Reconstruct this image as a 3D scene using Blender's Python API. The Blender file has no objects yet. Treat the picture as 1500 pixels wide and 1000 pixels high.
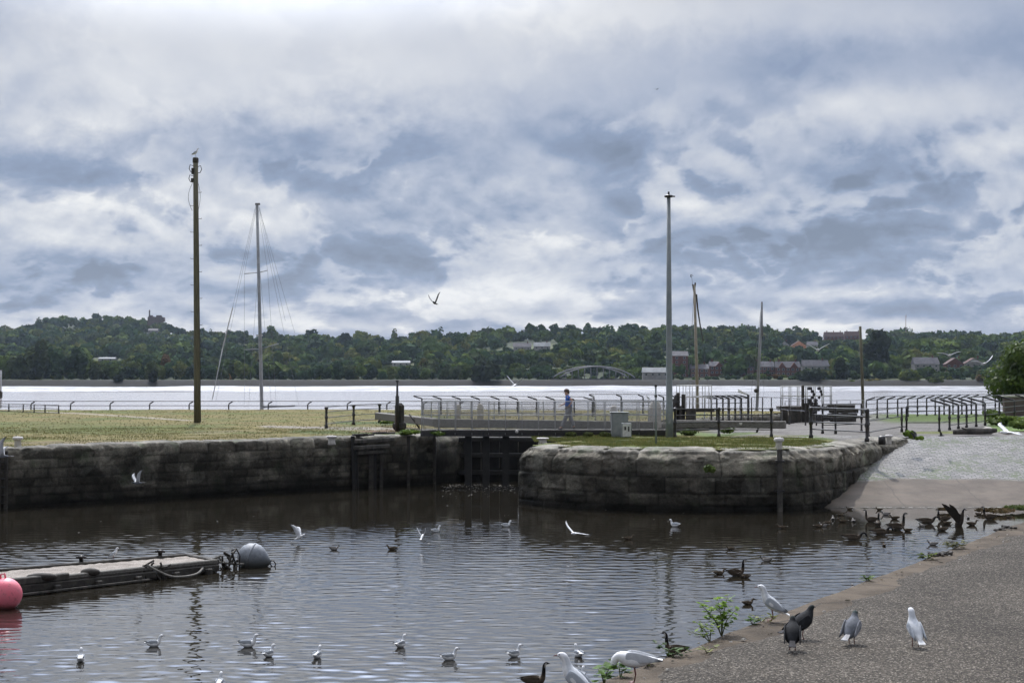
import bpy, math, random
import numpy as np
from mathutils import Vector, Matrix

# ------------------------------------------------------------------ camera
SC = bpy.context.scene
CH = 4.6                                   # camera height over the basin water (z = 0)
FPX = 2500.0                               # focal length in photo pixels
PITCH = math.atan(50 / FPX)
cam_data = bpy.data.cameras.new('camera')
cam_data.sensor_width = 36.0
cam_data.lens = 60.0
cam_data.clip_start = 0.1
cam_data.clip_end = 20000
cam = bpy.data.objects.new('camera', cam_data)
SC.collection.objects.link(cam)
cam.location = (0, 0, CH)
cam.rotation_euler = (math.pi / 2 + PITCH, 0, 0)
SC.camera = cam

# ------------------------------------------------------------------ sun + sky
SUN_EL = math.radians(50)
SUN_AZ = math.radians(-9)                  # measured from +Y (straight ahead), negative = left
sd = bpy.data.lights.new('sun', 'SUN')
sd.energy = 3.6
sd.angle = math.radians(0.6)
sd.color = (1.0, 0.95, 0.88)
sun = bpy.data.objects.new('sun', sd)
SC.collection.objects.link(sun)
sdir = Vector((math.sin(SUN_AZ) * math.cos(SUN_EL), math.cos(SUN_AZ) * math.cos(SUN_EL), math.sin(SUN_EL)))
sun.rotation_euler = sdir.to_track_quat('Z', 'Y').to_euler()
sun.location = (0, 0, 60)

SC.view_settings.view_transform = 'Standard'
SC.view_settings.look = 'None'
SC.view_settings.exposure = 0.0
SC.view_settings.gamma = 1.0

world = bpy.data.worlds.new('World')
SC.world = world
world.use_nodes = True
wt = world.node_tree
wt.nodes.clear()


class NT:
    """tiny node-writing helper"""
    def __init__(s, tree):
        s.t = tree

    def n(s, kind, **kw):
        nd = s.t.nodes.new(kind)
        for k, v in kw.items():
            setattr(nd, k, v)
        return nd

    def put(s, sock, v):
        if isinstance(v, bpy.types.NodeSocket):
            s.t.links.new(v, sock)
        elif v is not None:
            sock.default_value = v

    def m(s, op, a, b=None, c=None, clamp=False):
        nd = s.n('ShaderNodeMath', operation=op, use_clamp=clamp)
        s.put(nd.inputs[0], a)
        if b is not None: s.put(nd.inputs[1], b)
        if c is not None: s.put(nd.inputs[2], c)
        return nd.outputs[0]

    def mix(s, f, a, b, blend='MIX', clamp=False):
        nd = s.n('ShaderNodeMix', data_type='RGBA', blend_type=blend)
        nd.clamp_result = clamp
        s.put(nd.inputs[0], f)
        s.put(nd.inputs[6], col4(a))
        s.put(nd.inputs[7], col4(b))
        return nd.outputs[2]

    def ramp(s, f, stops, interp='LINEAR'):
        nd = s.n('ShaderNodeValToRGB')
        r = nd.color_ramp
        r.interpolation = interp
        while len(r.elements) < len(stops): r.elements.new(0.5)
        for e, (p, c) in zip(r.elements, stops):
            e.position = p
            e.color = col4(c) if not isinstance(c, (int, float)) else (c, c, c, 1)
        s.put(nd.inputs[0], f)
        return nd.outputs[0]

    def noise(s, vec, scale, detail=4, rough=0.55, dist=0.0, dim='3D'):
        nd = s.n('ShaderNodeTexNoise', noise_dimensions=dim)
        s.put(nd.inputs['Vector'], vec)
        nd.inputs['Scale'].default_value = scale
        nd.inputs['Detail'].default_value = detail
        nd.inputs['Roughness'].default_value = rough
        nd.inputs['Distortion'].default_value = dist
        return nd.outputs[0]

    def comb(s, x, y, z):
        nd = s.n('ShaderNodeCombineXYZ')
        s.put(nd.inputs[0], x); s.put(nd.inputs[1], y); s.put(nd.inputs[2], z)
        return nd.outputs[0]

    def sep(s, v):
        nd = s.n('ShaderNodeSeparateXYZ')
        s.put(nd.inputs[0], v)
        return nd.outputs

    def mapr(s, v, a, b, c=0.0, d=1.0, interp='SMOOTHSTEP'):
        nd = s.n('ShaderNodeMapRange', interpolation_type=interp)
        s.put(nd.inputs['Value'], v)
        for k, q in (('From Min', a), ('From Max', b), ('To Min', c), ('To Max', d)):
            nd.inputs[k].default_value = q
        return nd.outputs[0]


def col4(c):
    if isinstance(c, bpy.types.NodeSocket) or c is None: return c
    if len(c) == 3: return (c[0], c[1], c[2], 1.0)
    return c


def build_sky():
    N = NT(wt)
    out = N.n('ShaderNodeOutputWorld')
    bg = N.n('ShaderNodeBackground')
    tc = N.n('ShaderNodeTexCoord')
    x, y, z = N.sep(tc.outputs['Generated'])
    r = N.m('SQRT', N.m('ADD', N.m('MULTIPLY', x, x), N.m('MULTIPLY', y, y)))
    r = N.m('MAXIMUM', r, 0.02)
    zc = N.m('MAXIMUM', z, 0.0)
    lg = N.m('LOGARITHM', N.m('ADD', zc, 0.14), math.e)
    cx = N.m('MULTIPLY', N.m('DIVIDE', x, r), 10.5)
    cy = N.m('MULTIPLY', N.m('DIVIDE', y, r), 10.5)
    lz = N.m('MULTIPLY', lg, 4.3)

    def field(off):
        """billowing cloud thickness: smooth noise plus puffs"""
        c = N.comb(cx, cy, N.m('ADD', lz, 3.7 + off))
        w = N.noise(c, 2.2, 4, 0.55)
        cw = N.comb(N.m('ADD', cx, N.m('MULTIPLY', w, 0.7)), cy, N.m('ADD', N.m('ADD', lz, 3.7 + off), N.m('MULTIPLY', w, -0.5)))
        a_ = N.noise(c, 0.75, 8, 0.55, 0.2)
        def puff(sc):
            return N.m('SUBTRACT', 1.0, N.m('ABSOLUTE', N.m('MULTIPLY', N.m('SUBTRACT', N.noise(cw, sc, 1, 0.5), 0.5), 3.2)))
        p_ = N.m('ADD', N.m('MULTIPLY', puff(1.3), 0.55), N.m('MULTIPLY', puff(3.1), 0.45))
        return N.m('ADD', N.m('MULTIPLY', a_, 0.80), N.m('MULTIPLY', p_, 0.17))

    c0 = N.comb(cx, cy, N.m('ADD', lz, 3.7))
    n0 = field(0.0)
    n1 = field(0.17)
    big = N.noise(c0, 0.35, 3, 0.5, 0.2)
    fine = N.noise(c0, 4.5, 6, 0.62, 0.3)
    rim = N.m('SUBTRACT', n0, n1)
    body = N.mapr(n0, 0.50, 0.55, 0.0, 1.0)
    az = N.m('ARCTAN2', x, y)

    def blob(px, py, wx, wy, amp):
        a0 = math.atan((px - 750) / FPX)
        e0 = (550 - py) / FPX
        dx = N.m('DIVIDE', N.m('SUBTRACT', az, a0), wx / FPX)
        dy = N.m('DIVIDE', N.m('SUBTRACT', z, e0), wy / FPX)
        # warp with cloud noise so that edges billow
        dx = N.m('ADD', dx, N.m('MULTIPLY', N.m('SUBTRACT', n0, 0.52), 3.5))
        dy = N.m('ADD', dy, N.m('MULTIPLY', N.m('SUBTRACT', fine, 0.5), 1.6))
        q = N.m('ADD', N.m('MULTIPLY', dx, dx), N.m('MULTIPLY', dy, dy))
        g = N.m('EXPONENT', N.m('MULTIPLY', q, -1.0))
        return N.m('MULTIPLY', g, amp)

    L = N.m('ADD', 0.45, N.m('MULTIPLY', N.m('SUBTRACT', big, 0.5), 0.35))
    # puffs show strongly low in the sky, the high sheet is smooth
    low = N.mapr(z, 0.095, 0.185, 1.0, 0.16)
    L = N.m('ADD', L, N.m('MULTIPLY', N.m('MULTIPLY', rim, 2.7), low))
    L = N.m('ADD', L, N.m('MULTIPLY', N.m('MULTIPLY', N.m('SUBTRACT', body, 0.5), 0.24), low))
    L = N.m('ADD', L, N.m('MULTIPLY', N.m('SUBTRACT', fine, 0.5), N.m('MULTIPLY', low, 0.14)))
    for b in SKY_BLOBS:
        L = N.m('ADD', L, blob(*b[:4], b[4] * 1.15))
    L = N.m('ADD', N.m('MULTIPLY', L, 0.90), 0.085)
    up = N.mapr(z, 0.16, 0.6, 0.0, 0.25)
    L = N.m('ADD', L, up)
    # brighter cloud in front of the hidden sun
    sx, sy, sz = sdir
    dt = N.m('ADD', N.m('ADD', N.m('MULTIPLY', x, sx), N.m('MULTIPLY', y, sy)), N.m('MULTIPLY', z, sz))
    col = N.ramp(L, [(0.0, (0.18, 0.225, 0.32)), (0.3, (0.265, 0.332, 0.48)), (0.5, (0.44, 0.49, 0.61)),
                     (0.72, (0.64, 0.665, 0.73)), (1.0, (0.92, 0.92, 0.92))])
    sky = N.n('ShaderNodeTexSky', sky_type='NISHITA')
    sky.sun_disc = False
    sky.sun_elevation = SUN_EL
    sky.sun_rotation = SUN_AZ
    # cloud thins and glows in front of the hidden sun
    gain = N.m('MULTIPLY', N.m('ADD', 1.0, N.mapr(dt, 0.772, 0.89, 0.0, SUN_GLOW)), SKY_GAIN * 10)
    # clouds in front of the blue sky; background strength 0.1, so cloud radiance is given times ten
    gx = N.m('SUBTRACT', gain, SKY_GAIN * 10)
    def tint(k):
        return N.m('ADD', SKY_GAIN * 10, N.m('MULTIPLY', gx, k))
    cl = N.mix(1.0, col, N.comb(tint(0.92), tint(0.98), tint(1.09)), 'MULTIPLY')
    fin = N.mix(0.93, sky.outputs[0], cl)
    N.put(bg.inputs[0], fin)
    bg.inputs[1].default_value = 0.1
    wt.links.new(bg.outputs[0], out.inputs[0])


SKY_GAIN = 0.95
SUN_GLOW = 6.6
HAZE = 0.000032
SKY_BLOBS = [
    (100, 130, 260, 90, 0.34), (330, 20, 300, 50, 0.26), (560, 110, 240, 70, 0.24), (800, 20, 200, 60, 0.26), (1080, 30, 260, 45, 0.22),
    (430, 215, 230, 40, -0.26), (80, 262, 150, 36, -0.16), (90, 195, 110, 18, 0.14),
    (250, 300, 100, 26, 0.28), (400, 335, 60, 22, 0.20), (90, 350, 70, 18, 0.14), (600, 260, 90, 50, 0.06),
    (250, 405, 340, 38, -0.26), (60, 440, 180, 34, -0.14), (540, 370, 120, 34, -0.18),
    (650, 440, 170, 22, 0.28), (830, 330, 50, 80, 0.18), (760, 250, 40, 40, 0.14), (790, 430, 90, 20, 0.16),
    (860, 215, 100, 42, -0.24), (910, 290, 60, 50, -0.20), (850, 385, 50, 28, -0.18), (1120, 350, 170, 42, -0.26), (1290, 255, 120, 36, -0.30),
    (1290, 165, 170, 30, 0.26), (965, 215, 26, 30, 0.22), (1000, 305, 50, 14, 0.24), (1180, 290, 26, 24, 0.22),
    (1400, 370, 160, 30, -0.10), (1440, 330, 80, 30, 0.12), (1200, 432, 330, 12, 0.26), (1100, 478, 500, 12, 0.26), (450, 476, 260, 12, 0.20),
    (1180, 110, 110, 40, -0.16), (1440, 100, 130, 50, -0.12), (1460, 215, 90, 40, 0.10), (1350, 60, 80, 24, 0.12),
]
build_sky()
world.cycles.sampling_method = 'MANUAL'
world.cycles.sample_map_resolution = 256


# ------------------------------------------------------------------ pixel <-> world
CP, SP_ = math.cos(PITCH), math.sin(PITCH)


def ray(px, py):
    s = (500 - py) / FPX
    return Vector(((px - 750) / FPX, CP - s * SP_, SP_ + s * CP))


def G(px, py, z=2.1):
    """photo pixel to the point on the level z"""
    d = ray(px, py)
    t = (z - CH) / d.z
    return Vector((d.x * t, d.y * t, z))


def D(px, py, y):
    """photo pixel to the point at forward distance y"""
    d = ray(px, py)
    t = y / d.y
    return Vector((d.x * t, y, CH + d.z * t))


def PXn(x, y, z):
    """world arrays to photo pixels"""
    yy = y * CP + (z - CH) * SP_
    zz = -y * SP_ + (z - CH) * CP
    return 750 + FPX * x / yy, 500 - FPX * zz / yy


# ------------------------------------------------------------------ numpy noise
def _h(ix, iy, iz, seed):
    n = (ix.astype(np.int64) * 374761393 + iy.astype(np.int64) * 668265263 + iz.astype(np.int64) * 2147483647 + seed * 974711) & 0xffffffff
    n = ((n ^ (n >> 13)) * 1274126177) & 0xffffffff
    n = n ^ (n >> 16)
    return (n & 0xffff) / 65535.0


def vn(x, y, z=0.0, seed=0):
    x = np.asarray(x, float); y = np.asarray(y, float); z = np.asarray(z, float) + 0 * x
    ix, iy, iz = np.floor(x), np.floor(y), np.floor(z)
    fx, fy, fz = x - ix, y - iy, z - iz
    fx, fy, fz = [f * f * (3 - 2 * f) for f in (fx, fy, fz)]
    r = 0
    for a in (0, 1):
        for b in (0, 1):
            for c in (0, 1):
                w = (fx if a else 1 - fx) * (fy if b else 1 - fy) * (fz if c else 1 - fz)
                r = r + w * _h(ix + a, iy + b, iz + c, seed)
    return r


def fbm(x, y, z=0.0, o=4, seed=0):
    r = 0; a = 0.5; t = 0
    for i in range(o):
        r = r + a * vn(np.asarray(x) * 2 ** i, np.asarray(y) * 2 ** i, np.asarray(z) * 2 ** i, seed + i * 7)
        t += a; a *= 0.5
    return r / t


def sstep(a, b, v):
    t = np.clip((v - a) / (b - a), 0, 1)
    return t * t * (3 - 2 * t)


# ------------------------------------------------------------------ objects
COL = SC.collection


def tag(o, label=None, cat=None, group=None, kind=None):
    if label: o['label'] = label
    if cat: o['category'] = cat
    if group: o['group'] = group
    if kind: o['kind'] = kind
    return o


def empty(name, loc, label, cat, group=None, rz=0.0):
    o = bpy.data.objects.new(name, None)
    COL.objects.link(o)
    o.empty_display_size = 0.2
    o.location = loc
    o.rotation_euler = (0, 0, rz)
    return tag(o, label, cat, group)


def mesh_np(name, V, F, mat, parent=None, col=None, smooth=False, nper=4):
    """V (n,3), F (m,nper) numpy arrays"""
    me = bpy.data.meshes.new(name)
    V = np.asarray(V, np.float32); F = np.asarray(F, np.int32)
    me.vertices.add(len(V)); me.vertices.foreach_set('co', V.ravel())
    me.loops.add(F.size); me.loops.foreach_set('vertex_index', F.ravel())
    me.polygons.add(len(F))
    me.polygons.foreach_set('loop_start', np.arange(0, F.size, nper, dtype=np.int32))
    me.polygons.foreach_set('loop_total', np.full(len(F), nper, np.int32))
    me.polygons.foreach_set('use_smooth', np.full(len(F), smooth, bool))
    if col is not None:
        a = me.color_attributes.new('Col', 'FLOAT_COLOR', 'POINT')
        c = np.ones((len(V), 4), np.float32); c[:, :3] = col
        a.data.foreach_set('color', c.ravel())
    me.update(calc_edges=True)
    me.validate()
    me.materials.append(mat)
    o = bpy.data.objects.new(name, me)
    COL.objects.link(o)
    if parent: o.parent = parent
    return o


class MB:
    """collects shapes and links them as ONE mesh object"""
    def __init__(s):
        s.v = []; s.f = []; s.c = []; s.sm = []

    def add(s, vs, fs, cols=None, smooth=False):
        o = len(s.v)
        s.v += [tuple(p) for p in vs]
        s.f += [tuple(o + i for i in f) for f in fs]
        s.c += cols if cols else [(1, 1, 1)] * len(vs)
        s.sm += [smooth] * len(fs)
        return s

    def box(s, c, size, rz=0.0, M=None, bev=0.0):
        hx, hy, hz = size[0] / 2, size[1] / 2, size[2] / 2
        b = min(bev, hx * .9, hy * .9, hz * .9)
        R = Matrix.Rotation(rz, 3, 'Z')
        c = Vector(c)
        if b <= 0:
            vs = [Vector((i * hx, j * hy, k * hz)) for k in (-1, 1) for i, j in ((-1, -1), (1, -1), (1, 1), (-1, 1))]
            fs = [(0, 3, 2, 1), (4, 5, 6, 7), (0, 1, 5, 4), (1, 2, 6, 5), (2, 3, 7, 6), (3, 0, 4, 7)]
        else:
            vs = []; idx = {}
            for i in (-1, 1):
                for j in (-1, 1):
                    for k in (-1, 1):
                        for ax in range(3):
                            p = [i * (hx - b), j * (hy - b), k * (hz - b)]
                            p[ax] = (i, j, k)[ax] * (hx, hy, hz)[ax]
                            idx[(i, j, k, ax)] = len(vs); vs.append(Vector(p))
            fs = []
            for ax in range(3):
                o1, o2 = [(1, 2), (2, 0), (0, 1)][ax]
                for sg in (-1, 1):
                    q = []
                    for a, bb in ((-1, -1), (1, -1), (1, 1), (-1, 1)):
                        t = [0, 0, 0]; t[ax] = sg; t[o1] = a; t[o2] = bb
                        q.append(idx[(t[0], t[1], t[2], ax)])
                    fs.append(tuple(q if sg > 0 else q[::-1]))
            for i in (-1, 1):
                for j in (-1, 1):
                    for k in (-1, 1):
                        t = (idx[(i, j, k, 0)], idx[(i, j, k, 1)], idx[(i, j, k, 2)])
                        fs.append(t if i * j * k > 0 else t[::-1])
            for ax in range(3):
                o1, o2 = [(1, 2), (2, 0), (0, 1)][ax]
                for a in (-1, 1):
                    for bb in (-1, 1):
                        ks = []
                        for e in (-1, 1):
                            t = [0, 0, 0]; t[ax] = e; t[o1] = a; t[o2] = bb
                            ks.append(tuple(t))
                        q = (idx[ks[0] + (o1,)], idx[ks[0] + (o2,)], idx[ks[1] + (o2,)], idx[ks[1] + (o1,)])
                        fs.append(q if a * bb < 0 else q[::-1])
        vs = [(M @ p if M else R @ p) + c for p in vs]
        return s.add(vs, fs)

    def beam(s, a, b, w, h, bev=0.0):
        """box with its long axis from a to b, w across, h high"""
        a = Vector(a); b = Vector(b); d = b - a
        X = d.normalized()
        up = Vector((0, 0, 1)) if abs(X.z) < 0.95 else Vector((0, 1, 0))
        Y = up.cross(X).normalized(); Z = X.cross(Y)
        M = Matrix((X, Y, Z)).transposed()
        return s.box((a + b) / 2, (d.length, w, h), M=M, bev=bev)

    def tube(s, pts, r, seg=8, cap=True, smooth=True, col=None):
        pts = [Vector(p) for p in pts]
        rs = r if isinstance(r, (list, tuple)) else [r] * len(pts)
        vs = []; fs = []
        pv = None
        for i, p in enumerate(pts):
            t = (pts[min(i + 1, len(pts) - 1)] - pts[max(i - 1, 0)]).normalized()
            if pv is None:
                u = t.cross(Vector((0, 0, 1)) if abs(t.z) < 0.9 else Vector((1, 0, 0))).normalized()
            else:
                u = (pv - t * pv.dot(t)).normalized()
            pv = u
            w = t.cross(u)
            for k in range(seg):
                a = 2 * math.pi * k / seg
                vs.append(p + (u * math.cos(a) + w * math.sin(a)) * rs[i])
        for i in range(len(pts) - 1):
            for k in range(seg):
                k2 = (k + 1) % seg
                fs.append((i * seg + k, i * seg + k2, (i + 1) * seg + k2, (i + 1) * seg + k))
        if cap:
            fs.append(tuple(range(seg))[::-1])
            fs.append(tuple((len(pts) - 1) * seg + k for k in range(seg)))
        return s.add(vs, fs, [col] * len(vs) if col else None, smooth)

    def lathe(s, c, prof, seg=16, smooth=True, axis=None, col=None):
        c = Vector(c)
        vs = []; fs = []
        R = (axis.to_track_quat('Z', 'Y').to_matrix() if axis else Matrix.Identity(3))
        for r, z in prof:
            for k in range(seg):
                a = 2 * math.pi * k / seg
                vs.append(c + R @ Vector((r * math.cos(a), r * math.sin(a), z)))
        for i in range(len(prof) - 1):
            for k in range(seg):
                k2 = (k + 1) % seg
                fs.append((i * seg + k, i * seg + k2, (i + 1) * seg + k2, (i + 1) * seg + k))
        fs.append(tuple(range(seg))[::-1]); fs.append(tuple((len(prof) - 1) * seg + k for k in range(seg)))
        return s.add(vs, fs, [col] * len(vs) if col else None, smooth)

    def ball(s, c, r, seg=12, rings=8, col=None):
        rx, ry, rz = r if isinstance(r, (tuple, list)) else (r, r, r)
        c = Vector(c); vs = []; fs = []
        for i in range(1, rings):
            t = math.pi * i / rings
            for k in range(seg):
                a = 2 * math.pi * k / seg
                vs.append(c + Vector((rx * math.sin(t) * math.cos(a), ry * math.sin(t) * math.sin(a), rz * math.cos(t))))
        n = len(vs)
        vs += [c + Vector((0, 0, rz)), c - Vector((0, 0, rz))]
        for i in range(rings - 2):
            for k in range(seg):
                k2 = (k + 1) % seg
                fs.append((i * seg + k, (i + 1) * seg + k, (i + 1) * seg + k2, i * seg + k2))
        for k in range(seg):
            k2 = (k + 1) % seg
            fs.append((n, k, k2)); fs.append((n + 1, (rings - 2) * seg + k2, (rings - 2) * seg + k))
        return s.add(vs, fs, [col] * len(vs) if col else None, True)

    def loft(s, rings, seg=12, colf=None, y0=0.0):
        """rings (x, z, halfwidth, halfheight) in the XZ plane"""
        vs = []; fs = []; cs = []
        n = len(rings)
        for i, (x, z, w, h) in enumerate(rings):
            a = rings[max(i - 1, 0)]; b = rings[min(i + 1, n - 1)]
            t = Vector((b[0] - a[0], 0, b[1] - a[1])).normalized()
            nn = Vector((-t.z, 0, t.x))
            for k in range(seg):
                an = 2 * math.pi * k / seg
                p = Vector((x, y0, z)) + Vector((0, 1, 0)) * w * math.cos(an) + nn * h * math.sin(an)
                vs.append(p)
                cs.append(colf(p, i / (n - 1), an) if colf else (1, 1, 1))
        for i in range(n - 1):
            for k in range(seg):
                k2 = (k + 1) % seg
                fs.append((i * seg + k, i * seg + k2, (i + 1) * seg + k2, (i + 1) * seg + k))
        fs.append(tuple(range(seg))[::-1]); fs.append(tuple((n - 1) * seg + k for k in range(seg)))
        return s.add(vs, fs, cs, True)

    def poly(s, pts, thick, n=(0, 0, 1)):
        """flat outline with real thickness along n"""
        n = Vector(n) * thick
        k = len(pts)
        vs = [Vector(p) for p in pts] + [Vector(p) + n for p in pts]
        fs = [tuple(range(k))[::-1], tuple(range(k, 2 * k))]
        fs += [(i, (i + 1) % k, k + (i + 1) % k, k + i) for i in range(k)]
        return s.add(vs, fs)

    def build(s, name, mat, parent=None, colattr=False, subsurf=0, local=True):
        vs = s.v
        if parent is not None and local:
            # geometry given in world space: move it into the parent's space
            inv = parent.matrix_basis.inverted()
            vs = [tuple(inv @ Vector(p)) for p in vs]
        me = bpy.data.meshes.new(name)
        me.from_pydata(vs, [], s.f)
        me.polygons.foreach_set('use_smooth', s.sm)
        if colattr:
            a = me.color_attributes.new('Col', 'FLOAT_COLOR', 'POINT')
            for i, c in enumerate(s.c): a.data[i].color = (c[0], c[1], c[2], 1)
        me.update()
        me.materials.append(mat)
        o = bpy.data.objects.new(name, me)
        COL.objects.link(o)
        if parent is not None: o.parent = parent
        if subsurf:
            md = o.modifiers.new('sub', 'SUBSURF'); md.levels = subsurf; md.render_levels = subsurf
        return o


def copy_tree(o, parent=None):
    """a thing with copies of its parts and their sub-parts"""
    c = o.copy(); COL.objects.link(c)
    if parent is not None: c.parent = parent
    for ch in list(o.children):
        copy_tree(ch, c)
    return c


# ------------------------------------------------------------------ materials
def newmat(name):
    m = bpy.data.materials.new(name)
    m.use_nodes = True
    t = m.node_tree
    t.nodes.clear()
    N = NT(t)
    out = N.n('ShaderNodeOutputMaterial')
    p = N.n('ShaderNodeBsdfPrincipled')
    t.links.new(p.outputs[0], out.inputs[0])
    N.tc = N.n('ShaderNodeTexCoord').outputs['Object']
    return m, N, p, out


def bump(N, p, h, strength=0.5, dist=0.02):
    b = N.n('ShaderNodeBump')
    b.inputs['Strength'].default_value = strength
    b.inputs['Distance'].default_value = dist
    N.put(b.inputs['Height'], h)
    N.put(p.inputs['Normal'], b.outputs[0])
    return b


def basic(name, a, b=None, rough=0.7, scale=4.0, bscale=None, bd=0.01, metal=0.0, stretch=None, detail=5, attr=False, lo=0.3, hi=0.7, spec=None):
    """two-tone noisy surface; with attr the two tones multiply the vertex colour"""
    m, N, p, out = newmat(name)
    v = N.tc
    if stretch:
        mp = N.n('ShaderNodeMapping'); mp.inputs['Scale'].default_value = stretch
        N.put(mp.inputs[0], v); v = mp.outputs[0]
    n = N.noise(v, scale, detail, 0.6)
    f = N.mapr(n, lo, hi)
    c = N.mix(f, a, b if b else a)
    if attr:
        at = N.n('ShaderNodeVertexColor'); at.layer_name = 'Col'
        c = N.mix(1.0, at.outputs[0], c, 'MULTIPLY')
    N.put(p.inputs['Base Color'], c)
    p.inputs['Roughness'].default_value = rough
    p.inputs['Metallic'].default_value = metal
    if spec is not None: p.inputs['Specular IOR Level'].default_value = spec
    if bscale:
        bump(N, p, N.noise(v, bscale, 5, 0.6), 0.6, bd)
    return m


MT = {}
MT['blackpaint'] = basic('black_iron_paint', (0.012, 0.012, 0.013), (0.035, 0.028, 0.024), 0.38, 12, 60, 0.002)
MT['galv'] = basic('galvanised_steel', (0.30, 0.31, 0.32), (0.42, 0.42, 0.42), 0.45, 9, 40, 0.001, 0.4)
MT['whiterail'] = basic('white_rail_paint', (0.62, 0.62, 0.60), (0.45, 0.44, 0.41), 0.5, 10, 40, 0.001)
MT['lamppaint'] = basic('grey_lamp_paint', (0.17, 0.195, 0.205), (0.22, 0.24, 0.24), 0.5, 3, 30, 0.001)
MT['cabinet'] = basic('cabinet_paint', (0.17, 0.19, 0.19), (0.24, 0.25, 0.24), 0.55, 5, 30, 0.002)
MT['polewood'] = basic('pole_wood', (0.075, 0.068, 0.042), (0.13, 0.12, 0.078), 0.85, 3, 25, 0.01, stretch=(6, 6, 0.5))
MT['beamwood'] = basic('weathered_oak', (0.085, 0.078, 0.066), (0.18, 0.17, 0.15), 0.85, 4, 25, 0.012, stretch=(0.6, 6, 6))
MT['darkwood'] = basic('tarred_timber', (0.018, 0.015, 0.012), (0.055, 0.048, 0.038), 0.8, 5, 22, 0.02)
MT['gatewood'] = basic('near_black_timber', (.006, .0055, .005), (.016, .014, .012), .7, 4, 20, .01)  # near-black timber, much darker than the tarred one
MT['greywood'] = basic('rotten_grey_timber', (0.028, 0.026, 0.022), (0.10, 0.09, 0.078), 0.9, 5, 25, 0.02, stretch=(1, 1, 0.4))
MT['alloy'] = basic('mast_alloy', (0.20, 0.21, 0.225), (0.29, 0.30, 0.31), 0.45, 2, None, 0, 0.3)
MT['spar'] = basic('varnished_spar', (0.17, 0.145, 0.105), (0.25, 0.22, 0.165), 0.6, 3, None)
MT['wire'] = basic('rigging_wire', (0.10, 0.105, 0.12), (0.18, 0.18, 0.19), 0.5, 3)
MT['hull'] = basic('boat_hull_paint', (0.5, 0.5, 0.5), (0.3, 0.3, 0.3), 0.5, 2)
MT['stonebollard'] = basic('pale_bollard_stone', (0.40, 0.37, 0.33), (0.55, 0.52, 0.48), 0.9, 9, 40, 0.01)
MT['whitecap'] = basic('chalky_white_paint', (0.62, 0.60, 0.58), (0.42, 0.38, 0.36), 0.7, 14, 40, 0.004)
MT['gullbody'] = basic('gull_feather', (0.95, 0.95, 0.95), (0.8, 0.8, 0.8), 0.75, 30, 90, 0.004, attr=True)
MT['goosebody'] = basic('goose_feather', (1.05, 1.02, 1.0), (0.6, 0.58, 0.55), 0.8, 22, 60, 0.006, attr=True, spec=0.12)
MT['beak'] = basic('beak_horn', (0.03, 0.02, 0.018), (0.05, 0.03, 0.025), 0.4, 20)
MT['redleg'] = basic('red_leg_skin', (0.12, 0.035, 0.03), (0.17, 0.05, 0.04), 0.5, 20)
MT['eye'] = basic('eye_black', (0.005, 0.005, 0.005), None, 0.15, 3)


# ------------------------------------------------------------------ WATER
def water_mat(name, body, rough, waves, shelter=False):
    m, N, p, out = newmat(name)
    n = N.noise(N.tc, 0.12, 3, 0.5)
    N.put(p.inputs['Base Color'], N.mix(N.mapr(n, 0.3, 0.7), body, tuple(c * 1.25 for c in body)))
    p.inputs['Roughness'].default_value = rough
    p.inputs['IOR'].default_value = 1.45
    h = None
    for (sx, sy, sc, amp, rot, det) in waves:
        mp = N.n('ShaderNodeMapping')
        mp.inputs['Scale'].default_value = (sx, sy, 1)
        mp.inputs['Rotation'].default_value = (0, 0, rot)
        N.put(mp.inputs[0], N.tc)
        w = N.m('MULTIPLY', N.noise(mp.outputs[0], sc, det, 0.5, 0.4), amp)
        h = w if h is None else N.m('ADD', h, w)
    # calm and ruffled patches
    calm = N.mapr(N.noise(N.tc, 0.08, 4, 0.6), 0.36, 0.62, 0.4, 1.15)
    h = N.m('MULTIPLY', h, calm)
    if shelter:       # still water in the lee of the walls
        h = N.m('MULTIPLY', h, N.mapr(N.sep(N.tc)[1], 42.0, 57.0, 1.0, 0.42))
    b = N.n('ShaderNodeBump')
    b.inputs['Strength'].default_value = 1.0
    b.inputs['Distance'].default_value = 1.0
    N.put(b.inputs['Height'], h)
    N.put(p.inputs['Normal'], b.outputs[0])
    return m


MT['canal'] = water_mat('basin_water', (0.013, 0.011, 0.0075), 0.03,
                        [(5.0, 11.0, 1.0, 0.0018, -0.08, 1)], True)
MT['river'] = water_mat('silty_river_water', (0.27, 0.25, 0.24), 0.17,
                        [(0.25, 1.2, 1.0, 0.05, 0.05, 3), (0.03, 0.14, 1.0, 0.25, 0.1, 2)])


def sheet(name, x0, x1, y0, y1, z, mat):
    V = [(x0, y0, z), (x1, y0, z), (x1, y1, z), (x0, y1, z)]
    return mesh_np(name, V, [[0, 1, 2, 3]], mat)


# the basin surface is a real relief of small wind ripples, calmer in the lee of the walls
ys_ = [3.0]
while ys_[-1] < 75.5: ys_.append(ys_[-1] + max(0.035, 0.00125 * ys_[-1] + 0.015))
ys_ = np.array(ys_); us_ = np.linspace(-0.62, 0.62, 760)
U, Y = np.meshgrid(us_, ys_)
X = U * (Y + 6)
rgw = np.random.RandomState(31)
wx = X + 0.9 * (fbm(X * 0.22, Y * 0.22, 0, 2, 61) - 0.5); wy = Y + 0.9 * (fbm(X * 0.22, Y * 0.22, 9, 2, 62) - 0.5)
H = np.zeros_like(X)
for i in range(34):
    lam = 0.19 * (0.66 / 0.19) ** rgw.rand()
    th = rgw.normal(0.06, 0.42)
    k_ = 2 * math.pi / lam
    sl = 0.0105 * (0.7 + 0.6 * rgw.rand())
    H += sl / k_ * np.sin(k_ * (wx * math.sin(th) + wy * math.cos(th)) + rgw.rand() * 6.28)
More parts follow.
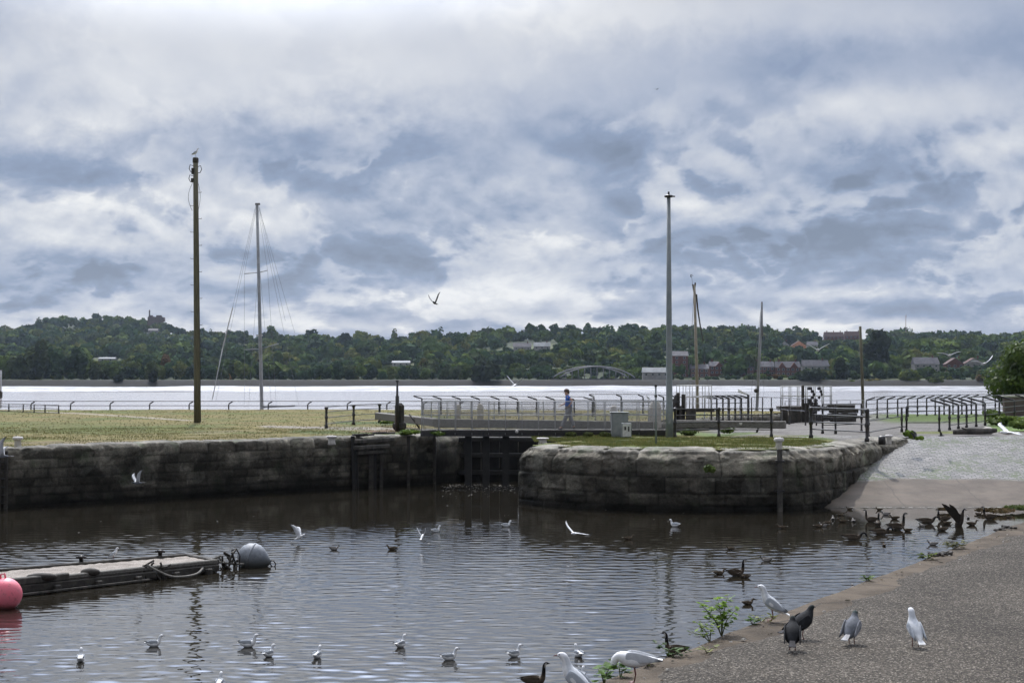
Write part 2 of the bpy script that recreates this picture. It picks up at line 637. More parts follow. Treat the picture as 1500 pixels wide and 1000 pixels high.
gust = 0.45 + 0.95 * fbm(X * 0.10, Y * 0.16, 0, 4, 71)
lee = 0.16 + 0.84 * sstep(57, 42, Y + 5 * (fbm(X * 0.15, Y * 0.15, 4, 3, 72) - 0.5))
lee *= 0.35 + 0.65 * sstep(3, 22, Y)
Z = H * gust * lee
idx = np.arange(X.size).reshape(X.shape)
F = np.stack([idx[:-1, :-1], idx[:-1, 1:], idx[1:, 1:], idx[1:, :-1]], -1).reshape(-1, 4)
o = mesh_np('basin_water', np.stack([X, Y, Z], -1).reshape(-1, 3), F, MT['canal'], None, None, True)
tag(o, 'dark rippled basin water reflecting sky and stone walls', 'water', kind='structure')
V = []; F = []
o = sheet('basin_water', -85, 60, 3, 75.5, -0.09, MT['canal'])
tag(o, 'quiet basin water at the margins of the rippled part', 'water', kind='structure')
o = sheet('river', -2600, 2600, 76, 985, -1.9, MT['river'])
tag(o, 'wide pale silty river behind the lock', 'water', kind='structure')

# ------------------------------------------------------------------ stone walls
m, N, p, out = newmat('quay_stone')
at = N.n('ShaderNodeVertexColor'); at.layer_name = 'Col'
mp = N.n('ShaderNodeMapping'); mp.inputs['Scale'].default_value = (1, 1, 0.18); N.put(mp.inputs[0], N.tc)
streak = N.mapr(N.noise(mp.outputs[0], 2.6, 6, 0.6), 0.42, 0.66)
patch = N.mapr(N.noise(N.tc, 1.3, 6, 0.65), 0.36, 0.64)
fine = N.noise(N.tc, 16, 6, 0.7)
c = N.mix(patch, (0.55, 0.54, 0.50), (1.15, 1.1, 1.02))
c = N.mix(N.m('MULTIPLY', streak, 0.55), c, (0.50, 0.52, 0.47))
c = N.mix(N.mapr(fine, 0.3, 0.7), N.mix(1.0, c, (0.62, 0.62, 0.62), 'MULTIPLY'), c)
c = N.mix(1.0, at.outputs[0], c, 'MULTIPLY')
# algae green blotches
alg = N.m('MULTIPLY', N.mapr(N.noise(N.tc, 0.9, 4, 0.6), 0.55, 0.68), 0.55)
c = N.mix(alg, c, N.mix(1.0, at.outputs[0], (0.42, 0.56, 0.36), 'MULTIPLY'))
N.put(p.inputs['Base Color'], c)
p.inputs['Roughness'].default_value = 0.9; p.inputs['Specular IOR Level'].default_value = 0.2
bump(N, p, N.m('ADD', N.noise(N.tc, 9, 6, 0.65), N.m('MULTIPLY', N.noise(N.tc, 34, 4, 0.6), 0.4)), 0.9, 0.09)
MT['stone'] = m


def resample(pts, ds):
    P = np.array([(q[0], q[1]) for q in pts], float)
    seg = np.hypot(*np.diff(P, axis=0).T)
    s = np.concatenate([[0], np.cumsum(seg)])
    n = int(s[-1] / ds) + 1
    t = np.linspace(0, s[-1], n)
    return t, np.interp(t, s, P[:, 0]), np.interp(t, s, P[:, 1])


def catmull(pts, n=12):
    P = [Vector(p) for p in pts]
    P = [2 * P[0] - P[1]] + P + [2 * P[-1] - P[-2]]
    r = []
    for i in range(1, len(P) - 2):
        for k in range(n):
            t = k / n
            a, b, c, d = P[i - 1], P[i], P[i + 1], P[i + 2]
            r.append(0.5 * ((2 * b) + (c - a) * t + (2 * a - 5 * b + 4 * c - d) * t * t + (3 * b - a - 3 * c + d) * t ** 3))
    r.append(P[-2])
    return r


def stone_wall(name, pts, courses, zb, blk, amp, seed, ds=0.05, dz=0.05, topw=0.8, tone=1.0, round_=0.16, parent=None, topz=None, dark=1.0, tilt=0.05):
    """wall face along pts (outside is on the right hand of the path), course heights from the top down"""
    t, X, Y = resample(pts, ds)
    n = len(t)
    tx = np.gradient(X, t); ty = np.gradient(Y, t)
    L = np.hypot(tx, ty); tx /= L; ty /= L
    # smooth normals
    k = np.ones(9) / 9
    nx = np.convolve(np.pad(ty, 4, 'edge'), k, 'valid'); ny = -np.convolve(np.pad(tx, 4, 'edge'), k, 'valid')
    zt = 2.1
    edges = [zt]
    for h in courses: edges.append(edges[-1] - h)
    while edges[-1] > zb: edges.append(edges[-1] - courses[-1])
    rng = np.random.RandomState(seed)
    zz = np.arange(zb, zt + 1e-6, dz); zz[-1] = zt
    S, Z = np.meshgrid(t, zz)
    wob = 0.05 * (fbm(S * 0.7, Z * 1.5, 0, 3, seed) - 0.5) * 2
    Zw = Z + wob * (Z < zt - 0.1)
    off = np.zeros_like(S); ton = np.ones_like(S); joint = np.zeros_like(S); toph = np.zeros(n)
    for ci in range(len(edges) - 1):
        hi, lo = edges[ci], edges[ci + 1]
        inb = (Zw <= hi + (1 if ci == 0 else 0)) & (Zw > lo)
        bl = blk[min(ci, len(blk) - 1)]
        js = [rng.uniform(-bl, 0)]
        while js[-1] < t[-1] + bl: js.append(js[-1] + bl * rng.uniform(0.6, 1.45))
        js = np.array(js)
        Sw = S + 0.04 * (fbm(S * 2, Z * 3, 5, 2, seed) - 0.5) * 2
        bi = np.clip(np.searchsorted(js, Sw) - 1, 0, len(js) - 2)
        bo = rng.uniform(-1, 1, len(js)); bt = rng.uniform(0.6, 1.2, len(js)) if ci == 0 else rng.uniform(0.6, 1.25, len(js))
        ds_ = np.minimum(Sw - js[bi], js[bi + 1] - Sw)
        dz_ = np.minimum(hi - Zw, Zw - lo) if ci else Zw - lo
        e = np.minimum(np.maximum(ds_, 0), np.maximum(dz_, 0))
        rr = 0.11 if ci == 0 else 0.05
        lumpy = 0.35 + 1.1 * fbm(S * 0.6, Z * 1.2, 21, 3, seed + 4)
        prof = -amp * (1.6 if ci == 0 else 0.7) * lumpy * np.exp(-(e / (rr * 0.6)) ** 1.2)
        off = np.where(inb, prof + bo[bi] * amp * (0.7 if ci == 0 else 0.35), off)
        ton = np.where(inb, bt[bi], ton)
        joint = np.where(inb, np.exp(-(e / 0.03) ** 2) * np.clip(lumpy * (1.0 if ci == 0 else 0.7), 0, 1), joint)
        if ci == 0:
            b0 = bi[-1]
            toph = bo[b0] * 0.03 - 0.05 * np.exp(-(ds_[-1] / 0.12) ** 2)
    off += amp * 1.7 * (fbm(S * 1.3, Z * 2.0, 1, 5, seed + 3) - 0.5) * 2 + amp * 1.3 * (fbm(S * 0.4, Z * 0.8, 2, 2, seed + 13) - 0.5) * 2
    # worn, rounded upper edge
    er = sstep(zt - round_ * 2.2, zt, Z)
    chip = sstep(0.50, 0.62, fbm(S * 1.5, Z * 1.5, 31, 4, seed + 17))
    off -= round_ * er ** 3.2 * (0.15 + 1.5 * fbm(S * 0.8, 0 * Z, 3, 4, seed + 9)) + 0.09 * chip * sstep(zt - 0.6, zt - 0.1, Z) * (round_ > 0.15)
    off -= 0.05 * sstep(0.56, 0.60, fbm(S * 2.2, Z * 2.6, 37, 4, seed + 23))
    VX = X[None, :] + nx[None, :] * off; VY = Y[None, :] + ny[None, :] * off
    VZ = Z + (toph[None, :] - tilt) * sstep(zt - 0.6, zt, Z)
    # stains: lower parts dark and wet, top pale
    band = sstep(0.0, 0.42, Z + 0.1 * (fbm(S * 0.8, Z, 4, 3, seed) - 0.5) * 2)
    base = np.stack([0.27 + 0 * S, 0.25 + 0 * S, 0.215 + 0 * S], -1)
    lowc = np.array([0.050, 0.047, 0.040])
    c = lowc + (base - lowc) * (band * 0.85 + 0.15)[..., None]
    upper = sstep(1.0, 1.95, Z + 0.5 * (fbm(S * 0.5, Z * 0.8, 8, 4, seed) - 0.5))
    c = c * (0.42 + 0.62 * upper)[..., None] * (0.05 + 1.75 * fbm(S * 0.9, Z * 1.3, 15, 5, seed + 6))[..., None]
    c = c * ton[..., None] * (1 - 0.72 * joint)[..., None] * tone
    c = c * np.where(Z > 0.45, 1, 0.8)[..., None]
    mort = (fbm(S * 1.1, Z * 1.4, 11, 5, seed + 5) > 0.585) & (Z > 0.5)      # pale cement repairs and lime bloom
    c = np.where(mort[..., None], c * np.array([1.6, 1.62, 1.6]) + 0.02, c)
    # top surface
    rows = 7
    tX = []; tY = []; tZ = []; tC = []
    for j in range(1, rows + 1):
        q = j / rows
        w = q * topw
        tX.append(VX[-1] - nx * w); tY.append(VY[-1] - ny * w)
        nz = fbm(t * 2.2, 0 * t + w * 3, 6, 4, seed + 2) - 0.5
        tZ.append(VZ[-1] + (tilt + 0.03) * q ** 0.7 + 0.02 * math.sin(q * 3.14) + 0.05 * nz - 0.05 * (q > 0.93))
        g = 0.36 * (0.5 + 1.0 * fbm(t * 1.7, 0 * t + w * 2, 2, 4, seed))
        jt = (1 - 0.5 * joint[-1])
        tC.append(np.stack([g * jt, g * 0.96 * jt, g * 0.88 * jt], -1) * min(1.2, tone))
    er2 = sstep(zt - round_ * (0.02 + 0.6 * fbm(t * 2.3, 0 * t, 4, 5, seed + 19)), zt, Z)
    c = c * (1 - er2[..., None]) + tC[0][None] * er2[..., None]
    VX = np.vstack([VX] + [np.array(tX)]); VY = np.vstack([VY] + [np.array(tY)]); VZ = np.vstack([VZ] + [np.array(tZ)])
    C = np.concatenate([c, np.array(tC)], 0)
    R = VX.shape[0]
    V = np.stack([VX, VY, VZ], -1).reshape(-1, 3)
    idx = np.arange(R * n).reshape(R, n)
    F = np.stack([idx[:-1, :-1], idx[:-1, 1:], idx[1:, 1:], idx[1:, :-1]], -1).reshape(-1, 4)
    return mesh_np(name, V, F, MT['stone'], parent, C.reshape(-1, 3) * dark, True)


LW0 = Vector((-62.0, 16.8)); LW1 = G(638, 708, 0).xy
lw = stone_wall('quay_wall', [LW0 + (LW1 - LW0) * (1 - i / 20) for i in range(20, -1, -1)][::1], [0.42, 0.34, 0.34, 0.30], -0.4, [1.5, 0.8, 0.7, 0.7], 0.035, 3, 0.07, 0.05, tone=0.75, round_=0.10, tilt=0.02)
tag(lw, 'long straight dark stone quay wall with a pale top edge below the lawn', 'wall')
# lock chamber side continuing behind the corner, and its gate
LD = Vector((0.45, 0.893)).normalized()
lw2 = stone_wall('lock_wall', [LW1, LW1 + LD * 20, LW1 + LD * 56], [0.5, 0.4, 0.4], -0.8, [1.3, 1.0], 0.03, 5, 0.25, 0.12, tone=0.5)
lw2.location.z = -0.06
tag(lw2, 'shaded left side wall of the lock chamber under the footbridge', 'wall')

PB = [G(758, 736, 0), G(800, 741, 0), G(880, 746, 0), G(1000, 749, 0), G(1100, 749, 0), G(1175, 747, 0), G(1225, 740, 0)]
PT = [G(1268, 646.5), G(1300, 643), G(1338, 640)]
pier_path = catmull([Vector((q.x, q.y)) for q in PB + PT], 12)
RW = [Vector((PB[0].x, PB[0].y)) + LD * 50, Vector((PB[0].x, PB[0].y)) + LD * 12]
c0 = Vector((PB[0].x, PB[0].y))
corner = [c0 + LD * 0.45 + Vector((-0.02, 0)), c0 + LD * 0.12 + Vector((0.0, 0.0)), c0 + Vector((0.12, -0.02))]
pw = stone_wall('pier_wall', corner + pier_path[1:], [0.95, 0.55, 0.42, 0.40], -0.4, [2.1, 1.3, 1.1], 0.058, 12, 0.045, 0.04, topw=1.0, tone=1.0, round_=0.24, tilt=0.10)
tag(pw, 'curved bulging stone pier wall of huge worn blocks in front of the lamp post', 'wall')
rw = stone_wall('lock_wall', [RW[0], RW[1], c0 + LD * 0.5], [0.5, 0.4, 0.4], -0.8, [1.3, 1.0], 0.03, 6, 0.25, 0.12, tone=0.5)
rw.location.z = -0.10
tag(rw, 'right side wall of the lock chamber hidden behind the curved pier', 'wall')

# ------------------------------------------------------------------ ground material driven by painted surface kinds
m, N, p, out = newmat('ground_cover')
at = N.n('ShaderNodeVertexColor'); at.layer_name = 'Col'
f1 = N.noise(N.tc, 7.0, 6, 0.7)
f2 = N.noise(N.tc, 0.8, 5, 0.6)
f3 = N.noise(N.tc, 38.0, 4, 0.7)
k = N.m('ADD', N.m('ADD', N.mapr(f1, 0.3, 0.7, 0.62, 1.2), N.mapr(f2, 0.3, 0.7, -0.16, 0.16)), N.mapr(f3, 0.3, 0.7, -0.22, 0.22))
c = N.mix(1.0, at.outputs[0], N.comb(k, k, k), 'MULTIPLY')
N.put(p.inputs['Base Color'], c)
p.inputs['Roughness'].default_value = 0.95
p.inputs['Specular IOR Level'].default_value = 0.15
bump(N, p, N.m('ADD', f1, f3), 0.7, 0.03)
MT['ground'] = m


def inside(X, Y, poly):
    r = np.zeros(X.shape, bool)
    n = len(poly)
    for i in range(n):
        x1, y1 = poly[i][0], poly[i][1]; x2, y2 = poly[(i + 1) % n][0], poly[(i + 1) % n][1]
        if y1 == y2: continue
        c = ((y1 > Y) != (y2 > Y)) & (X < (x2 - x1) * (Y - y1) / (y2 - y1) + x1)
        r ^= c
    return r


def land(name, x0, x1, y0, y1, res, poly, zf, cf, mat, label, cat='ground'):
    xs = np.arange(x0, x1 + res, res); ys = np.arange(y0, y1 + res, res)
    X, Y = np.meshgrid(xs, ys)
    Z = zf(X, Y); C = cf(X, Y, Z)
    idx = np.arange(X.size).reshape(X.shape)
    F = np.stack([idx[:-1, :-1], idx[:-1, 1:], idx[1:, 1:], idx[1:, :-1]], -1).reshape(-1, 4)
    cx = (X[:-1, :-1] + res / 2).ravel(); cy = (Y[:-1, :-1] + res / 2).ravel()
    F = F[inside(cx, cy, poly)]
    used = np.unique(F); re = np.full(X.size, -1); re[used] = np.arange(len(used))
    V = np.stack([X, Y, Z], -1).reshape(-1, 3)[used]
    o = mesh_np(name, V, re[F], mat, None, C.reshape(-1, 3)[used], True)
    return tag(o, label, cat, kind='structure')


def patchmask(PX_, PY_, pts, soft, X, Y, sc=1.5, seed=1):
    """soft mask round a polyline of (px, py, halfwidth_px)"""
    best = np.full(PX_.shape, 9.0)
    for (a, b) in zip(pts[:-1], pts[1:]):
        ax, ay, aw = a; bx, by, bw = b
        t = np.clip(((PX_ - ax) * (bx - ax) + (PY_ - ay) * 6 * (by - ay) * 6) / ((bx - ax) ** 2 + 36 * (by - ay) ** 2 + 1e-9), 0, 1)
        qx = ax + t * (bx - ax); qy = ay + t * (by - ay); w = aw + t * (bw - aw)
        d = np.sqrt(((PX_ - qx) / 6) ** 2 + (PY_ - qy) ** 2) / w
        best = np.minimum(best, d)
    nz = (fbm(X * sc, Y * sc, 0, 4, seed) - 0.5) * 1.4
    return 1 - sstep(1 - soft, 1 + soft, best + nz)


def blend(C, m_, col):
    return C * (1 - m_[..., None]) + np.array(col) * m_[..., None]


def lawn_z(X, Y):
    return 2.06 + 0.06 * (fbm(X * 0.12, Y * 0.12, 0, 3, 4) - 0.5) * 2 + 0.03 * (fbm(X * 1.1, Y * 1.1, 0, 3, 8) - 0.5) * sstep(0, 8, 200 - Y)


def lawn_c(X, Y, Z):
    px, py = PXn(X, Y, Z)
    n = fbm(X * 0.25, Y * 0.25, 0, 4, 21); n2 = fbm(X * 1.6, Y * 1.6, 0, 3, 22)
    dry = np.array([0.145, 0.120, 0.042]); green = np.array([0.085, 0.100, 0.023]); lush = np.array([0.045, 0.078, 0.018])
    C = dry + (green - dry) * sstep(0.46, 0.72, n * 0.7 + n2 * 0.3)[..., None]
    g = sstep(615, 622, py) * (1 - sstep(632, 638, py)) * (1 - sstep(120, 300, px)) * sstep(0.35, 0.6, n2 * .6 + n * .4 + .1)
    C = blend(C, g * 0.85, green * 0.95)
    C = blend(C, patchmask(px, py, [(500, 619, 2.5), (640, 620, 2.5)], 0.5, X, Y, 1.2, 5) * 0.8, lush)
    C = blend(C, patchmask(px, py, [(440, 632, 2.2), (640, 636, 2.5)], 0.6, X, Y, 1.2, 6) * 0.8, lush * 1.1)
    C = blend(C, patchmask(px, py, [(600, 636, 4), (645, 634, 3)], 0.6, X, Y, 1.2, 7) * 0.8, lush * 0.8)
    C = blend(C, patchmask(px, py, [(55, 603, 0.5), (130, 606, 0.7), (275, 615.5, 0.8)], 0.5, X, Y, 1.5, 9), (0.27, 0.24, 0.19))
    C = blend(C, patchmask(px, py, [(392, 624.5, 1.6), (480, 627, 1.8), (560, 628, 2.2), (625, 629, 1.6)], 0.4, X, Y, 1.0, 10), (0.24, 0.215, 0.18))
    C = blend(C, patchmask(px, py, [(532, 632, 1.3), (572, 631, 1.8)], 0.4, X, Y, 1.0, 11), (0.15, 0.095, 0.07))
    C = blend(C, patchmask(px, py, [(0, 649, 1.6), (250, 646, 1.6), (440, 643, 1.4)], 0.7, X, Y, 0.7, 12) * 0.6, (0.17, 0.135, 0.085))
    C = blend(C, patchmask(px, py, [(290, 634, 2), (340, 632, 1.6)], 0.7, X, Y, 0.7, 13) * 0.5, (0.17, 0.145, 0.09))
    return C


LL = [tuple(LW0 + Vector((-0.45, 0.45))), tuple(LW1 + Vector((-0.45, 0.45))), tuple(LW1 + LD * 56 + Vector((-0.4, 0))), (-3, 128.5), (-95, 128.5), (-95, 17)]
land('lawn', -95, 24, 17, 128, 0.36, LL, lawn_z, lawn_c, MT['ground'], 'dry olive lawn with worn paths beyond the left quay wall', 'grass')
o = mesh_np('riverside_path', [(-110, 128, 1.62), (40, 128, 1.62), (40, 133.5, 1.55), (-110, 133.5, 1.55), (-110, 133.5, -3), (40, 133.5, -3)], [[0, 1, 2, 3], [3, 2, 5, 4]], MT['ground'], None, np.full((6, 3), 0.25))
tag(o, 'low riverside path along the river railing', 'path', kind='structure')


def pier_z(X, Y):
    return 2.07 + 0.05 * (fbm(X * 0.4, Y * 0.4, 0, 3, 14) - 0.5) * 2 + 0.03 * (fbm(X * 1.5, Y * 1.5, 0, 3, 8) - 0.5)


def pier_c(X, Y, Z):
    px, py = PXn(X, Y, Z)
    n = fbm(X * 0.5, Y * 0.5, 0, 4, 31); n2 = fbm(X * 2.2, Y * 2.2, 0, 3, 32)
    dry = np.array([0.135, 0.125, 0.045]); green = np.array([0.075, 0.105, 0.024])
    tar = np.array([0.135, 0.127, 0.117])
    C = dry + (green - dry) * sstep(0.40, 0.6, n * 0.5 + n2 * 0.5)[..., None]
    k = sstep(638.5, 636.5, py + (n2 - 0.5) * 3 - sstep(1180, 1250, px) * 9) * sstep(1000, 1060, px)
    C = blend(C, k, tar * (0.85 + 0.3 * 1))
    C = blend(C, sstep(1215, 1245, px + (n2 - .5) * 30), tar * 1.05)
    C = blend(C, patchmask(px, py, [(1000, 634, 2), (1060, 637, 2), (1100, 634, 1.4)], 0.5, X, Y, 1.2, 7) * 0.8, (0.09, 0.13, 0.035))
    gr = sstep(622, 615, py) * sstep(1265, 1310, px + (n - .5) * 50)
    C = blend(C, gr, (0.07, 0.10, 0.025))
    C = blend(C, patchmask(px, py, [(1330, 634, 1.6), (1400, 633, 2), (1500, 628, 2.2)], 0.5, X, Y, 1, 3), (0.13, 0.14, 0.05))
    C = blend(C, sstep(1440, 1455, px) * sstep(634, 630, py), (0.10, 0.15, 0.04))
    return C


SL_TOP = 70.4; SL_BOT = 59.6      # slipway: water edge to crest


def slip_z(Y):
    return 2.1 * (Y - SL_BOT) / (SL_TOP - SL_BOT)


def inset(path, w):
    r_ = []
    for i, q in enumerate(path):
        t_ = (path[min(i + 1, len(path) - 1)] - path[max(i - 1, 0)]).normalized()
        r_.append((q.x - t_.y * w, q.y + t_.x * w))
    return r_


pp = inset(pier_path, 0.55)
LR = pp[:-3] + [(16.6, SL_TOP), (75, SL_TOP), (75, 113), (c0.x + LD.x * 50 + 0.3, 113)] + [(c0.x + LD.x * 48 + 0.3, c0.y + LD.y * 48), (c0.x + LD.x * .4 + 0.35, c0.y + LD.y * .4 + .3)]
land('pier_ground', -1, 75, 56, 113, 0.22, LR, pier_z, pier_c, MT['ground'], 'grassy pier top and tarmac yard between the lock and slipway')

# slipway: concrete foot, setts above
m, N, p, out = newmat('slipway_setts')
x, y, z = N.sep(N.tc)
wz = N.m('ADD', y, N.m('MULTIPLY', N.noise(N.tc, 0.35, 3, 0.5), 1.6))
isset = N.mapr(wz, 64.0, 64.35)
br = N.n('ShaderNodeTexBrick')
br.inputs['Scale'].default_value = 1.0
br.inputs['Mortar Size'].default_value = 0.022
br.inputs['Mortar Smooth'].default_value = 0.4
br.inputs['Brick Width'].default_value = 0.30
br.inputs['Row Height'].default_value = 0.17
mp = N.n('ShaderNodeMapping'); mp.inputs['Rotation'].default_value = (0, 0, 0.05)
dn_ = N.n('ShaderNodeTexNoise'); dn_.inputs['Scale'].default_value = 1.1; dn_.inputs['Detail'].default_value = 4; N.put(dn_.inputs['Vector'], N.tc)
va = N.n('ShaderNodeVectorMath', operation='MULTIPLY_ADD'); N.put(va.inputs[0], dn_.outputs[1]); va.inputs[1].default_value = (0.35, 0.35, 0); N.put(va.inputs[2], N.tc)
N.put(mp.inputs[0], va.outputs[0]); N.put(br.inputs[0], mp.outputs[0])
br.inputs['Color1'].default_value = (0.10, 0.096, 0.090, 1); br.inputs['Color2'].default_value = (0.20, 0.19, 0.177, 1); br.inputs['Mortar'].default_value = (0.045, 0.042, 0.036, 1)
n = N.noise(N.tc, 0.9, 5, 0.6)
moss = N.m('MULTIPLY', N.mapr(N.noise(N.tc, 0.55, 5, 0.7), 0.47, 0.60), N.mapr(N.noise(N.tc, 4.5, 4, 0.7), 0.42, 0.56))
sc = N.mix(moss, br.outputs[0], (0.06, 0.075, 0.03))
cc = N.mix(N.mapr(n, 0.3, 0.7), (0.064, 0.050, 0.038), (0.122, 0.097, 0.075))
cc = N.mix(N.mapr(N.noise(N.tc, 22, 4, 0.7), 0.4, 0.7, 0, 0.45), cc, (0.12, 0.10, 0.085))
lines = N.m('LESS_THAN', N.m('FRACT', N.m('ADD', N.m('MULTIPLY', x, 0.36), N.m('MULTIPLY', n, 0.12))), 0.022)
cc = N.mix(N.m('MULTIPLY', lines, 0.6), cc, (0.06, 0.05, 0.04))
mp3 = N.n('ShaderNodeMapping'); mp3.inputs['Scale'].default_value = (0.3, 2.6, 1); N.put(mp3.inputs[0], N.tc)
cc = N.mix(N.mapr(N.noise(mp3.outputs[0], 1.0, 6, 0.7), 0.45, 0.68, 0, 0.6), cc, (0.085, 0.073, 0.058))
c = N.mix(isset, cc, sc)
wet = N.mapr(N.m('ADD', y, N.m('MULTIPLY', n, 0.9)), 59.9, 60.8)
c = N.mix(wet, (0.055, 0.047, 0.035), c)
N.put(p.inputs['Base Color'], c)
N.put(p.inputs['Roughness'], N.m('ADD', N.m('MULTIPLY', isset, -0.16), 0.78)); p.inputs['Specular IOR Level'].default_value = 0.15
h = N.m('ADD', N.m('MULTIPLY', N.m('MULTIPLY', br.outputs[1], -1.0), isset), N.m('MULTIPLY', N.noise(N.tc, 9, 5, 0.6), 0.7))
bump(N, p, h, 0.6, 0.02)
MT['slip'] = m
xs = np.arange(9, 60, 0.3); ys = np.arange(57.8, SL_TOP + 0.01, 0.3)
X, Y = np.meshgrid(xs, ys)
Z = slip_z(Y) + 0.03 * (fbm(X * 0.5, Y * 0.5, 0, 3, 3) - 0.5) * 2 + 0.12 * sstep(16, 20, X) * sstep(61, 59.5, Y) * 0
idx = np.arange(X.size).reshape(X.shape)
F = np.stack([idx[:-1, :-1], idx[:-1, 1:], idx[1:, 1:], idx[1:, :-1]], -1).reshape(-1, 4)
o = mesh_np('slipway', np.stack([X, Y, Z], -1).reshape(-1, 3), F, MT['slip'], None, None, True)
tag(o, 'pale cobbled slipway sloping down into the basin', 'slipway', kind='structure')

# ------------------------------------------------------------------ near quay
E0 = G(864, 1000).xy; E1 = G(1490, 765).xy
ED = (E1 - E0).normalized(); EN = Vector((ED.y, -ED.x))        # EN points inland (right)
m, N, p, out = newmat('chip_seal_tarmac')
vo = N.n('ShaderNodeTexVoronoi'); N.put(vo.inputs['Vector'], N.tc); vo.inputs['Scale'].default_value = 80
vo2 = N.n('ShaderNodeTexVoronoi'); N.put(vo2.inputs['Vector'], N.tc); vo2.inputs['Scale'].default_value = 48
g1 = N.sep(vo.outputs['Color'])[0]; g2 = N.sep(vo2.outputs['Color'])[1]
c = N.ramp(g1, [(0.0, (0.03, 0.027, 0.023)), (0.45, (0.095, 0.085, 0.073)), (0.8, (0.17, 0.155, 0.138)), (0.93, (0.27, 0.245, 0.215)), (1, (0.70, 0.66, 0.60))])
c = N.mix(N.mapr(g2, 0.95, 0.99), c, (0.36, 0.34, 0.31))
big = N.noise(N.tc, 0.5, 5, 0.6)
c = N.mix(1.0, c, N.mix(N.mapr(big, 0.3, 0.7), (0.36, 0.34, 0.31), (0.56, 0.53, 0.485)), 'MULTIPLY')
N.put(p.inputs['Base Color'], c)
p.inputs['Roughness'].default_value = 0.9; p.inputs['Specular IOR Level'].default_value = 0.12
bump(N, p, N.m('ADD', N.m('MULTIPLY', vo.outputs['Distance'], -1.0), N.m('MULTIPLY', N.noise(N.tc, 4, 3, 0.5), 0.6)), 0.9, 0.012)
MT['tarmac'] = m
m, N, p, out = newmat('worn_coping_concrete')
n = N.noise(N.tc, 1.4, 6, 0.65); n2 = N.noise(N.tc, 30, 5, 0.7)
c = N.mix(N.mapr(n, 0.35, 0.65), (0.050, 0.038, 0.027), (0.115, 0.090, 0.066))
c = N.mix(N.mapr(n2, 0.42, 0.7, 0, 0.5), c, (0.10, 0.09, 0.07))
vo = N.n('ShaderNodeTexVoronoi', feature='DISTANCE_TO_EDGE'); vo.inputs['Scale'].default_value = 0.9
N.put(vo.inputs['Vector'], N.mix(0.06, N.tc, N.n('ShaderNodeTexNoise').outputs[1]))
c = N.mix(N.mapr(vo.outputs[0], 0.0, 0.014, 0.8, 0.0), c, (0.04, 0.035, 0.03))
N.put(p.inputs['Base Color'], c); p.inputs['Roughness'].default_value = 0.92; p.inputs['Specular IOR Level'].default_value = 0.12
bump(N, p, N.m('ADD', n, n2), 0.7, 0.03)
MT['coping'] = m


def strip(name, a, b, w0, w1, z, mat, res, seed, amp, label, cat, edge=0.0, lip=False, fade=0.0):
    L = (b - a).length
    us = np.arange(0, L + res, res); ws = np.arange(w0, w1 + res * .5, res)
    if lip: ws = np.concatenate([[w0, w0 + 0.02], ws[1:]])
    U, W = np.meshgrid(us, ws)
    Wj = W + np.where(W <= w0 + 0.03, edge * (fbm(U * 1.3, U * 0, 2, 4, seed) - 0.5) * 2, 0)
    X = a.x + ED.x * U + EN.x * Wj; Y = a.y + ED.y * U + EN.y * Wj
    Z = z + amp * (fbm(X * 1.2, Y * 1.2, 0, 4, seed) - 0.5) * 2
    if lip: Z[0] = z - 0.25; Z[1] = Z[1] - 0.03
    if fade: Z += -0.045 * sstep(0.5, 0.0, W - w0 + 0.55 * (fbm(X * 1.6, Y * 1.6, 7, 4, 5) - 0.5)) + 0.02 * sstep(0.2, 1.0, W - w0)
    idx = np.arange(X.size).reshape(X.shape)
    F = np.stack([idx[:-1, :-1], idx[1:, :-1], idx[1:, 1:], idx[:-1, 1:]], -1).reshape(-1, 4)[:, ::-1]
    o = mesh_np(name, np.stack([X, Y, Z], -1).reshape(-1, 3), F[:, ::-1], mat, None, None, True)
    return tag(o, label, cat, kind='structure')


A_ = E0 - ED * 24; B_ = E1 + ED * 9
strip('quay_paving', A_, B_, 0.14, 40, 2.115, MT['tarmac'], 0.12, 41, 0.008, 'grey chip-seal tarmac quay in the foreground', 'ground', edge=0.0, fade=1)
strip('quay_kerb', A_, B_, 0.0, 1.0, 2.10, MT['coping'], 0.06, 42, 0.018, 'worn tan concrete edge strip of the near quay', 'kerb', edge=0.06, lip=True)
nw = stone_wall('quay_wall', [A_ + EN * 0.12, B_ + EN * 0.12, B_ + EN * 45][::-1], [0.4, 0.4], -0.4, [1.2], 0.02, 8, 0.3, 0.15, topw=0.3, topz=None)
nw.location.z = -0.16
tag(nw, 'near quay wall dropping below the foreground edge strip', 'wall')


# ================================================================== FAR SHORE
SK = [(-400, 482), (0, 480), (40, 477), (65, 467), (100, 462), (150, 462), (200, 464), (232, 467), (250, 475), (265, 484), (300, 483), (330, 485), (380, 488), (430, 488),
      (500, 490), (560, 490), (600, 487), (640, 488), (700, 484), (740, 482), (780, 479), (830, 477), (870, 480), (920, 481), (960, 479),
      (1020, 481), (1060, 478), (1100, 478), (1140, 484), (1170, 487), (1210, 484), (1260, 484), (1330, 486), (1400, 488), (1450, 488), (1500, 490), (1900, 488)]
SKX = np.array([a for a, b in SK]); SKY = np.array([b for a, b in SK])
DS0 = 965.0


def ridge(px):
    return np.interp(px, SKX, SKY), 1900 + 500 * sstep(330, 180, px) + 150 * np.sin(px / 170.0)


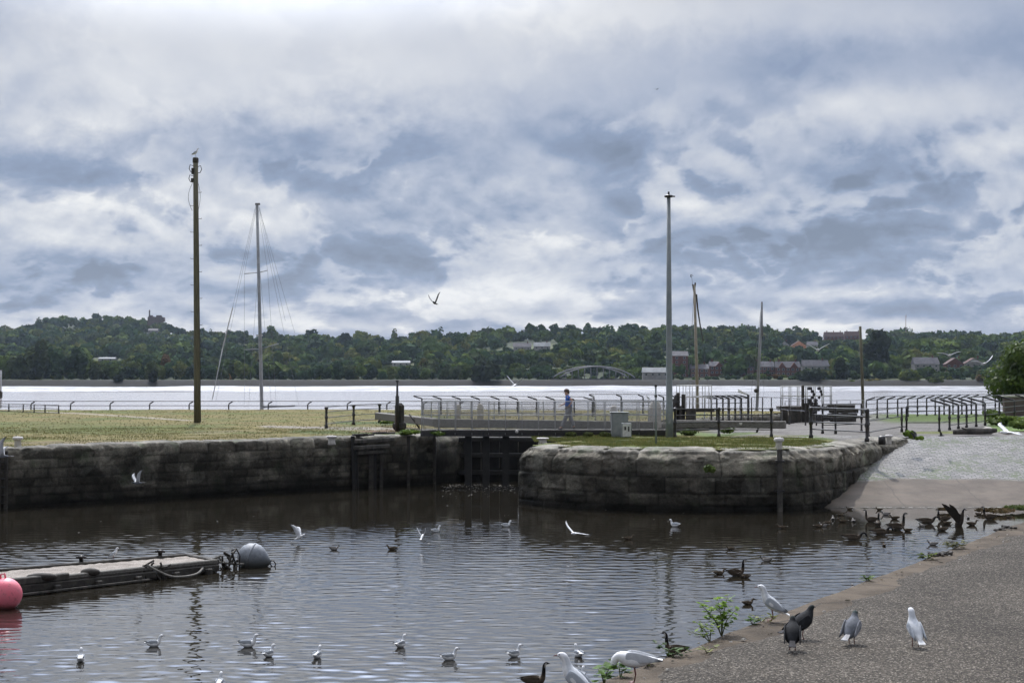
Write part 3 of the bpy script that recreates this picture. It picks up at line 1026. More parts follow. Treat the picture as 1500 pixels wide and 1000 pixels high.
def terr(X, Y):
    px = 750 + FPX * X / np.maximum(Y, 1)
    s, R = ridge(px)
    zr = CH + (550 - s) / FPX * R - 11.0
    t = np.clip((Y - 1040) / (R - 1040), 0, 1)
    # low ground by the river on the left, terraces on the right
    lo = t ** (1.5 - 0.55 * sstep(450, 900, px))
    z = 2.2 + (zr - 2.2) * lo
    z = np.where(Y > R, zr - (Y - R) * 0.02, z)
    z = z + 3 * (fbm(X / 160, Y / 160, 0, 3, 5) - 0.5) * t
    sh = sstep(DS0 - 12, DS0 + 8, Y)
    return np.where(Y < 1040, -2.4 + (z + 2.4) * sh, z)


gx = np.linspace(-1500, 1500, 260); gy = np.concatenate([np.linspace(DS0 - 14, 1045, 24), np.linspace(1060, 3600, 120)])
X, Y = np.meshgrid(gx, gy)
X = X * (Y / 1500)
Z = terr(X, Y)
pxx, _ = PXn(X, Y, Z)
f = fbm(X / 60, Y / 60, 0, 4, 2)
Cc = np.array([0.032, 0.042, 0.018]) + (np.array([0.075, 0.088, 0.036]) - np.array([0.032, 0.042, 0.018])) * sstep(0.45, 0.65, f)[..., None]
bank = sstep(DS0 + 14, DS0 + 6, Y)
Cc = blend(Cc, bank, (0.022, 0.020, 0.017))
idx = np.arange(X.size).reshape(X.shape)
F = np.stack([idx[:-1, :-1], idx[:-1, 1:], idx[1:, 1:], idx[1:, :-1]], -1).reshape(-1, 4)
o = mesh_np('hills', np.stack([X, Y, Z], -1).reshape(-1, 3), F, MT['ground'], None, Cc.reshape(-1, 3), True)
tag(o, 'wooded hills rising beyond the far river shore', 'hills', kind='structure')

# mud flats: low wet banks off the far shore
m, N, p, out = newmat('wet_mud')
n = N.noise(N.tc, 0.05, 6, 0.7)
N.put(p.inputs['Base Color'], N.mix(N.mapr(n, 0.42, 0.58), (0.03, 0.027, 0.024), (0.20, 0.185, 0.175)))
N.put(p.inputs['Roughness'], N.mapr(n, 0.3, 0.7, 0.55, 0.25))
bump(N, p, n, 0.8, 1.5)
MT['mud'] = m
gx = np.linspace(-330, 340, 420); gy = np.linspace(690, 962, 120)
X, Y = np.meshgrid(gx, gy)
fl = fbm(X / 55, Y / 16, 0, 5, 77) - 0.5
Z = -1.93 + 1.7 * fl + 0.45 * sstep(690, 930, Y + 150 * (fbm(X / 120, Y / 60, 3, 3, 9) - .5))
idx = np.arange(X.size).reshape(X.shape)
F = np.stack([idx[:-1, :-1], idx[:-1, 1:], idx[1:, 1:], idx[1:, :-1]], -1).reshape(-1, 4)
o = mesh_np('mud_flat', np.stack([X, Y, Z], -1).reshape(-1, 3), F, MT['mud'], None, None, True)
tag(o, 'glistening wet mud flats along the far shore', 'mud', kind='structure')

# foliage material
def foliage_mat(name, trans, var, rough=0.6, spec=0.25):
    m, N, p, out = newmat(name)
    at = N.n('ShaderNodeVertexColor'); at.layer_name = 'Col'
    n = N.noise(N.tc, var, 3, 0.6)
    c = N.mix(1.0, at.outputs[0], N.mix(N.mapr(n, 0.35, 0.65), (0.7, 0.75, 0.7), (1.35, 1.25, 1.2)), 'MULTIPLY')
    N.put(p.inputs['Base Color'], c)
    p.inputs['Roughness'].default_value = rough
    p.inputs['Specular IOR Level'].default_value = spec
    tr = N.n('ShaderNodeBsdfTranslucent'); N.put(tr.inputs[0], c)
    mx = N.n('ShaderNodeMixShader'); mx.inputs[0].default_value = trans
    m.node_tree.links.new(p.outputs[0], mx.inputs[1]); m.node_tree.links.new(tr.outputs[0], mx.inputs[2])
    m.node_tree.links.new(mx.outputs[0], out.inputs[0])
    return m


MT['far_leaf'] = foliage_mat('woodland_foliage', 0.15, 0.15, 0.9, 0.03)
MT['leaf'] = foliage_mat('leafy_foliage', 0.35, 1.5, 0.55, 0.12)
MT['bark'] = basic('bark', (0.05, 0.04, 0.03), (0.11, 0.09, 0.07), 0.9, 5, 25, 0.02)


def crown(rng, n, rx, rz, cz, size, lobes=9, shape='round'):
    """leaf clumps on the surfaces of several lobes: returns corner points (n,4,3) and a random tone factor"""
    lp = rng.normal(size=(lobes, 3)); lp /= np.linalg.norm(lp, axis=1)[:, None]
    lp *= rng.uniform(0.25, 0.72, (lobes, 1))
    lp[0] = 0
    lr = rng.uniform(0.32, 0.55, lobes); lr[0] = 0.62
    if shape == 'poplar': lp[:, :2] *= 0.5
    k = rng.randint(0, lobes, n)
    d = rng.normal(size=(n, 3)); d /= np.linalg.norm(d, axis=1)[:, None]
    c = lp[k] + d * lr[k][:, None] * rng.uniform(0.72, 1.06, (n, 1))
    nn = d + rng.normal(size=(n, 3)) * 0.36
    nn /= np.linalg.norm(nn, axis=1)[:, None]
    u = np.cross(nn, rng.normal(size=(n, 3))); u /= np.linalg.norm(u, axis=1)[:, None]
    v = np.cross(nn, u)
    s = size * rng.uniform(0.55, 1.25, (n, 1))
    c = c * np.array([rx, rx, rz]) + np.array([0, 0, cz])
    q = np.stack([c - u * s - v * s * 0.7, c + u * s * 0.9 - v * s, c + u * s + v * s * 0.8, c - u * s * 0.8 + v * s], 1)
    return q, rng.uniform(0.82, 1.22, n)


GREENS = [(0.044, 0.072, 0.022), (0.030, 0.054, 0.024), (0.062, 0.092, 0.024), (0.024, 0.042, 0.024), (0.045, 0.062, 0.028), (0.078, 0.100, 0.028), (0.034, 0.062, 0.028)]


def tree_group(name, label, cat, group, kind, trees, seed, trunkless=True):
    """trees: list of (x, y, z0, rx, h, colour, n, shape) in world space, joined into one object"""
    rng = np.random.RandomState(seed)
    Q = []; C = []
    for (x, y, z0, rx, h, colr, n, shape) in trees:
        q, l = crown(rng, n, rx, h * 0.5, h * 0.5, rx * (0.13 if n > 400 else 0.19), shape=shape)
        q = q + np.array([x, y, z0])
        q[..., 2] = np.maximum(q[..., 2], z0 - 0.5)
        Q.append(q.reshape(-1, 3))
        C.append(np.repeat(np.array(colr)[None] * l[:, None], 4, 0))
    V = np.concatenate(Q); C = np.concatenate(C)
    o = mesh_np(name, V, np.arange(len(V)).reshape(-1, 4), MT['far_leaf'], None, C)
    return tag(o, label, cat, group, kind)


# buildings stand where the photo shows roofs and fronts between the trees: keep that line of sight free of crowns
KEEP = [(1040, 1172, 528, 552, 1040), (985, 1010, 517, 552, 1030), (572, 602, 527, 536, 1120), (808, 935, 538, 560, 975),
        (690, 722, 503, 514, 1500), (750, 808, 502, 512, 1400), (1160, 1190, 498, 509, 1500), (1205, 1262, 488, 500, 1500), (1338, 1378, 522, 546, 1060),
        (1385, 1442, 520, 542, 1100), (142, 170, 522, 528, 1120), (935, 985, 538, 562, 1000), (216, 240, 455, 470, 2400), (1125, 1215, 525, 545, 1100), (215, 232, 480, 488, 1700), (1025, 1045, 545, 552, 1000)]


def find_y(px, base):
    """distance at which the hillside shows at this photo height"""
    ys_ = np.linspace(985, 2300, 500)
    xs_ = (px - 750) / FPX * ys_
    _, pz = PXn(xs_, ys_, terr(xs_, ys_))
    k_ = np.argmin(np.abs(pz - base) + (ys_ - 985) * 1e-4)
    return float(ys_[k_])


KEEP = [(a, b, t_, bt, min(2400, find_y((a + b) / 2, bt) + 5)) if (a, b) not in ((808, 935), (216, 240)) else (a, b, t_, bt, d_) for (a, b, t_, bt, d_) in KEEP]


def blocked(x, y, z0, rx, h):
    px, pt = PXn(x, y, z0 + h); _, pb = PXn(x, y, z0)
    w = rx * FPX / y
    for (a, b, t, bt, d) in KEEP:
        if y < d and px + w > a and px - w < b and pt < t + 0.62 * (bt - t) and pb > t: return True
    return False


def region_colour(rng, px, t):
    c = np.array(GREENS[rng.randint(len(GREENS))])
    if rng.rand() < 0.002: c = np.array([0.13, 0.08, 0.03])
    if rng.rand() < 0.03: c = np.array([0.09, 0.10, 0.03])
    if px < 300 and t < 0.15: c = c * 0.8
    return c * rng.uniform(0.95, 1.5)


rng = np.random.RandomState(7)
wood = []
y = 1042.0
row = 0
while y < 2560:
    xw = y * 0.345
    x = -xw + rng.uniform(0, 8)
    t = (y - 1040) / 1300
    while x < xw:
        px = 750 + FPX * x / y
        R = float(ridge(px)[1])
        if y < R + 45:
            h = rng.uniform(7, 15) * (1.2 if (y > R - 60 and rng.rand() < 0.25) else 1.0) * (1.25 if rng.rand() < 0.12 else 1.0)
            rx = h * rng.uniform(0.5, 0.85)
            yy = y + rng.uniform(-12, 12)
            z0 = float(terr(np.array(x), np.array(yy)))
            clearing = fbm(np.array(x / 70), np.array(yy / 110), 0, 3, 55) > (0.60 - 0.07 * (px > 700))
            nearridge = y > R - 130
            if clearing and not nearridge: h *= 0.45; rx *= 0.6
            for _ in range(3):
                if blocked(x, yy, z0, rx, h): h *= 0.62; rx *= 0.8
            if not blocked(x, yy, z0, rx, h):
                sh = 'poplar' if rng.rand() < 0.1 else 'round'
                wood.append((x, yy, z0 - 0.8, rx * (0.6 if sh == 'poplar' else 1), h * (1.15 if sh == 'poplar' else 1), region_colour(rng, px, t), 260 if y < 1500 else 190, sh))
        x += rng.uniform(7, 12) * (1 + 0.25 * t)
    y += 26 + 22 * t
    row += 1
tree_group('woodland', 'mixed green woodland covering the hills across the river', 'woodland', None, 'stuff', wood, 3)
print('woodland trees', len(wood))

# individual trees of the belt right behind the far shore
SHORE_TOP = [(0, 510), (60, 503), (120, 505), (180, 522), (230, 530), (300, 530), (380, 528), (450, 532), (520, 527), (600, 536), (660, 536), (700, 540), (760, 545), (812, 553), (930, 556), (1040, 556), (1180, 552), (1200, 545), (1300, 540), (1350, 548), (1440, 545), (1560, 540)]
STX = [a for a, b in SHORE_TOP]; STY = [b for a, b in SHORE_TOP]
px = -30.0
k = 0
while px < 1540:
    top = float(np.interp(px, STX, STY)) + rng.uniform(-8, 10)
    yy = rng.uniform(978, 1032)
    x = (px - 750) / FPX * yy
    z0 = float(terr(np.array(x), np.array(yy)))
    h = max(2.5, CH + (550 - top) / FPX * yy - z0)
    rx = min(max(h * rng.uniform(0.38, 0.55), 2.2), 8)
    for _ in range(3):
        if blocked(x, yy, z0, rx, h): h *= 0.66; rx *= 0.85
    if not blocked(x, yy, z0, rx, h):
        q = region_colour(rng, px, 0.0)
        tall = h > 11
        o = tree_group('tree', 'tall dark green tree in the belt behind the far shore' if tall else 'low bushy tree on the far bank above the mud', 'tree',
                       'tall trees behind the far shore' if tall else 'low trees on the far bank', None, [(0, 0, 0, rx, h, q, 620, 'round' if rng.rand() < 0.8 else 'poplar')], 100 + k)
        o.location = (x, yy, z0 - 0.4)
    k += 1
    px += rng.uniform(11, 19)

# trees that stand out
for (a, top, bot, w, yy, colr, lab, shp) in [
    (712, 518, 566, 44, 972, (0.026, 0.038, 0.020), 'big rounded dark tree standing alone at the far water edge', 'round'),
    (1232, 519, 562, 30, 985, (0.024, 0.036, 0.020), 'tall narrow dark tree left of the thin pole on the far shore', 'poplar'),
    (1286, 473, 545, 46, 1080, (0.026, 0.036, 0.020), 'tallest dark tree breaking the skyline on the right', 'round'),
    (1188, 538, 565, 40, 975, (0.024, 0.036, 0.018), 'wide dark tree on the far shore right of the brick terrace', 'round'),
    (1276, 552, 572, 34, 972, (0.13, 0.12, 0.035), 'yellowish round bush beyond the river behind the thin pole', 'round'),
    (1246, 556, 572, 20, 970, (0.11, 0.14, 0.035), 'small bright green bush left of the yellowish bush', 'round'),
    (1335, 540, 572, 34, 975, (0.075, 0.10, 0.025), 'bright green tree on the far shore below the grey house', 'round'),
    (1375, 552, 573, 36, 970, (0.060, 0.075, 0.022), 'broad olive bush at the far water edge on the right', 'round'),
    (1437, 550, 573, 22, 970, (0.13, 0.09, 0.045), 'brownish bush at the far water edge near the big leafy shrub', 'round'),
    (174, 545, 562, 17, 968, (0.020, 0.030, 0.018), 'squat dark bush left of its twin at the far water edge', 'round'),
    (224, 543, 562, 20, 968, (0.020, 0.030, 0.018), 'squat dark bush left of the telegraph pole at the far water edge', 'round'),
    (242, 512, 536, 22, 1100, (0.115, 0.068, 0.028), 'rusty orange tree left of the telegraph pole', 'round'),
    (395, 525, 545, 18, 1090, (0.10, 0.085, 0.03), 'olive brown tree right of the tall alloy mast', 'round'),
    (519, 535, 560, 24, 1060, (0.10, 0.09, 0.028), 'yellow-brown tree left of the pale low roof', 'round'),
    (622, 521, 545, 28, 1070, (0.085, 0.08, 0.026), 'olive tree right of the pale low roof', 'round'),
    (505, 486, 505, 26, 1800, (0.018, 0.028, 0.020), 'dark tree below the skyline left of the centre', 'round'),
]:
    p0 = D(a, bot, yy)
    z0 = min(p0.z, float(terr(np.array(p0.x), np.array(yy))))
    h = CH + (550 - top) / FPX * yy - z0
    o = tree_group('tree', lab, 'tree', None, None, [(0, 0, 0, w / 2 * yy / FPX, h, colr, 900, shp)], int(a))
    o.location = (p0.x, yy, z0)

# ------------------------------------------------------------------ buildings across the river
MT['brick'] = basic('red_brick', (0.095, 0.045, 0.038), (0.14, 0.065, 0.052), 0.9, 0.8, spec=.08)
MT['palewall'] = basic('pale_render', (0.22, 0.21, 0.20), (0.31, 0.30, 0.29), 0.9, 0.6, spec=.08)
MT['slate'] = basic('slate_roof', (0.075, 0.072, 0.082), (0.12, 0.115, 0.125), 0.6, 0.6, spec=.08)
MT['tile'] = basic('brown_tile_roof', (0.095, 0.065, 0.058), (0.14, 0.09, 0.078), 0.8, 0.6, spec=.08)
MT['orange'] = basic('orange_brick_gable', (0.50, 0.22, 0.13), (0.6, 0.30, 0.18), 0.9, 0.6, spec=.08)
MT['metalroof'] = basic('pale_metal_roof', (0.15, 0.16, 0.17), (0.22, 0.23, 0.24), 0.6, 0.4, spec=.08)
MT['glass'] = basic('window_glass', (0.02, 0.025, 0.03), None, 0.08, 1)
MT['frame'] = basic('white_window_frame', (0.36, 0.36, 0.36), None, 0.5, 1)
MT['castle'] = basic('ruin_sandstone', (0.10, 0.075, 0.07), (0.14, 0.11, 0.10), 0.9, 0.5, spec=.08)
MT['pipe'] = basic('pale_bridge_steel', (0.17, 0.17, 0.185), (0.24, 0.24, 0.25), 0.5, 0.3)


def house(px0, px1, eave, base, apex, y, wall, roof, label, nwin=0, gables=0, name='house', cat='house', dep=8.0, rows=2, yaw=0.0, chimneys=1, group=None):
    y = find_y((px0 + px1) / 2, base)
    a = D(px0, base, y); b = D(px1, base, y)
    w = b.x - a.x; cx = (a.x + b.x) / 2
    ze = CH + (550 - eave) / FPX * y; za = CH + (550 - apex) / FPX * y
    zg = min(a.z, float(terr(np.array(cx), np.array(y))))
    r = empty(name, (cx, y + dep / 2, zg), label, cat, group, yaw)
    H = ze - zg
    R = za - zg
    mb = MB().box((0, 0, H / 2), (w, dep, H))
    mb.build('wall', MT[wall], r, local=False)
    rb = MB()
    hw, hd = w / 2 + .4, dep / 2 + .5
    e = H - 0.05
    if gables == 'end':       # gable faces the viewer
        vs = [(-hw, -hd, e), (hw, -hd, e), (hw, hd, e), (-hw, hd, e), (0, -hd, R), (0, hd, R)]
        rb.add(vs, [(0, 3, 2, 1), (0, 4, 5, 3), (1, 2, 5, 4), (2, 3, 5), (0, 1, 4)])
        g = MB().add([(-w / 2, -dep / 2 - .55, H - .1), (w / 2, -dep / 2 - .55, H - .1), (0, -dep / 2 - .55, R - .3)], [(0, 1, 2)])
        g.poly([(-w / 2 + .1, -dep / 2 - .52, H - .1), (w / 2 - .1, -dep / 2 - .52, H - .1), (0, -dep / 2 - .52, R - .35)], 0.12, (0, -1, 0))
        g.build('gable', MT[wall], r, local=False)
    else:
        vs = [(-hw, -hd, e), (hw, -hd, e), (hw, hd, e), (-hw, hd, e), (-hw + .2, 0, R), (hw - .2, 0, R)]
        rb.add(vs, [(0, 3, 2, 1), (0, 1, 5, 4), (2, 3, 4, 5), (0, 4, 3), (1, 2, 5)])
    ro = rb.build('roof', MT[roof], r, local=False)
    for c in range(chimneys):
        xx = (-0.35 + 0.7 * c / max(1, chimneys - 1)) * w if chimneys > 1 else 0.3 * w
        MB().box((xx, 0, R + 0.5), (0.9, 0.7, 1.8)).build('chimney', MT['brick'], ro, local=False)
    if isinstance(gables, int) and gables:
        for g in range(gables):
            gx = (-0.5 + (g + 0.5) / gables) * w
            gw = min(2.6, w / gables * 0.35)
            gb = MB().poly([(gx - gw, -dep / 2 - .9, H - .3), (gx + gw, -dep / 2 - .9, H - .3), (gx, -dep / 2 - .9, H + (R - H) * .8)], 3.0, (0, 1, 0))
            gb.build('gable', MT[wall], r, local=False)
    fr = H / (rows + 0.1)
    for j in range(rows):
        for i in range(nwin):
            wx = (-0.5 + (i + 0.5) / nwin) * w
            wz = H - 1.3 - j * 2.7
            if wz < 0.8: continue
            fo = MB().box((wx, -dep / 2 - 0.04, wz), (1.5, 0.10, 1.4)).build('window', MT['frame'], r, local=False)
            MB().box((wx, -dep / 2 - 0.10, wz), (1.2, 0.04, 1.1)).build('pane', MT['glass'], fo, local=False)
    return r


house(1040, 1067, 536, 551, 529, 1042, 'brick', 'slate', 'red brick terrace block with white windows just right of the leaning tan mast', 4, 1, chimneys=2)
house(1068, 1104, 538, 551, 531, 1046, 'brick', 'slate', 'grey-roofed terrace with a white front gable between two brick blocks', 5, 1, chimneys=2)
house(1106, 1134, 537, 551, 529, 1050, 'brick', 'slate', 'brick terrace with many white windows right of the grey slanting mast', 5, 0, chimneys=2)
house(1137, 1172, 538, 552, 529, 1044, 'brick', 'slate', 'red brick terrace with twin gables at the right end of the row', 5, 2, chimneys=2)
house(1176, 1214, 536, 545, 527, 1105, 'palewall', 'slate', 'low pale house with a grey roof behind the wide dark tree', 4, 0)
house(1012, 1038, 540, 552, 533, 1055, 'brick', 'slate', 'brick terrace with a blue-grey roof between the tower block and tan mast', 4, 0)
house(942, 980, 545, 560, 538, 1000, 'palewall', 'metalroof', 'pale hipped pavilion left of the tall lamp post across the river', 4, 0, cat='pavilion', rows=1, chimneys=0)
house(986, 1008, 521, 552, 514, 1032, 'brick', 'slate', 'tall narrow red brick block right of the lamp post', 2, 0, name='apartment_block', cat='apartment block', rows=5, chimneys=0)
house(574, 600, 531, 537, 528, 1125, 'palewall', 'metalroof', 'low shed with a shining pale roof in the trees above the timber post', 3, 0, name='shed', cat='shed', rows=1, chimneys=0, dep=14)
house(144, 168, 525, 530, 523, 1125, 'palewall', 'metalroof', 'small pale-roofed shed in the dark trees on the far left', 2, 0, name='shed', cat='shed', rows=1, chimneys=0, dep=10)
house(690, 722, 509, 516, 504, 1510, 'palewall', 'tile', 'long house with a brown roof high on the wooded slope', 4, 0, rows=1)
house(752, 778, 508, 514, 502, 1405, 'palewall', 'slate', 'grey-roofed house on the slope above the walking boy', 3, 0, rows=1)
house(782, 806, 507, 514, 501, 1415, 'palewall', 'metalroof', 'pale-roofed house on the slope right of the grey-roofed one', 3, 0, rows=1)
house(1160, 1181, 506, 511, 499, 1510, 'orange', 'tile', 'orange gabled house lit on the hillside', 1, 'end', rows=1, chimneys=0)
house(1183, 1198, 505, 511, 500, 1530, 'palewall', 'slate', 'white house touching the orange gabled one on the hillside', 2, 0, rows=1)
house(1140, 1156, 505, 511, 499, 1520, 'palewall', 'slate', 'white-gabled house left of the orange gabled one', 1, 'end', rows=1)
house(1208, 1236, 493, 499, 486, 1520, 'brick', 'tile', 'brown-roofed hilltop terrace left of the tallest dark tree', 5, 0, rows=1, chimneys=3)
house(1238, 1262, 492, 499, 485, 1525, 'brick', 'tile', 'brown-roofed hilltop house nearest the tallest dark tree', 4, 0, rows=1, chimneys=2)
house(1340, 1376, 533, 546, 523, 1062, 'palewall', 'slate', 'large grey house with a broad slate roof above bright green trees', 4, 0, chimneys=1, dep=10)
house(1386, 1412, 533, 544, 524, 1105, 'brick', 'tile', 'brown house with a steep roof right of the large grey house', 3, 'end', chimneys=1)
house(1414, 1440, 532, 543, 524, 1110, 'palewall', 'tile', 'brown-roofed pale house nearest the big leafy shrub', 3, 'end', chimneys=1)
house(217, 231, 484, 488, 481, 1720, 'palewall', 'slate', 'white house on the slope below the hilltop ruin', 3, 0, rows=1, chimneys=0)
house(105, 116, 486, 490, 484, 1720, 'palewall', 'slate', 'small white house among trees on the left hill', 2, 0, rows=1, chimneys=0)

# hilltop ruin
r = D(228, 470, 2410)
rr = empty('castle_ruin', (r.x, 2410, r.z - 8), 'dark castle ruin with a slim turret crowning the left hill', 'castle')
a = MB(); s = 2410 / FPX
a.box((0, 0, 6), (22 * s, 8, 14)); a.box((-7 * s, 0, 14), (5 * s, 7, 4)); a.box((5 * s, 0, 14.5), (7 * s, 7, 3)); a.box((9 * s, 0, 10), (8 * s, 10, 6))
for i in range(9): a.box(((-10 + 2.4 * i) * s, 0, 13.6 if i % 2 else 13.2), (1.0 * s, 7.5, 1.4))
a.build('wall', MT['castle'], rr, local=False)
MB().lathe((-9 * s, 0, 12), [(1.1, 0), (1.0, 9), (1.3, 9.1), (1.2, 10), (0.1, 12)], 8, False).build('turret', MT['castle'], rr, local=False)

# arch bridge
yb = 978
rb = empty('arch_bridge', (D(872, 560, yb).x, yb, 0), 'low pale steel bridge with two shallow arches near the far shore', 'bridge')
cxp = D(872, 560, yb).x
for nm, off, dy in (('arch', 0, 0), ('arch', -10, 9)):
    pts = []
    for i in range(25):
        t = i / 24
        px = 820 + 110 * t + off
        pyv = 553 - 16.5 * (1 - (2 * t - 1) ** 2) ** 0.85
        q = D(px, pyv, yb + dy); pts.append((q.x - cxp, dy, q.z))
    mb = MB().tube(pts, 0.42, 6)
    ao = mb.build(nm, MT['pipe'], rb, local=False)
    for i in range(2, 23, 2):
        x_, y_, z_ = pts[i]
        MB().tube([(x_, y_, z_ + .3), (x_, y_, 1.6)], 0.12, 4).build('hanger', MT['wire'], ao, local=False)
w_ = D(935, 555, yb).x - D(805, 555, yb).x
MB().box((0, 4.5, 2.2), (w_, 8, 1.3)).build('deck', MT['slate'], rb, local=False)
for i in range(5):
    MB().box((-w_ / 2 + w_ * (i + .5) / 5, 4.5, -0.3), (1.6, 7, 4.0)).build('pier', MT['castle'], rb, local=False)

# transmitter mast on the skyline
q = D(1327, 490, 1950)
rm = empty('radio_mast', (q.x, 1950, q.z - 5), 'thin reddish radio mast rising above the skyline on the right', 'mast')
hm = D(1327, 461, 1950).z - q.z + 5
mb = MB().tube([(0, 0, 0), (0, 0, hm)], [0.5, 0.22], 5)
for k in range(7): mb.box((0, 0, hm * (0.3 + 0.1 * k)), (0.9, 0.9, 0.15))
mb.build('lattice', basic('red_mast_paint', (0.3, 0.12, 0.10), (0.35, 0.3, 0.3), 0.6, 0.3), rm, local=False)
MB().tube([(0.6, 0, hm - 3), (0.6, 0, hm + .8)], 0.2, 5).build('antenna', MT['galv'], rm, local=False)
# tall pole on the right bank
def pole_thing(name, px, top, base, y, r0, r1, mat, label, cat, lean=0.0, z0=None):
    a = D(px, base, y) if z0 is None else Vector((D(px, base, y).x, y, z0))
    b = D(px + lean, top, y)
    r = empty(name, a, label, cat)
    return r, a, b


# wrecks / derelict boats on the mud
for i, (px, py, w, lab) in enumerate([(222, 571, 28, 'long dark derelict barge lying on the mud left of the telegraph pole'), (267, 573, 13, 'short dark derelict barge nearest the telegraph pole on the mud'), (18, 571, 9, 'dark stump of a hull on the mud at the far left')]):
    y = 880
    c = D(px, py + 1, y); L = w * y / FPX
    r = empty('derelict_barge', (c.x, y, c.z - .4), lab, 'barge')
    mb = MB()
    sec = [(-0.5, 0.2, 1.5), (-0.42, 1.3, 1.1), (-0.2, 1.6, 0.8), (0.1, 1.6, 0.8), (0.38, 1.3, 1.0), (0.5, 0.2, 1.6)]
    vs = []
    for t, hw, hh in sec: vs += [(t * L, -hw, hh), (t * L, -hw * .6, 0), (t * L, hw * .6, 0), (t * L, hw, hh)]
    fs = []
    for k in range(5):
        o_ = 4 * k
        fs += [(o_, o_ + 1, o_ + 5, o_ + 4), (o_ + 1, o_ + 2, o_ + 6, o_ + 5), (o_ + 2, o_ + 3, o_ + 7, o_ + 6), (o_ + 3, o_, o_ + 4, o_ + 7)]
    fs += [(3, 2, 1, 0), (20, 21, 22, 23)]
    mb.add(vs, fs).build('hull', MT['darkwood'], r, local=False)
    MB().tube([(-L * .2, 0, .8), (-L * .26, 0, 2.4)], 0.12, 5).build('post', MT['darkwood'], r, local=False)

# ================================================================== MASTS OF THE BOATS AT THE RIVER EDGE
def sail_boat(px, y, lab, masts, lenm=9.0, rz=0.0):
    """hull lies at river level, hidden below the bank edge; masts stand on it"""
    bx = D(px, 600, y).x
    r = empty('sailing_boat', (bx, y, -2.0), lab, 'boat')
    mb = MB()
    L = lenm
    sec = [(-0.5, 0.8, 1.1), (-0.3, 1.2, 1.0), (0.0, 1.4, 1.0), (0.3, 1.0, 1.15), (0.5, 0.06, 1.35)]
    vs = []
    for t, hw, hh in sec: vs += [(t * L, -hw, hh), (t * L, -hw * .75, 0.3), (t * L, 0, -.3), (t * L, hw * .75, 0.3), (t * L, hw, hh)]
    fs = []
    for k in range(4):
        o_ = 5 * k
        for j in range(4): fs.append((o_ + j, o_ + j + 1, o_ + j + 6, o_ + j + 5))
        fs.append((o_ + 4, o_, o_ + 5, o_ + 9))
    fs += [(4, 3, 2, 1, 0), (20, 21, 22, 23, 24)]
    mb.add(vs, fs)
    mb.build('hull', MT['hull'], r, local=False)
    MB().box((-0.5, 0, 1.35), (L * .35, 1.5, .6), bev=.1).build('cabin', MT['whiterail'], r, local=False)
    return r, Vector((bx, y, -2.0))


# tall alloy mast
YB = 137
r, o0 = sail_boat(384, YB, 'moored yacht with a tall grey alloy mast beyond the river railing', None)
a = D(385, 598, YB) - o0; a.z = 0.9; b = D(376.5, 300, YB) - o0
mo = MB().tube([a, a.lerp(b, .5), b], [0.15, 0.14, 0.115], 10).build('mast', MT['alloy'], r, local=False)
MB().box(b + Vector((0.05, 0, 0.05)), (0.38, 0.2, 0.16)).build('mast_head', MT['wire'], mo, local=False)
MB().tube([D(432, 594, YB) - o0, D(386, 596, YB) - o0], 0.08, 8).build('boom', MT['alloy'], mo, local=False)
for (pa, pb, yy) in [((358, 401), (380, 399), 0), ((380, 399), (392, 396), 1.0), ((357, 512), (381, 511), 0), ((384, 510), (408, 503), 1.0)]:
    MB().tube([D(pa[0], pa[1], YB) - o0, D(pb[0], pb[1], YB) - o0], 0.035, 6).build('spreader', MT['alloy'], mo, local=False)
MB().box(D(380, 491, YB) - o0, (0.5, .25, .12)).build('bracket', MT['galv'], mo, local=False)
MB().ball(D(379.5, 528, YB) - o0, (.14, .12, .12), 8, 6).build('radar_reflector', MT['darkwood'], mo, local=False)
for (p0, p1) in [((374, 303), (310, 588)), ((375, 303), (316, 588)), ((376, 303), (358, 401)), ((358, 401), (358, 596)), ((378, 303), (392, 396)), ((392, 396), (405, 596)),
                 ((379, 303), (432, 488)), ((379, 303), (438, 596)), ((378, 399), (364, 596)), ((381, 399), (398, 596)), ((380, 303), (418, 470))]:
    MB().tube([D(p0[0], p0[1], YB) - o0, D(p1[0], p1[1], YB) - o0], 0.009, 4, False).build('stay', MT['wire'], mo, local=False)
MB().tube([D(341, 450, YB) - o0, D(326, 510, YB) - o0], 0.05, 6).tube([D(326, 510, YB) - o0, D(311, 585, YB) - o0], 0.04, 6).build('furled_sail', MT['hull'], mo, local=False)

YB = 122
r, o0 = sail_boat(1022, YB, 'wooden boat with a leaning tan mast and a dark furled spar', None, 8)
a = D(1024, 598, YB) - o0; b = D(1017, 417, YB) - o0; a.z = 0.9
mo = MB().tube([a, b], [0.135, 0.09], 8).build('mast', MT['spar'], r, local=False)
MB().tube([D(1014.5, 416, YB) - o0, D(1016.5, 428, YB) - o0], 0.05, 5).tube([D(1018.5, 414, YB) - o0, D(1017.5, 424, YB) - o0], 0.06, 5).build('mast_head', MT['darkwood'], mo, local=False)
MB().tube([D(1020, 431, YB) - o0, D(1022, 452, YB) - o0, D(1026.5, 482, YB) - o0, D(1030, 500, YB) - o0], [0.07, 0.06, .05, .03], 6).build('spar', MT['darkwood'], mo, local=False)
MB().tube([D(1012, 402, YB) - o0, D(1012, 406, YB) - o0], 0.04, 5).tube([D(1012, 402, YB) - o0, D(1015.5, 404, YB) - o0], .02, 4).tube([D(1013, 405, YB) - o0, D(1015, 418, YB) - o0], .012, 4).build('wind_vane', MT['wire'], mo, local=False)
for (p0, p1) in [((1016, 420), (1011, 596)), ((1018, 420), (1042, 596)), ((1017, 420), (1006, 596))]:
    MB().tube([D(p0[0], p0[1], YB) - o0, D(p1[0], p1[1], YB) - o0], 0.008, 4, False).build('stay', MT['wire'], mo, local=False)

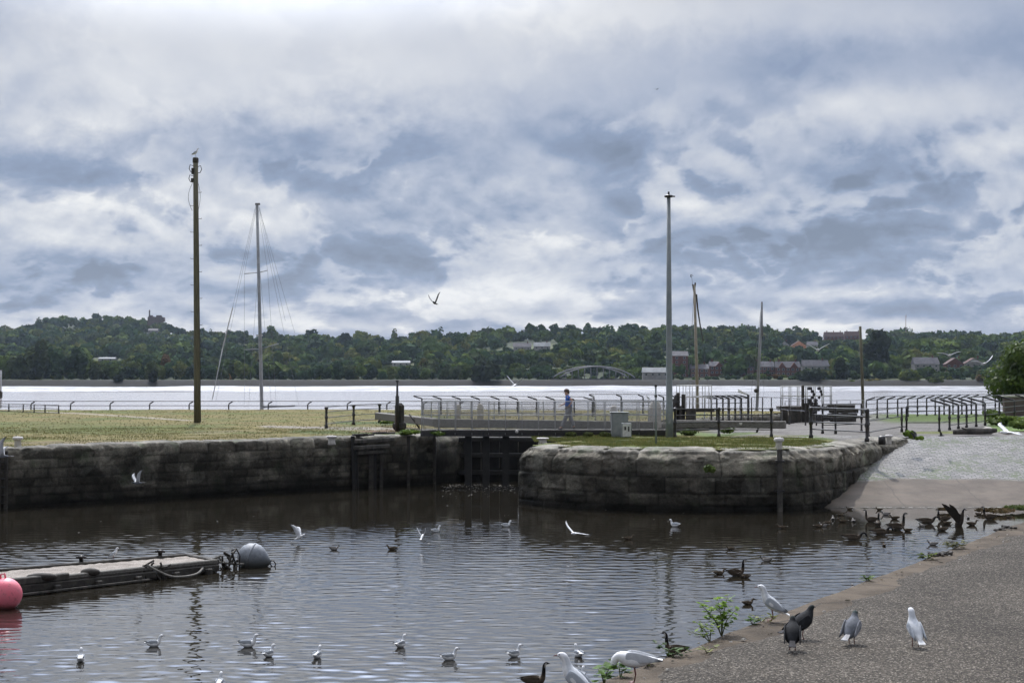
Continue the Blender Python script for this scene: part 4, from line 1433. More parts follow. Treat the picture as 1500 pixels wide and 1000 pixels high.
YB = 125
r, o0 = sail_boat(1108, YB, 'moored boat with a grey mast slanting to the right', None, 8)
a = D(1105.5, 602, YB) - o0; b = D(1116, 444, YB) - o0; a.z = 0.9
mid = a.lerp(b, .78)
mo = MB().tube([a, mid, b], [0.125, 0.10, 0.055], 8).build('mast', MT['alloy'], r, local=False)
MB().tube([mid + Vector((0.1, 0, 0)), b + Vector((0, 0, .1))], [0.1, .07], 6).build('furled_burgee', MT['wire'], mo, local=False)
MB().ball(D(1108, 572, YB) - o0, (.2, .2, .16), 8, 6).build('radar_reflector', MT['darkwood'], mo, local=False)
for (p0, p1) in [((1116, 446), (1104, 596)), ((1117, 446), (1119, 596)), ((1115, 448), (1098, 596))]:
    MB().tube([D(p0[0], p0[1], YB) - o0, D(p1[0], p1[1], YB) - o0], 0.008, 4, False).build('stay', MT['wire'], mo, local=False)

# white mast and dark hull at the left border
YB = 150
r, o0 = sail_boat(-12, YB, 'white boat just entering the left border of the view', None, 7)
MB().tube([D(0, 598, YB) - o0, D(1, 542, YB) - o0], [.14, .1], 8).build('mast', MT['hull'], r, local=False)
MB().box(D(-2, 578, YB) - o0, (.6, .5, .7), bev=.1).build('outboard_motor', MT['darkwood'], r, local=False)

# thin pole on the right bank
YP = 118
a = D(1265, 602, YP); b = D(1260, 478, YP)
r = empty('mooring_pole', (a.x, YP, 1.6), 'thin tall brown pole standing at the river edge on the right', 'pole')
o0 = Vector((a.x, YP, 1.6))
MB().tube([a - o0 - Vector((0, 0, .6)), a.lerp(b, .5) - o0, b - o0], [0.11, .10, .09], 8).build('shaft', MT['polewood'], r, local=False)
MB().tube([D(1261, 482, YP) - o0, D(1266, 600, YP) - o0], .02, 4).build('stay', MT['wire'], r, local=False)


# ================================================================== MIDDLE GROUND
def V3(p, z): return Vector((p.x, p.y, z))


# telegraph pole with steps and cable fittings, and its gull
YT = 2.5 * FPX / 67.5
base = G(289, 617.5); base.z = 2.0
topp = D(286.5, 231, base.y)
r = empty('telegraph_pole', base, 'tall brown wooden telegraph pole with climbing pegs standing on the lawn', 'pole')
pts = [base.lerp(topp, t) for t in (0, .15, .4, .7, 1)]
sh = MB().tube(pts, [.185, .17, .155, .145, .135], 14).build('shaft', MT['polewood'], r)
MB().lathe(topp - Vector((0, 0, .28)), [(.155, 0), (.165, .02), (.165, .22), (.15, .26), (.0, .28)], 12).build('cap', MT['darkwood'], r)
H_ = topp.z - base.z
for i in range(15):
    z = topp.z - 1.9 - i * 0.72
    sd_ = 1 if i % 2 == 0 else -1
    c = Vector((base.x + (topp.x - base.x) * (z - base.z) / H_, base.y, z))
    MB().tube([c, c + Vector((sd_ * .30, -.02, .0)), c + Vector((sd_ * .31, -.02, .05))], .014, 5).build('step_peg', MT['blackpaint'], r)
for (dx, z0, z1, sg) in ((-.2, -.45, -.9, -1), (.2, -.5, -.95, 1), (-.22, -1.0, -1.35, -1)):
    p0 = topp + Vector((dx * .6, -.05, z0))
    pp_ = [p0, p0 + Vector((sg * .17, 0, .05)), p0 + Vector((sg * .22, 0, -.15)), p0 + Vector((sg * .14, 0, -.32)), p0 + Vector((0, 0, -.36))]
    MB().tube(pp_, .022, 6).build('insulator_bracket', MT['blackpaint'], r)
MB().box(topp + Vector((-.12, -.12, -.75)), (.16, .14, .34), bev=.02).box(topp + Vector((-.15, -.12, -1.25)), (.14, .14, .22), bev=.02).build('junction_box', MT['darkwood'], r)
for sg in (-1, 1):
    pp_ = [topp + Vector((sg * (.16 + .22 * math.sin(math.pi * t) * (1 if sg < 0 else .5)), -.05, -1.4 - 1.5 * t)) for t in [i / 8 for i in range(9)]]
    MB().tube(pp_, .011, 5).build('cable_loop', MT['blackpaint'], r)
MB().tube([base + Vector((.19, -.02, .1)), topp + Vector((.16, -.02, -2.8))], .018, 5).build('cable_duct', MT['darkwood'], r)

# lamp post
b = G(980.5, 640)
t = D(979.5, 289, b.y)
r = empty('lamp_post', b, 'tall tapering grey lamp post at the front of the grassy pier', 'lamp post')
MB().tube([b - Vector((0, 0, .1)), b + Vector((0, 0, 1.3)), b + Vector((0, 0, 1.34)), b.lerp(t, .5), t], [.155, .150, .135, .115, .075], 14).build('column', MT['lamppaint'], r)
MB().box(b + Vector((0, -.15, .75)), (.12, .02, .4), bev=.005).build('door', MT['cabinet'], r)
lh = MB().lathe(t, [(.06, -.02), (.17, 0), (.19, .05), (.15, .09), (.05, .11)], 12).beam(t + Vector((0, 0, .05)), t + Vector((.26, 0, .03)), .07, .05).build('lamp_head', MT['blackpaint'], r)
MB().lathe(t + Vector((0, 0, .10)), [(.03, 0), (.045, .03), (.04, .12), (.0, .15)], 8).build('photocell', MT['blackpaint'], lh, local=True) if False else None
MB().lathe(t + Vector((0, 0, .10)), [(.03, 0), (.045, .03), (.04, .12), (.0, .15)], 8).build('photocell', MT['blackpaint'], r)

# thin sign post
b = G(961, 650)
r = empty('post', b, 'thin dark bare post between the grey cabinet and lamp post', 'post')
t = D(960.5, 566, b.y)
MB().tube([b - Vector((0, 0, .1)), t], .035, 8).build('tube', MT['lamppaint'], r)
MB().box(t + Vector((0, 0, .03)), (.09, .09, .07)).box(t + Vector((0, -.02, -.35)), (.1, .03, .08)).build('cap', MT['blackpaint'], r)

# electric cabinets
b = G(908, 640); 
r = empty('control_cabinet', b, 'tall grey steel control cabinet beside the footbridge', 'cabinet')
MB().box(b + Vector((0, .25, .49)), (.68, .5, 1.0), bev=.02).build('body', MT['cabinet'], r)
MB().box(b + Vector((0, .25, 1.0)), (.76, .58, .05), bev=.015).build('lid', MT['cabinet'], r)
MB().box(b + Vector((-.0, -.008, .5)), (.56, .016, .84), bev=.006).build('door', MT['cabinet'], r)
MB().tube([b + Vector((.2, -.04, .45)), b + Vector((.2, -.04, .6))], .012, 6).build('handle', MT['blackpaint'], r)
b = G(916.5, 640.5) + Vector((.02, -.32, 0))
r = empty('meter_box', b, 'small grey meter box standing in front of the tall cabinet', 'box')
MB().box(b + Vector((0, .1, .3)), (.40, .2, .58), bev=.02).build('body', MT['cabinet'], r)
MB().box(b + Vector((0, -.01, .3)), (.33, .016, .5), bev=.005).build('door', MT['whiterail'], r)
MB().box(b + Vector((-.06, -.022, .38)), (.07, .01, .14)).box(b + Vector((.08, -.022, .36)), (.06, .01, .2)).build('label_plate', MT['blackpaint'], r)

# capstan-like mooring bollards with white heads along the edges
def bollard(px, py, lab, hh=.27, rr=.17, dark=False):
    b = G(px, py); b.z = 2.02
    r = empty('mooring_bollard', b, lab, 'bollard', 'small mooring bollards along the quay edges')
    MB().lathe(b, [(rr * .95, -.05), (rr * .8, .03), (rr * .72, hh * .6), (rr * .8, hh * .75)], 14).build('shaft', MT['stonebollard'] if not dark else MT['blackpaint'], r)
    MB().lathe(b + Vector((0, 0, hh * .74)), [(rr * .85, 0), (rr * 1.15, .02), (rr * 1.2, hh * .2), (rr * 1.0, hh * .34), (0, hh * .38)], 14).build('head', MT['whitecap'], r)


bollard(26, 652, 'short white-topped bollard at the far left end of the quay wall', .36, .16)
bollard(486, 646, 'short white-topped bollard left of the timber fender frame')
bollard(795, 646, 'flat white mushroom bollard at the left tip of the pier', .2, .2)
bollard(1141, 656, 'stout white-topped bollard above the vertical fender post', .4, .15)
bollard(1302, 646, 'grey mushroom bollard at the end of the pier by the slipway', .3, .13)
b = G(1292, 647); r = empty('iron_post', b, 'short dark iron stub beside the grey mushroom bollard', 'post')
MB().lathe(b, [(.14, -.1), (.14, .18), (.10, .22), (0, .23)], 10).build('stub', MT['blackpaint'], r)
# vertical fender on the pier face
pb = G(1141.5, 748.5, 0.0)
r = empty('fender_post', (pb.x, pb.y - .18, 0), 'vertical grey timber fender post fixed to the curved pier face', 'fender')
MB().beam((pb.x, pb.y - .17, -.3), (pb.x, pb.y - .10, 2.12), .17, .16, .02).build('timber', MT['greywood'], r)
for z_ in (1.7, .7): MB().box((pb.x, pb.y - .12, z_), (.3, .22, .07)).build('bracket', MT['blackpaint'], r)


# ------------------------------------------------------------------ railings
def railing(label, pts, h=1.12, rails=(0.28, 0.56, 0.84, 1.08), pr=.04, rr=.02, arm=None, knob=True, spacing=None, name='railing', stagger=None, top=True, group=None, mat='blackpaint', armz=.10, ends=None, square=False):
    P = [Vector(p) for p in pts]
    if spacing:
        Q = []
        for a, b in zip(P[:-1], P[1:]):
            n = max(1, round((b - a).length / spacing))
            Q += [a.lerp(b, i / n) for i in range(n)]
        Q.append(P[-1]); PP = Q
    else: PP = P
    r = empty(name, PP[0], label, 'railing', group)
    for p in PP:
        mb = MB()
        if square: mb.box(p + Vector((0, 0, h / 2)), (pr * 2, pr * 2, h))
        else: mb.lathe(p - Vector((0, 0, .05)), [(pr * 1.5, 0), (pr * 1.5, .12), (pr, .16), (pr, h * .45), (pr * 1.45, h * .48), (pr * 1.45, h * .56), (pr, h * .6), (pr, h * .9)] + ([(pr * 1.5, h * .93), (pr * 1.7, h * .99), (pr * 1.3, h * 1.04), (0, h * 1.06)] if knob else [(pr, h * 1.0)]), 8)
        if arm is not None:
            a = Vector(arm)
            mb.beam(p + Vector((0, 0, h * .98)), p + a + Vector((0, 0, h + armz)), pr * 1.6, pr * 1.6)
        mb.build('post', MT[mat], r)
    for k, zr in enumerate(rails):
        mb = MB()
        for a, b in zip(PP[:-1], PP[1:]):
            mb.tube([a + Vector((0, 0, zr)), b + Vector((0, 0, zr))], rr, 6, False)
        mb.build('rail', MT[mat], r)
    if arm is not None:
        a = Vector(arm)
        mb = MB()
        for p, q in zip(PP[:-1], PP[1:]):
            mb.tube([p + a + Vector((0, 0, h + armz + .03)), q + a + Vector((0, 0, h + armz + .03))], rr, 6, False)
        mb.build('rail', MT[mat], r)
    return r


# river railing on the left, low path behind the lawn edge
railing('low black river railing with leaning post tops along the left lawn edge', [(-46, 131, 1.5), (-9.6, 131, 1.5), (-4, 131, 1.5)], .95, (.42, .8), .055, .028, arm=(.30, 0, 0), knob=False, spacing=2.95, armz=.16)
# ramp railing far left
p = [D(-6, 600, 122), D(13, 600, 120), D(34, 600, 118.5), D(50, 600, 117), D(66, 600, 116), D(86, 600, 114)]
railing('short black ramp railing at the far left of the lawn', [(q.x, q.y, 2.05) for q in p], .62, (.05, .34, .58), .04, .022, knob=False)
MBr = None
# iron railing before the timber gate post
p = [G(478, 625.5), G(518, 620.5), G(556, 618), G(582, 616)]
railing('black iron three-rail railing left of the timber gate post', p, 1.0, (.16, .46, .74, .98), .06, .022)
# lamp post to beam end
p = [G(989, 640), G(1053, 638.5), G(1130, 639)]
railing('black iron railing with bright rails right of the lamp post', p, 1.18, (.28, .58, .88, 1.14), .05, .026)
p = [G(1188, 640), G(1270, 645)]
railing('black iron railing section nearest the slipway end of the pier', p, 1.22, (.33, .62, .92, 1.2), .062, .028)
p = [G(1272, 640), G(1321, 631), G(1328, 631)]
railing('iron railing running back from the slipway section to the hurdle posts', p, 1.12, (.2, .66, 1.06), .045, .022, knob=False)
p = [G(1328, 631), G(1376, 631), G(1391, 629)]
railing('low iron railing closing the yard beside the two hurdle posts', p, 1.15, (.38, .9, 1.12), .045, .022, knob=False)
p = [G(1391, 629), G(1404, 627), G(1416, 625.5), G(1430, 624), G(1443, 622), G(1464, 619), G(1486, 616), G(1510, 613), G(1540, 610)]
railing('black railing with arms leaning left in front of the leafy shrub', p, 1.15, (.2, .5, .8, 1.1), .05, .022, arm=(-.75, .5, 0), knob=False, armz=.22)
p = [G(1269, 614), G(1285, 611.5), G(1300, 611), G(1315, 610.3), G(1330, 609.7), G(1344, 609), G(1357.5, 608), G(1370, 607.5), G(1383, 607), G(1396, 606.5), G(1409, 606), G(1423, 605.5), G(1440, 605), G(1458, 604.5), G(1478, 604), G(1500, 603.5)]
railing('black river railing with arms leaning right along the right bank', p, 1.1, (.25, .55, .85, 1.08), .045, .02, arm=(.40, -.35, 0), knob=False, armz=.14)
p = [G(618, 606), G(646, 606.3), G(674, 606.6), G(702, 607), G(731, 607.3), G(758, 607.6), G(786, 608), G(812, 608.3), G(841, 608.6), G(868, 609)]
p = [q + Vector((0, 0, -.1)) for q in p]
railing('black railing with arms leaning left behind the footbridge mesh', p, 1.12, (.2, .5, .8, 1.08), .05, .022, arm=(-.55, .1, 0), knob=False, armz=.14)
p = [G(870, 606), G(910, 606), G(942, 606), G(972, 607), G(990, 608)]
railing('black river railing with a thick top rail behind the grey cabinet', p, 1.15, (.3, .6, .9), .05, .022, knob=False, arm=(-.3, .2, 0), armz=.1)
p = [G(1042, 616), G(1050, 615.5), G(1059, 615), G(1068, 615), G(1077, 614.5), G(1086, 614), G(1096, 614)]
railing('crowded black railing with bent tops between the two lock gates', p, 1.25, (.3, .62, .95, 1.2), .05, .022, arm=(-.45, -.1, 0), knob=False, armz=.1)
p = [G(1101, 617), G(1117, 617), G(1130, 617.5), G(1144, 618), G(1156, 620), G(1180, 622), G(1196, 622)]
railing('thin black railing in front of the right lock gate walkway', p, 1.35, (.7, 1.32), .03, .02, knob=False)
p = [G(1205, 634), G(1224, 634), G(1262, 632)]
railing('iron railing standing behind the pier end section', p, 1.28, (.35, .68, 1.0, 1.25), .045, .022, knob=False)

p = [G(632, 611.5), G(655, 611.5), G(690, 612), G(724, 612.5), G(760, 613), G(796, 613.5), G(834, 614), G(872, 614.5), G(912, 615), G(950, 615.5), G(972, 616)]
railing('thin grey galvanised lockside railing standing behind the footbridge mesh', p, 1.05, (.35, .7, 1.03), .028, .018, knob=False, mat='galv')
p = [G(1001, 612), G(1016, 611.5), G(1032, 611.5), G(1050, 611), G(1066, 611), G(1084, 611)]
railing('thin grey lockside railing behind the crowded black one', p, 1.3, (.4, .85, 1.28), .028, .018, knob=False, mat='galv')
p = [G(1150, 611), G(1168, 610.5), G(1186, 610), G(1206, 610), G(1226, 609.5), G(1246, 609), G(1266, 609)]
railing('thin grey lockside railing behind the sleeper stack', p, 1.0, (.35, .7, .98), .028, .018, knob=False, mat='galv')

# ------------------------------------------------------------------ footbridge on the lock gate
YBR = 71.6
x0 = D(617, 600, YBR).x; x1 = D(985, 600, YBR).x
zd = D(700, 629, YBR).z
r = empty('footbridge', ((x0 + x1) / 2, YBR, zd), 'long footbridge with grey wire mesh rails over the lock gate', 'bridge')
mb = MB()
nb = 54
for i in range(nb):
    w = (x1 - x0) / nb
    mb.box((x0 + (i + .5) * w, YBR, zd - .03 + .004 * (i % 3)), (w - .012, 1.15, .05))
mb.build('deck', MT['beamwood'], r)
for dy in (-.5, .5):
    MB().beam((x0, YBR + dy, zd - .16), (x1, YBR + dy, zd - .16), .12, .2).build('girder', MT['blackpaint'], r)
MB().beam((x0 + .5, YBR - .64, zd - .05), (x1, YBR - .64, zd - .05), .03, .12).build('kick_plate', MT['blackpaint'], r)
ht = D(700, 587.5, YBR).z - zd
m, N, p_, out = newmat('galvanised_wire_mesh')
x, y, z = N.sep(N.tc)
def comb_(v, pitch, wdt):
    f = N.m('FRACT', N.m('DIVIDE', N.m('ADD', v, 100.0), pitch))
    return N.m('LESS_THAN', f, wdt / pitch)
a_ = N.m('MAXIMUM', comb_(x, .05, .0065), comb_(z, .05, .0065))
p_.inputs['Base Color'].default_value = (.24, .24, .24, 1); p_.inputs['Roughness'].default_value = .5
N.put(p_.inputs['Alpha'], a_)
MT['mesh'] = m
for dy, nm in ((-.56, 'front'), (.56, 'rear')):
    yy = YBR + dy
    n = 15
    xs_ = [x0 + .05 + (x1 - x0 - .1) * i / n for i in range(n + 1)]
    for q in xs_:
        MB().tube([(q, yy, zd - .2), (q, yy, zd + ht)], .017, 6).build('handrail_post', MT['galv'], r)
    for zz_ in (ht, ht * .52):
        MB().tube([(x0 + .05, yy, zd + zz_), (x1 - .05, yy, zd + zz_)], .018, 6).build('handrail', MT['galv'], r)
    MB().box(((x0 + x1) / 2, yy - .02 * (1 if dy < 0 else -1), zd + ht * .5), (x1 - x0 - .1, .004, ht)).build('mesh_panel', MT['mesh'], r)
for px in (686, 712, 741, 800, 860):
    q = D(px, 640, YBR)
    MB().beam((q.x, YBR, zd - .28), (q.x, YBR, -.3), .28, .28).build('support', MT['gatewood'], r)
MB().ball(D(757, 632, YBR - .7), (.07, .05, .07), 10, 6).build('lamp', MT['whitecap'], r)

# lock gate leaves below the bridge
r = empty('lock_gate', (x0 + 3, 75.0, -.3), 'dark tarred timber lock gate in the shadow under the footbridge', 'gate')
for i in range(11):
    xx = -3.0 + i * .82
    MB().box((xx + .41, 75.2 + .35 * math.sin(i * 3.1416 / 10), .6), (.79, .22, 2.6), bev=.02).build('plank', MT['gatewood'], r)
for z in (.35, 1.1, 1.8):
    MB().box((1.5, 75.0, z), (9.4, .18, .2), bev=.02).build('cross_beam', MT['gatewood'], r)

# balance beams
a = D(554, 609, 87); b = D(640, 618.5, 79.5); c = D(962, 622, 76.5)
r = empty('balance_beam', (a.x, a.y, 2.1), 'long grey oak balance beam reaching left behind the footbridge mesh', 'beam')
MB().beam((a.x, a.y, a.z), (b.x, b.y, b.z), .38, .36, .03).build('beam', MT['beamwood'], r)
MB().beam((b.x - .1, b.y, b.z - .02), (c.x, c.y, c.z - .05), .36, .40, .03).build('extension', MT['beamwood'], r)
q = D(600, 619, 82)
MB().tube([(q.x, 81.8, 2.75), (q.x + .5, 81.5, 2.1)], .045, 6).build('brace', MT['darkwood'], r)
a = D(985, 620.5, 77); b = D(1151, 622, 75.5)
r = empty('balance_beam', (b.x, b.y, 2.1), 'grey oak balance beam ending right of the iron railing', 'beam')
MB().beam(a, b, .36, .33, .03).build('beam', MT['beamwood'], r)
q = D(1113, 628, 75.8)
MB().tube([(q.x, q.y, q.z + .2), (q.x - .15, q.y, 2.05)], .05, 6).build('prop', MT['blackpaint'], r)
q = D(1084, 620, 75.9)
MB().lathe((q.x, q.y - .2, q.z), [(.07, 0), (.07, .04), (0, .05)], 10, axis=Vector((0, -1, 0))).build('bolt_plate', MT['stonebollard'], r)

# timber gate post with iron standard
b = G(585, 630)
r = empty('gate_post', b, 'thick dark rounded timber post beside the left end of the footbridge', 'post')
MB().box(b + Vector((0, .1, .6)), (.42, .4, 1.3), bev=.12).build('timber', MT['darkwood'], r)
MB().box(b + Vector((0, .1, .2)), (.62, .5, .5), bev=.15).build('foot', MT['darkwood'], r)
t = D(582, 558, b.y - .15)
r2 = empty('iron_standard', (t.x, b.y - .18, 2.05), 'slim black iron standard rising in front of the thick timber post', 'post')
MB().tube([(t.x, b.y - .18, 2.0), (t.x, b.y - .18, t.z - .7), (t.x, b.y - .18, t.z - .66), (t.x, b.y - .18, t.z)], [.09, .085, .055, .05], 8).build('shaft', MT['blackpaint'], r2)
MB().box((t.x, b.y - .18, t.z), (.14, .1, .06)).build('cap', MT['blackpaint'], r2)

# stone bollards and posts behind the mesh
for (px, bs, tp, w, lab) in [(671, 617, 592, 7, 'narrow pale gate pillar behind the left half of the mesh'), (703.5, 619, 591, 9, 'thicker pale stone pillar behind the left half of the mesh'),
                             (899, 623, 594, 11, 'round-headed stone bollard behind the tall cabinet'), (960, 625, 587, 17, 'broad pale stone block behind the thin bare post')]:
    b = G(px, bs); s = b.y / FPX
    h = (bs - tp) * s; w = w * s
    r = empty('stone_bollard', b, lab, 'bollard')
    if w < .6:
        MB().lathe(b, [(w * .55, -.05), (w * .5, h * .8), (w * .42, h * .93), (w * .22, h), (0, h * 1.01)], 12).build('shaft', MT['stonebollard'], r)
        MB().lathe(b + Vector((0, 0, h * .7)), [(w * .5, 0), (w * .58, .02), (w * .58, .06), (w * .5, .08)], 12).build('band', MT['stonebollard'], r)
    else:
        MB().box(b + Vector((0, .2, h / 2)), (w, w * .8, h), bev=.08).build('block', MT['stonebollard'], r)
        MB().box(b + Vector((0, .2, h + .03)), (w * 1.1, w * .9, .08), bev=.02).build('cap', MT['stonebollard'], r)

# lock gate walkways with white rails and paddle gear
def gate_walk(px0, px1, ptop, pdeck, y, label, nposts, gear, mat='whiterail'):
    xa = D(px0, 600, y).x; xb = D(px1, 600, y).x
    zt = D(700, ptop, y).z; zk = D(700, pdeck, y).z
    r = empty('lock_gate_walkway', ((xa + xb) / 2, y, 2.1), label, 'gate')
    for dy in (-.45, .5):
        for i in range(nposts):
            q = xa + (xb - xa) * i / (nposts - 1) + (.25 if dy > 0 else 0)
            MB().tube([(q, y + dy, zk), (q, y + dy, zt)], .028, 6).build('handrail_post', MT[mat], r)
        for zz_ in (zt, (zt + zk) / 2):
            MB().tube([(xa + (.25 if dy > 0 else 0), y + dy, zz_), (xb + (.25 if dy > 0 else 0), y + dy, zz_)], .032, 6).build('handrail', MT[mat], r)
    MB().beam((xa - .1, y, zk - .1), (xb + .3, y, zk - .1), 1.2, .16, .02).build('deck', MT['darkwood'], r)
    for (px, w, tp, bt) in gear:
        q = D(px, 600, y - .75); zt2 = D(px, tp, y - .75).z; zb2 = max(1.2, D(px, bt, y - .75).z)
        g = MB().box((q.x, y - .75, (zt2 + zb2) / 2), (w * y / FPX, .3, zt2 - zb2), bev=.03)
        g.build('paddle_post', MT['darkwood'], r)
    return r


r = gate_walk(990, 1037, 564.5, 598, 92, 'left lock gate walkway with pale rails and dark paddle gear behind the lamp post', 6,
              [(993, 5, 575, 615), (1001, 5, 577, 612), (996, 14, 594, 615), (1012, 14, 598, 616)])
b = D(987, 590, 91)
g = MB()
for k in range(6):
    an = k * math.pi / 3 + .2
    g.beam(b, b + Vector((math.cos(an) * .32, 0, math.sin(an) * .45)), .1, .1)
g.lathe(b + Vector((0, -.06, 0)), [(.24, 0), (.24, .12)], 12, axis=Vector((0, 1, 0)))
g.build('gear_wheel', MT['blackpaint'], r)
r = gate_walk(1142, 1214, 565.5, 594, 93, 'right lock gate walkway with white rails and big black paddle gear', 7,
              [(1176, 3.4, 564, 618), (1165, 15, 596, 620), (1180, 9, 590, 618)])
for (px, w_) in ((1189, 8), (1198, 6)):
    b = D(px, 586, 91.8)
    g = MB()
    for k in range(9):
        zz_ = b.z - .65 + k * .16
        g.box((b.x + .12 * math.sin(k * 1.3) + (.12 * (k - 4) * .35 if px > 1190 else 0), 91.8, zz_), (w_ * .037 * (.8 + .35 * math.sin(k * .8)), .25, .17), bev=.04)
    g.build('paddle_gear', MT['blackpaint'], r)
b = G(1200, 606)
# stacked sleepers
b = G(1234, 618)
s_ = b.y / FPX
r = empty('timber_stack', b, 'stack of dark timber sleepers right of the white-railed lock gate', 'timber')
for k in range(4):
    MB().beam(b + Vector((-.65 - .1 * (k % 2), .1 * k, .13 + .23 * k)), b + Vector((.7 + .08 * (k % 3), .1 * k, .13 + .23 * k)), .5, .21, .02).build('sleeper', MT['darkwood'], r)
a = D(1160, 595, 92); 
r = empty('fender_beam', (D(1145, 600, 96).x, 96, 2.0), 'long dark horizontal timber beam behind the white-railed lock gate', 'beam')
MB().beam(D(1140, 597.5, 96), D(1242, 597.5, 94), .4, .22, .03).build('beam', MT['darkwood'], r)
for px in (1150, 1224, 1238):
    q = D(px, 600, 95)
    MB().beam((q.x, 95.1, q.z), (q.x, 95.1, -1.5), .3, .3).build('pile', MT['darkwood'], r)
# white perch arms
a = D(1081, 573, 112); b = D(1096, 578, 112)
r = empty('warning_arm', (b.x, 112, -1.5), 'slanting pale arm on a post between the two masts', 'post')
MB().tube([a, b], .06, 6).tube([a + Vector((0, 0, .12)), b], .04, 6).build('arm', MT['whiterail'], r)
MB().tube([b, (b.x, 112, -1.5)], .09, 6).build('post', MT['blackpaint'], r)

# ------------------------------------------------------------------ timber recess in the left wall
def wallpt(px, z=0.0, off=0.0):
    """point on the left wall below image column px"""
    k = (px - 750) / FPX
    d = LW1 - LW0
    t = (k * LW0.y - LW0.x) / (d.x - k * d.y)
    q = LW0 + d * t
    n = Vector((d.y, -d.x)).normalized()
    return Vector((q.x + n.x * off, q.y + n.y * off, z))


r = empty('timber_fender', wallpt(540, 0, .1), 'rotten dark timber fender frame fixed to the left quay wall', 'fender')
for z, o_, a_, b_ in ((1.92, .22, 514, 571), (1.66, .30, 513, 563), (1.45, .2, 518, 560)):
    MB().beam(wallpt(a_, z, o_), wallpt(b_, z + .03, o_), .24, .17, .03).build('cross_beam', MT['greywood'], r)
for px, w in ((517, .16), (522, .10), (541, .2), (547, .12), (556, .14)):
    MB().beam(wallpt(px, -.3, .12), wallpt(px - (3 if px < 525 else 0), 1.6 if px > 520 else 2.15, .13), w, .16, .02).build('upright', MT['darkwood'] if px in (541, 556) else MT['gatewood'], r)
rnd = random.Random(4)
for i in range(5):
    a_ = 515 + rnd.uniform(0, 40)
    MB().beam(wallpt(a_, 2.12 + .03 * i, -.15 + .05 * i), wallpt(a_ + rnd.uniform(12, 24), 2.16 + .02 * i, .1 + .04 * i), .16, .07, .01).build('loose_plank', MT['greywood'], r)
for px, lab in ((598, 'dark vertical strip standing for the shade in the groove right of the fender frame'), (636, 'dark rubbing post at the corner of the lock entrance')):  # first dark strip stands in for the shade inside the wall slot
    r = empty('fender_post', wallpt(px, 0, .03), lab, 'fender')
    MB().beam(wallpt(px, -.3, .02), wallpt(px, 2.05, .02), .13, .12, .02).build('timber', MT['darkwood'], r)
r = empty('ladder_recess', wallpt(4, 0, .03), 'dark ladder between two posts on the wall at the far left', 'ladder')
for px in (-2, 8): MB().beam(wallpt(px, -.3, .08), wallpt(px, 2.0, .08), .12, .1).build('stile', MT['darkwood'], r)
for k in range(7): MB().tube([wallpt(-2, .2 + .28 * k, .1), wallpt(8, .2 + .28 * k, .1)], .02, 6).build('rung', MT['blackpaint'], r)

# ------------------------------------------------------------------ pontoon and buoys
A1 = G(30, 852, .28); A2 = G(318, 822, .24); B1 = G(-40, 838, .28); B2 = G(275, 813.5, .24)
A0 = A1 + (A1 - A2).normalized() * 3.5; B0 = B1 + (A1 - A2).normalized() * 1.5
m, N, p_, out = newmat('gravelly_deck')
n = N.noise(N.tc, 2.5, 5, .65); n2 = N.noise(N.tc, 40, 4, .8)
c = N.mix(N.mapr(n, .3, .7), (.20, .17, .14), (.36, .32, .28)); c = N.mix(N.mapr(n2, .45, .62), c, (.09, .075, .06))
N.put(p_.inputs['Base Color'], c); p_.inputs['Roughness'].default_value = .95
bump(N, p_, n2, .8, .02); MT['deck'] = m
u = (A2 - A0).normalized()
r = empty('pontoon', (A1.x, A1.y, 0), 'low floating timber pontoon with a gravelly deck beside the buoys', 'pontoon')
nn = 60
rows_ = []
rg = np.random.RandomState(2)
vs = []; fs = []
for i in range(nn + 1):
    t_ = i / nn
    a_ = A0.lerp(A2, t_); b_ = B0.lerp(B2, t_)
    for j in range(7):
        q = a_.lerp(b_, j / 6) + Vector((0, 0, rg.uniform(-.012, .012)))
        vs.append(q)
for i in range(nn):
    for j in range(6):
        o_ = i * 7 + j; fs.append((o_, o_ + 7, o_ + 8, o_ + 1))
k0 = len(vs)
vs += [A0 - Vector((0, 0, .25)), A2 - Vector((0, 0, .25)), B2 - Vector((0, 0, .25)), B0 - Vector((0, 0, .25))]
fs += [(0, k0, k0 + 1, nn * 7), (nn * 7, k0 + 1, k0 + 2, nn * 7 + 6), (nn * 7 + 6, k0 + 2, k0 + 3, 6), (6, k0 + 3, k0, 0)]
MB().add(vs, fs).build('deck', MT['deck'], r)
for (a_, b_, w, h, z, m_) in ((A0 - Vector((0, .06, 0)), A1.lerp(A2, .22), .16, .15, .06, 'greywood'), (A1.lerp(A2, .2), A2, .12, .10, .05, 'beamwood'), (B0, B2, .10, .09, .05, 'darkwood'), (A2, B2, .14, .12, .03, 'greywood')):
    MB().beam(a_ + Vector((0, 0, z - .04)), b_ + Vector((0, 0, z - .04)), w, h, .02).build('edge_timber', MT[m_], r)
dn = Vector((u.y, -u.x, 0))
MB().beam(A1.lerp(A2, -.6) + dn * .04 - Vector((0, 0, .14)), A2 + dn * .04 - Vector((0, 0, .14)), .12, .16, .02).build('fender_timber', MT['darkwood'], r)
MB().beam(A1.lerp(A2, -.6) + dn * .2 - Vector((0, 0, .25)), A1.lerp(A2, .6) + dn * .2 - Vector((0, 0, .22)), .05, .05, .01).build('rubbing_strake', MT['greywood'], r)
for t_ in (-.3, -.05, .15, .35, .55, .75, .93):
    MB().beam(A1.lerp(A2, t_) + dn * -.4 - Vector((0, 0, .22)), A1.lerp(A2, t_) + dn * .2 - Vector((0, 0, .2)), .16, .16, .02).build('bearer', MT['darkwood'], r)
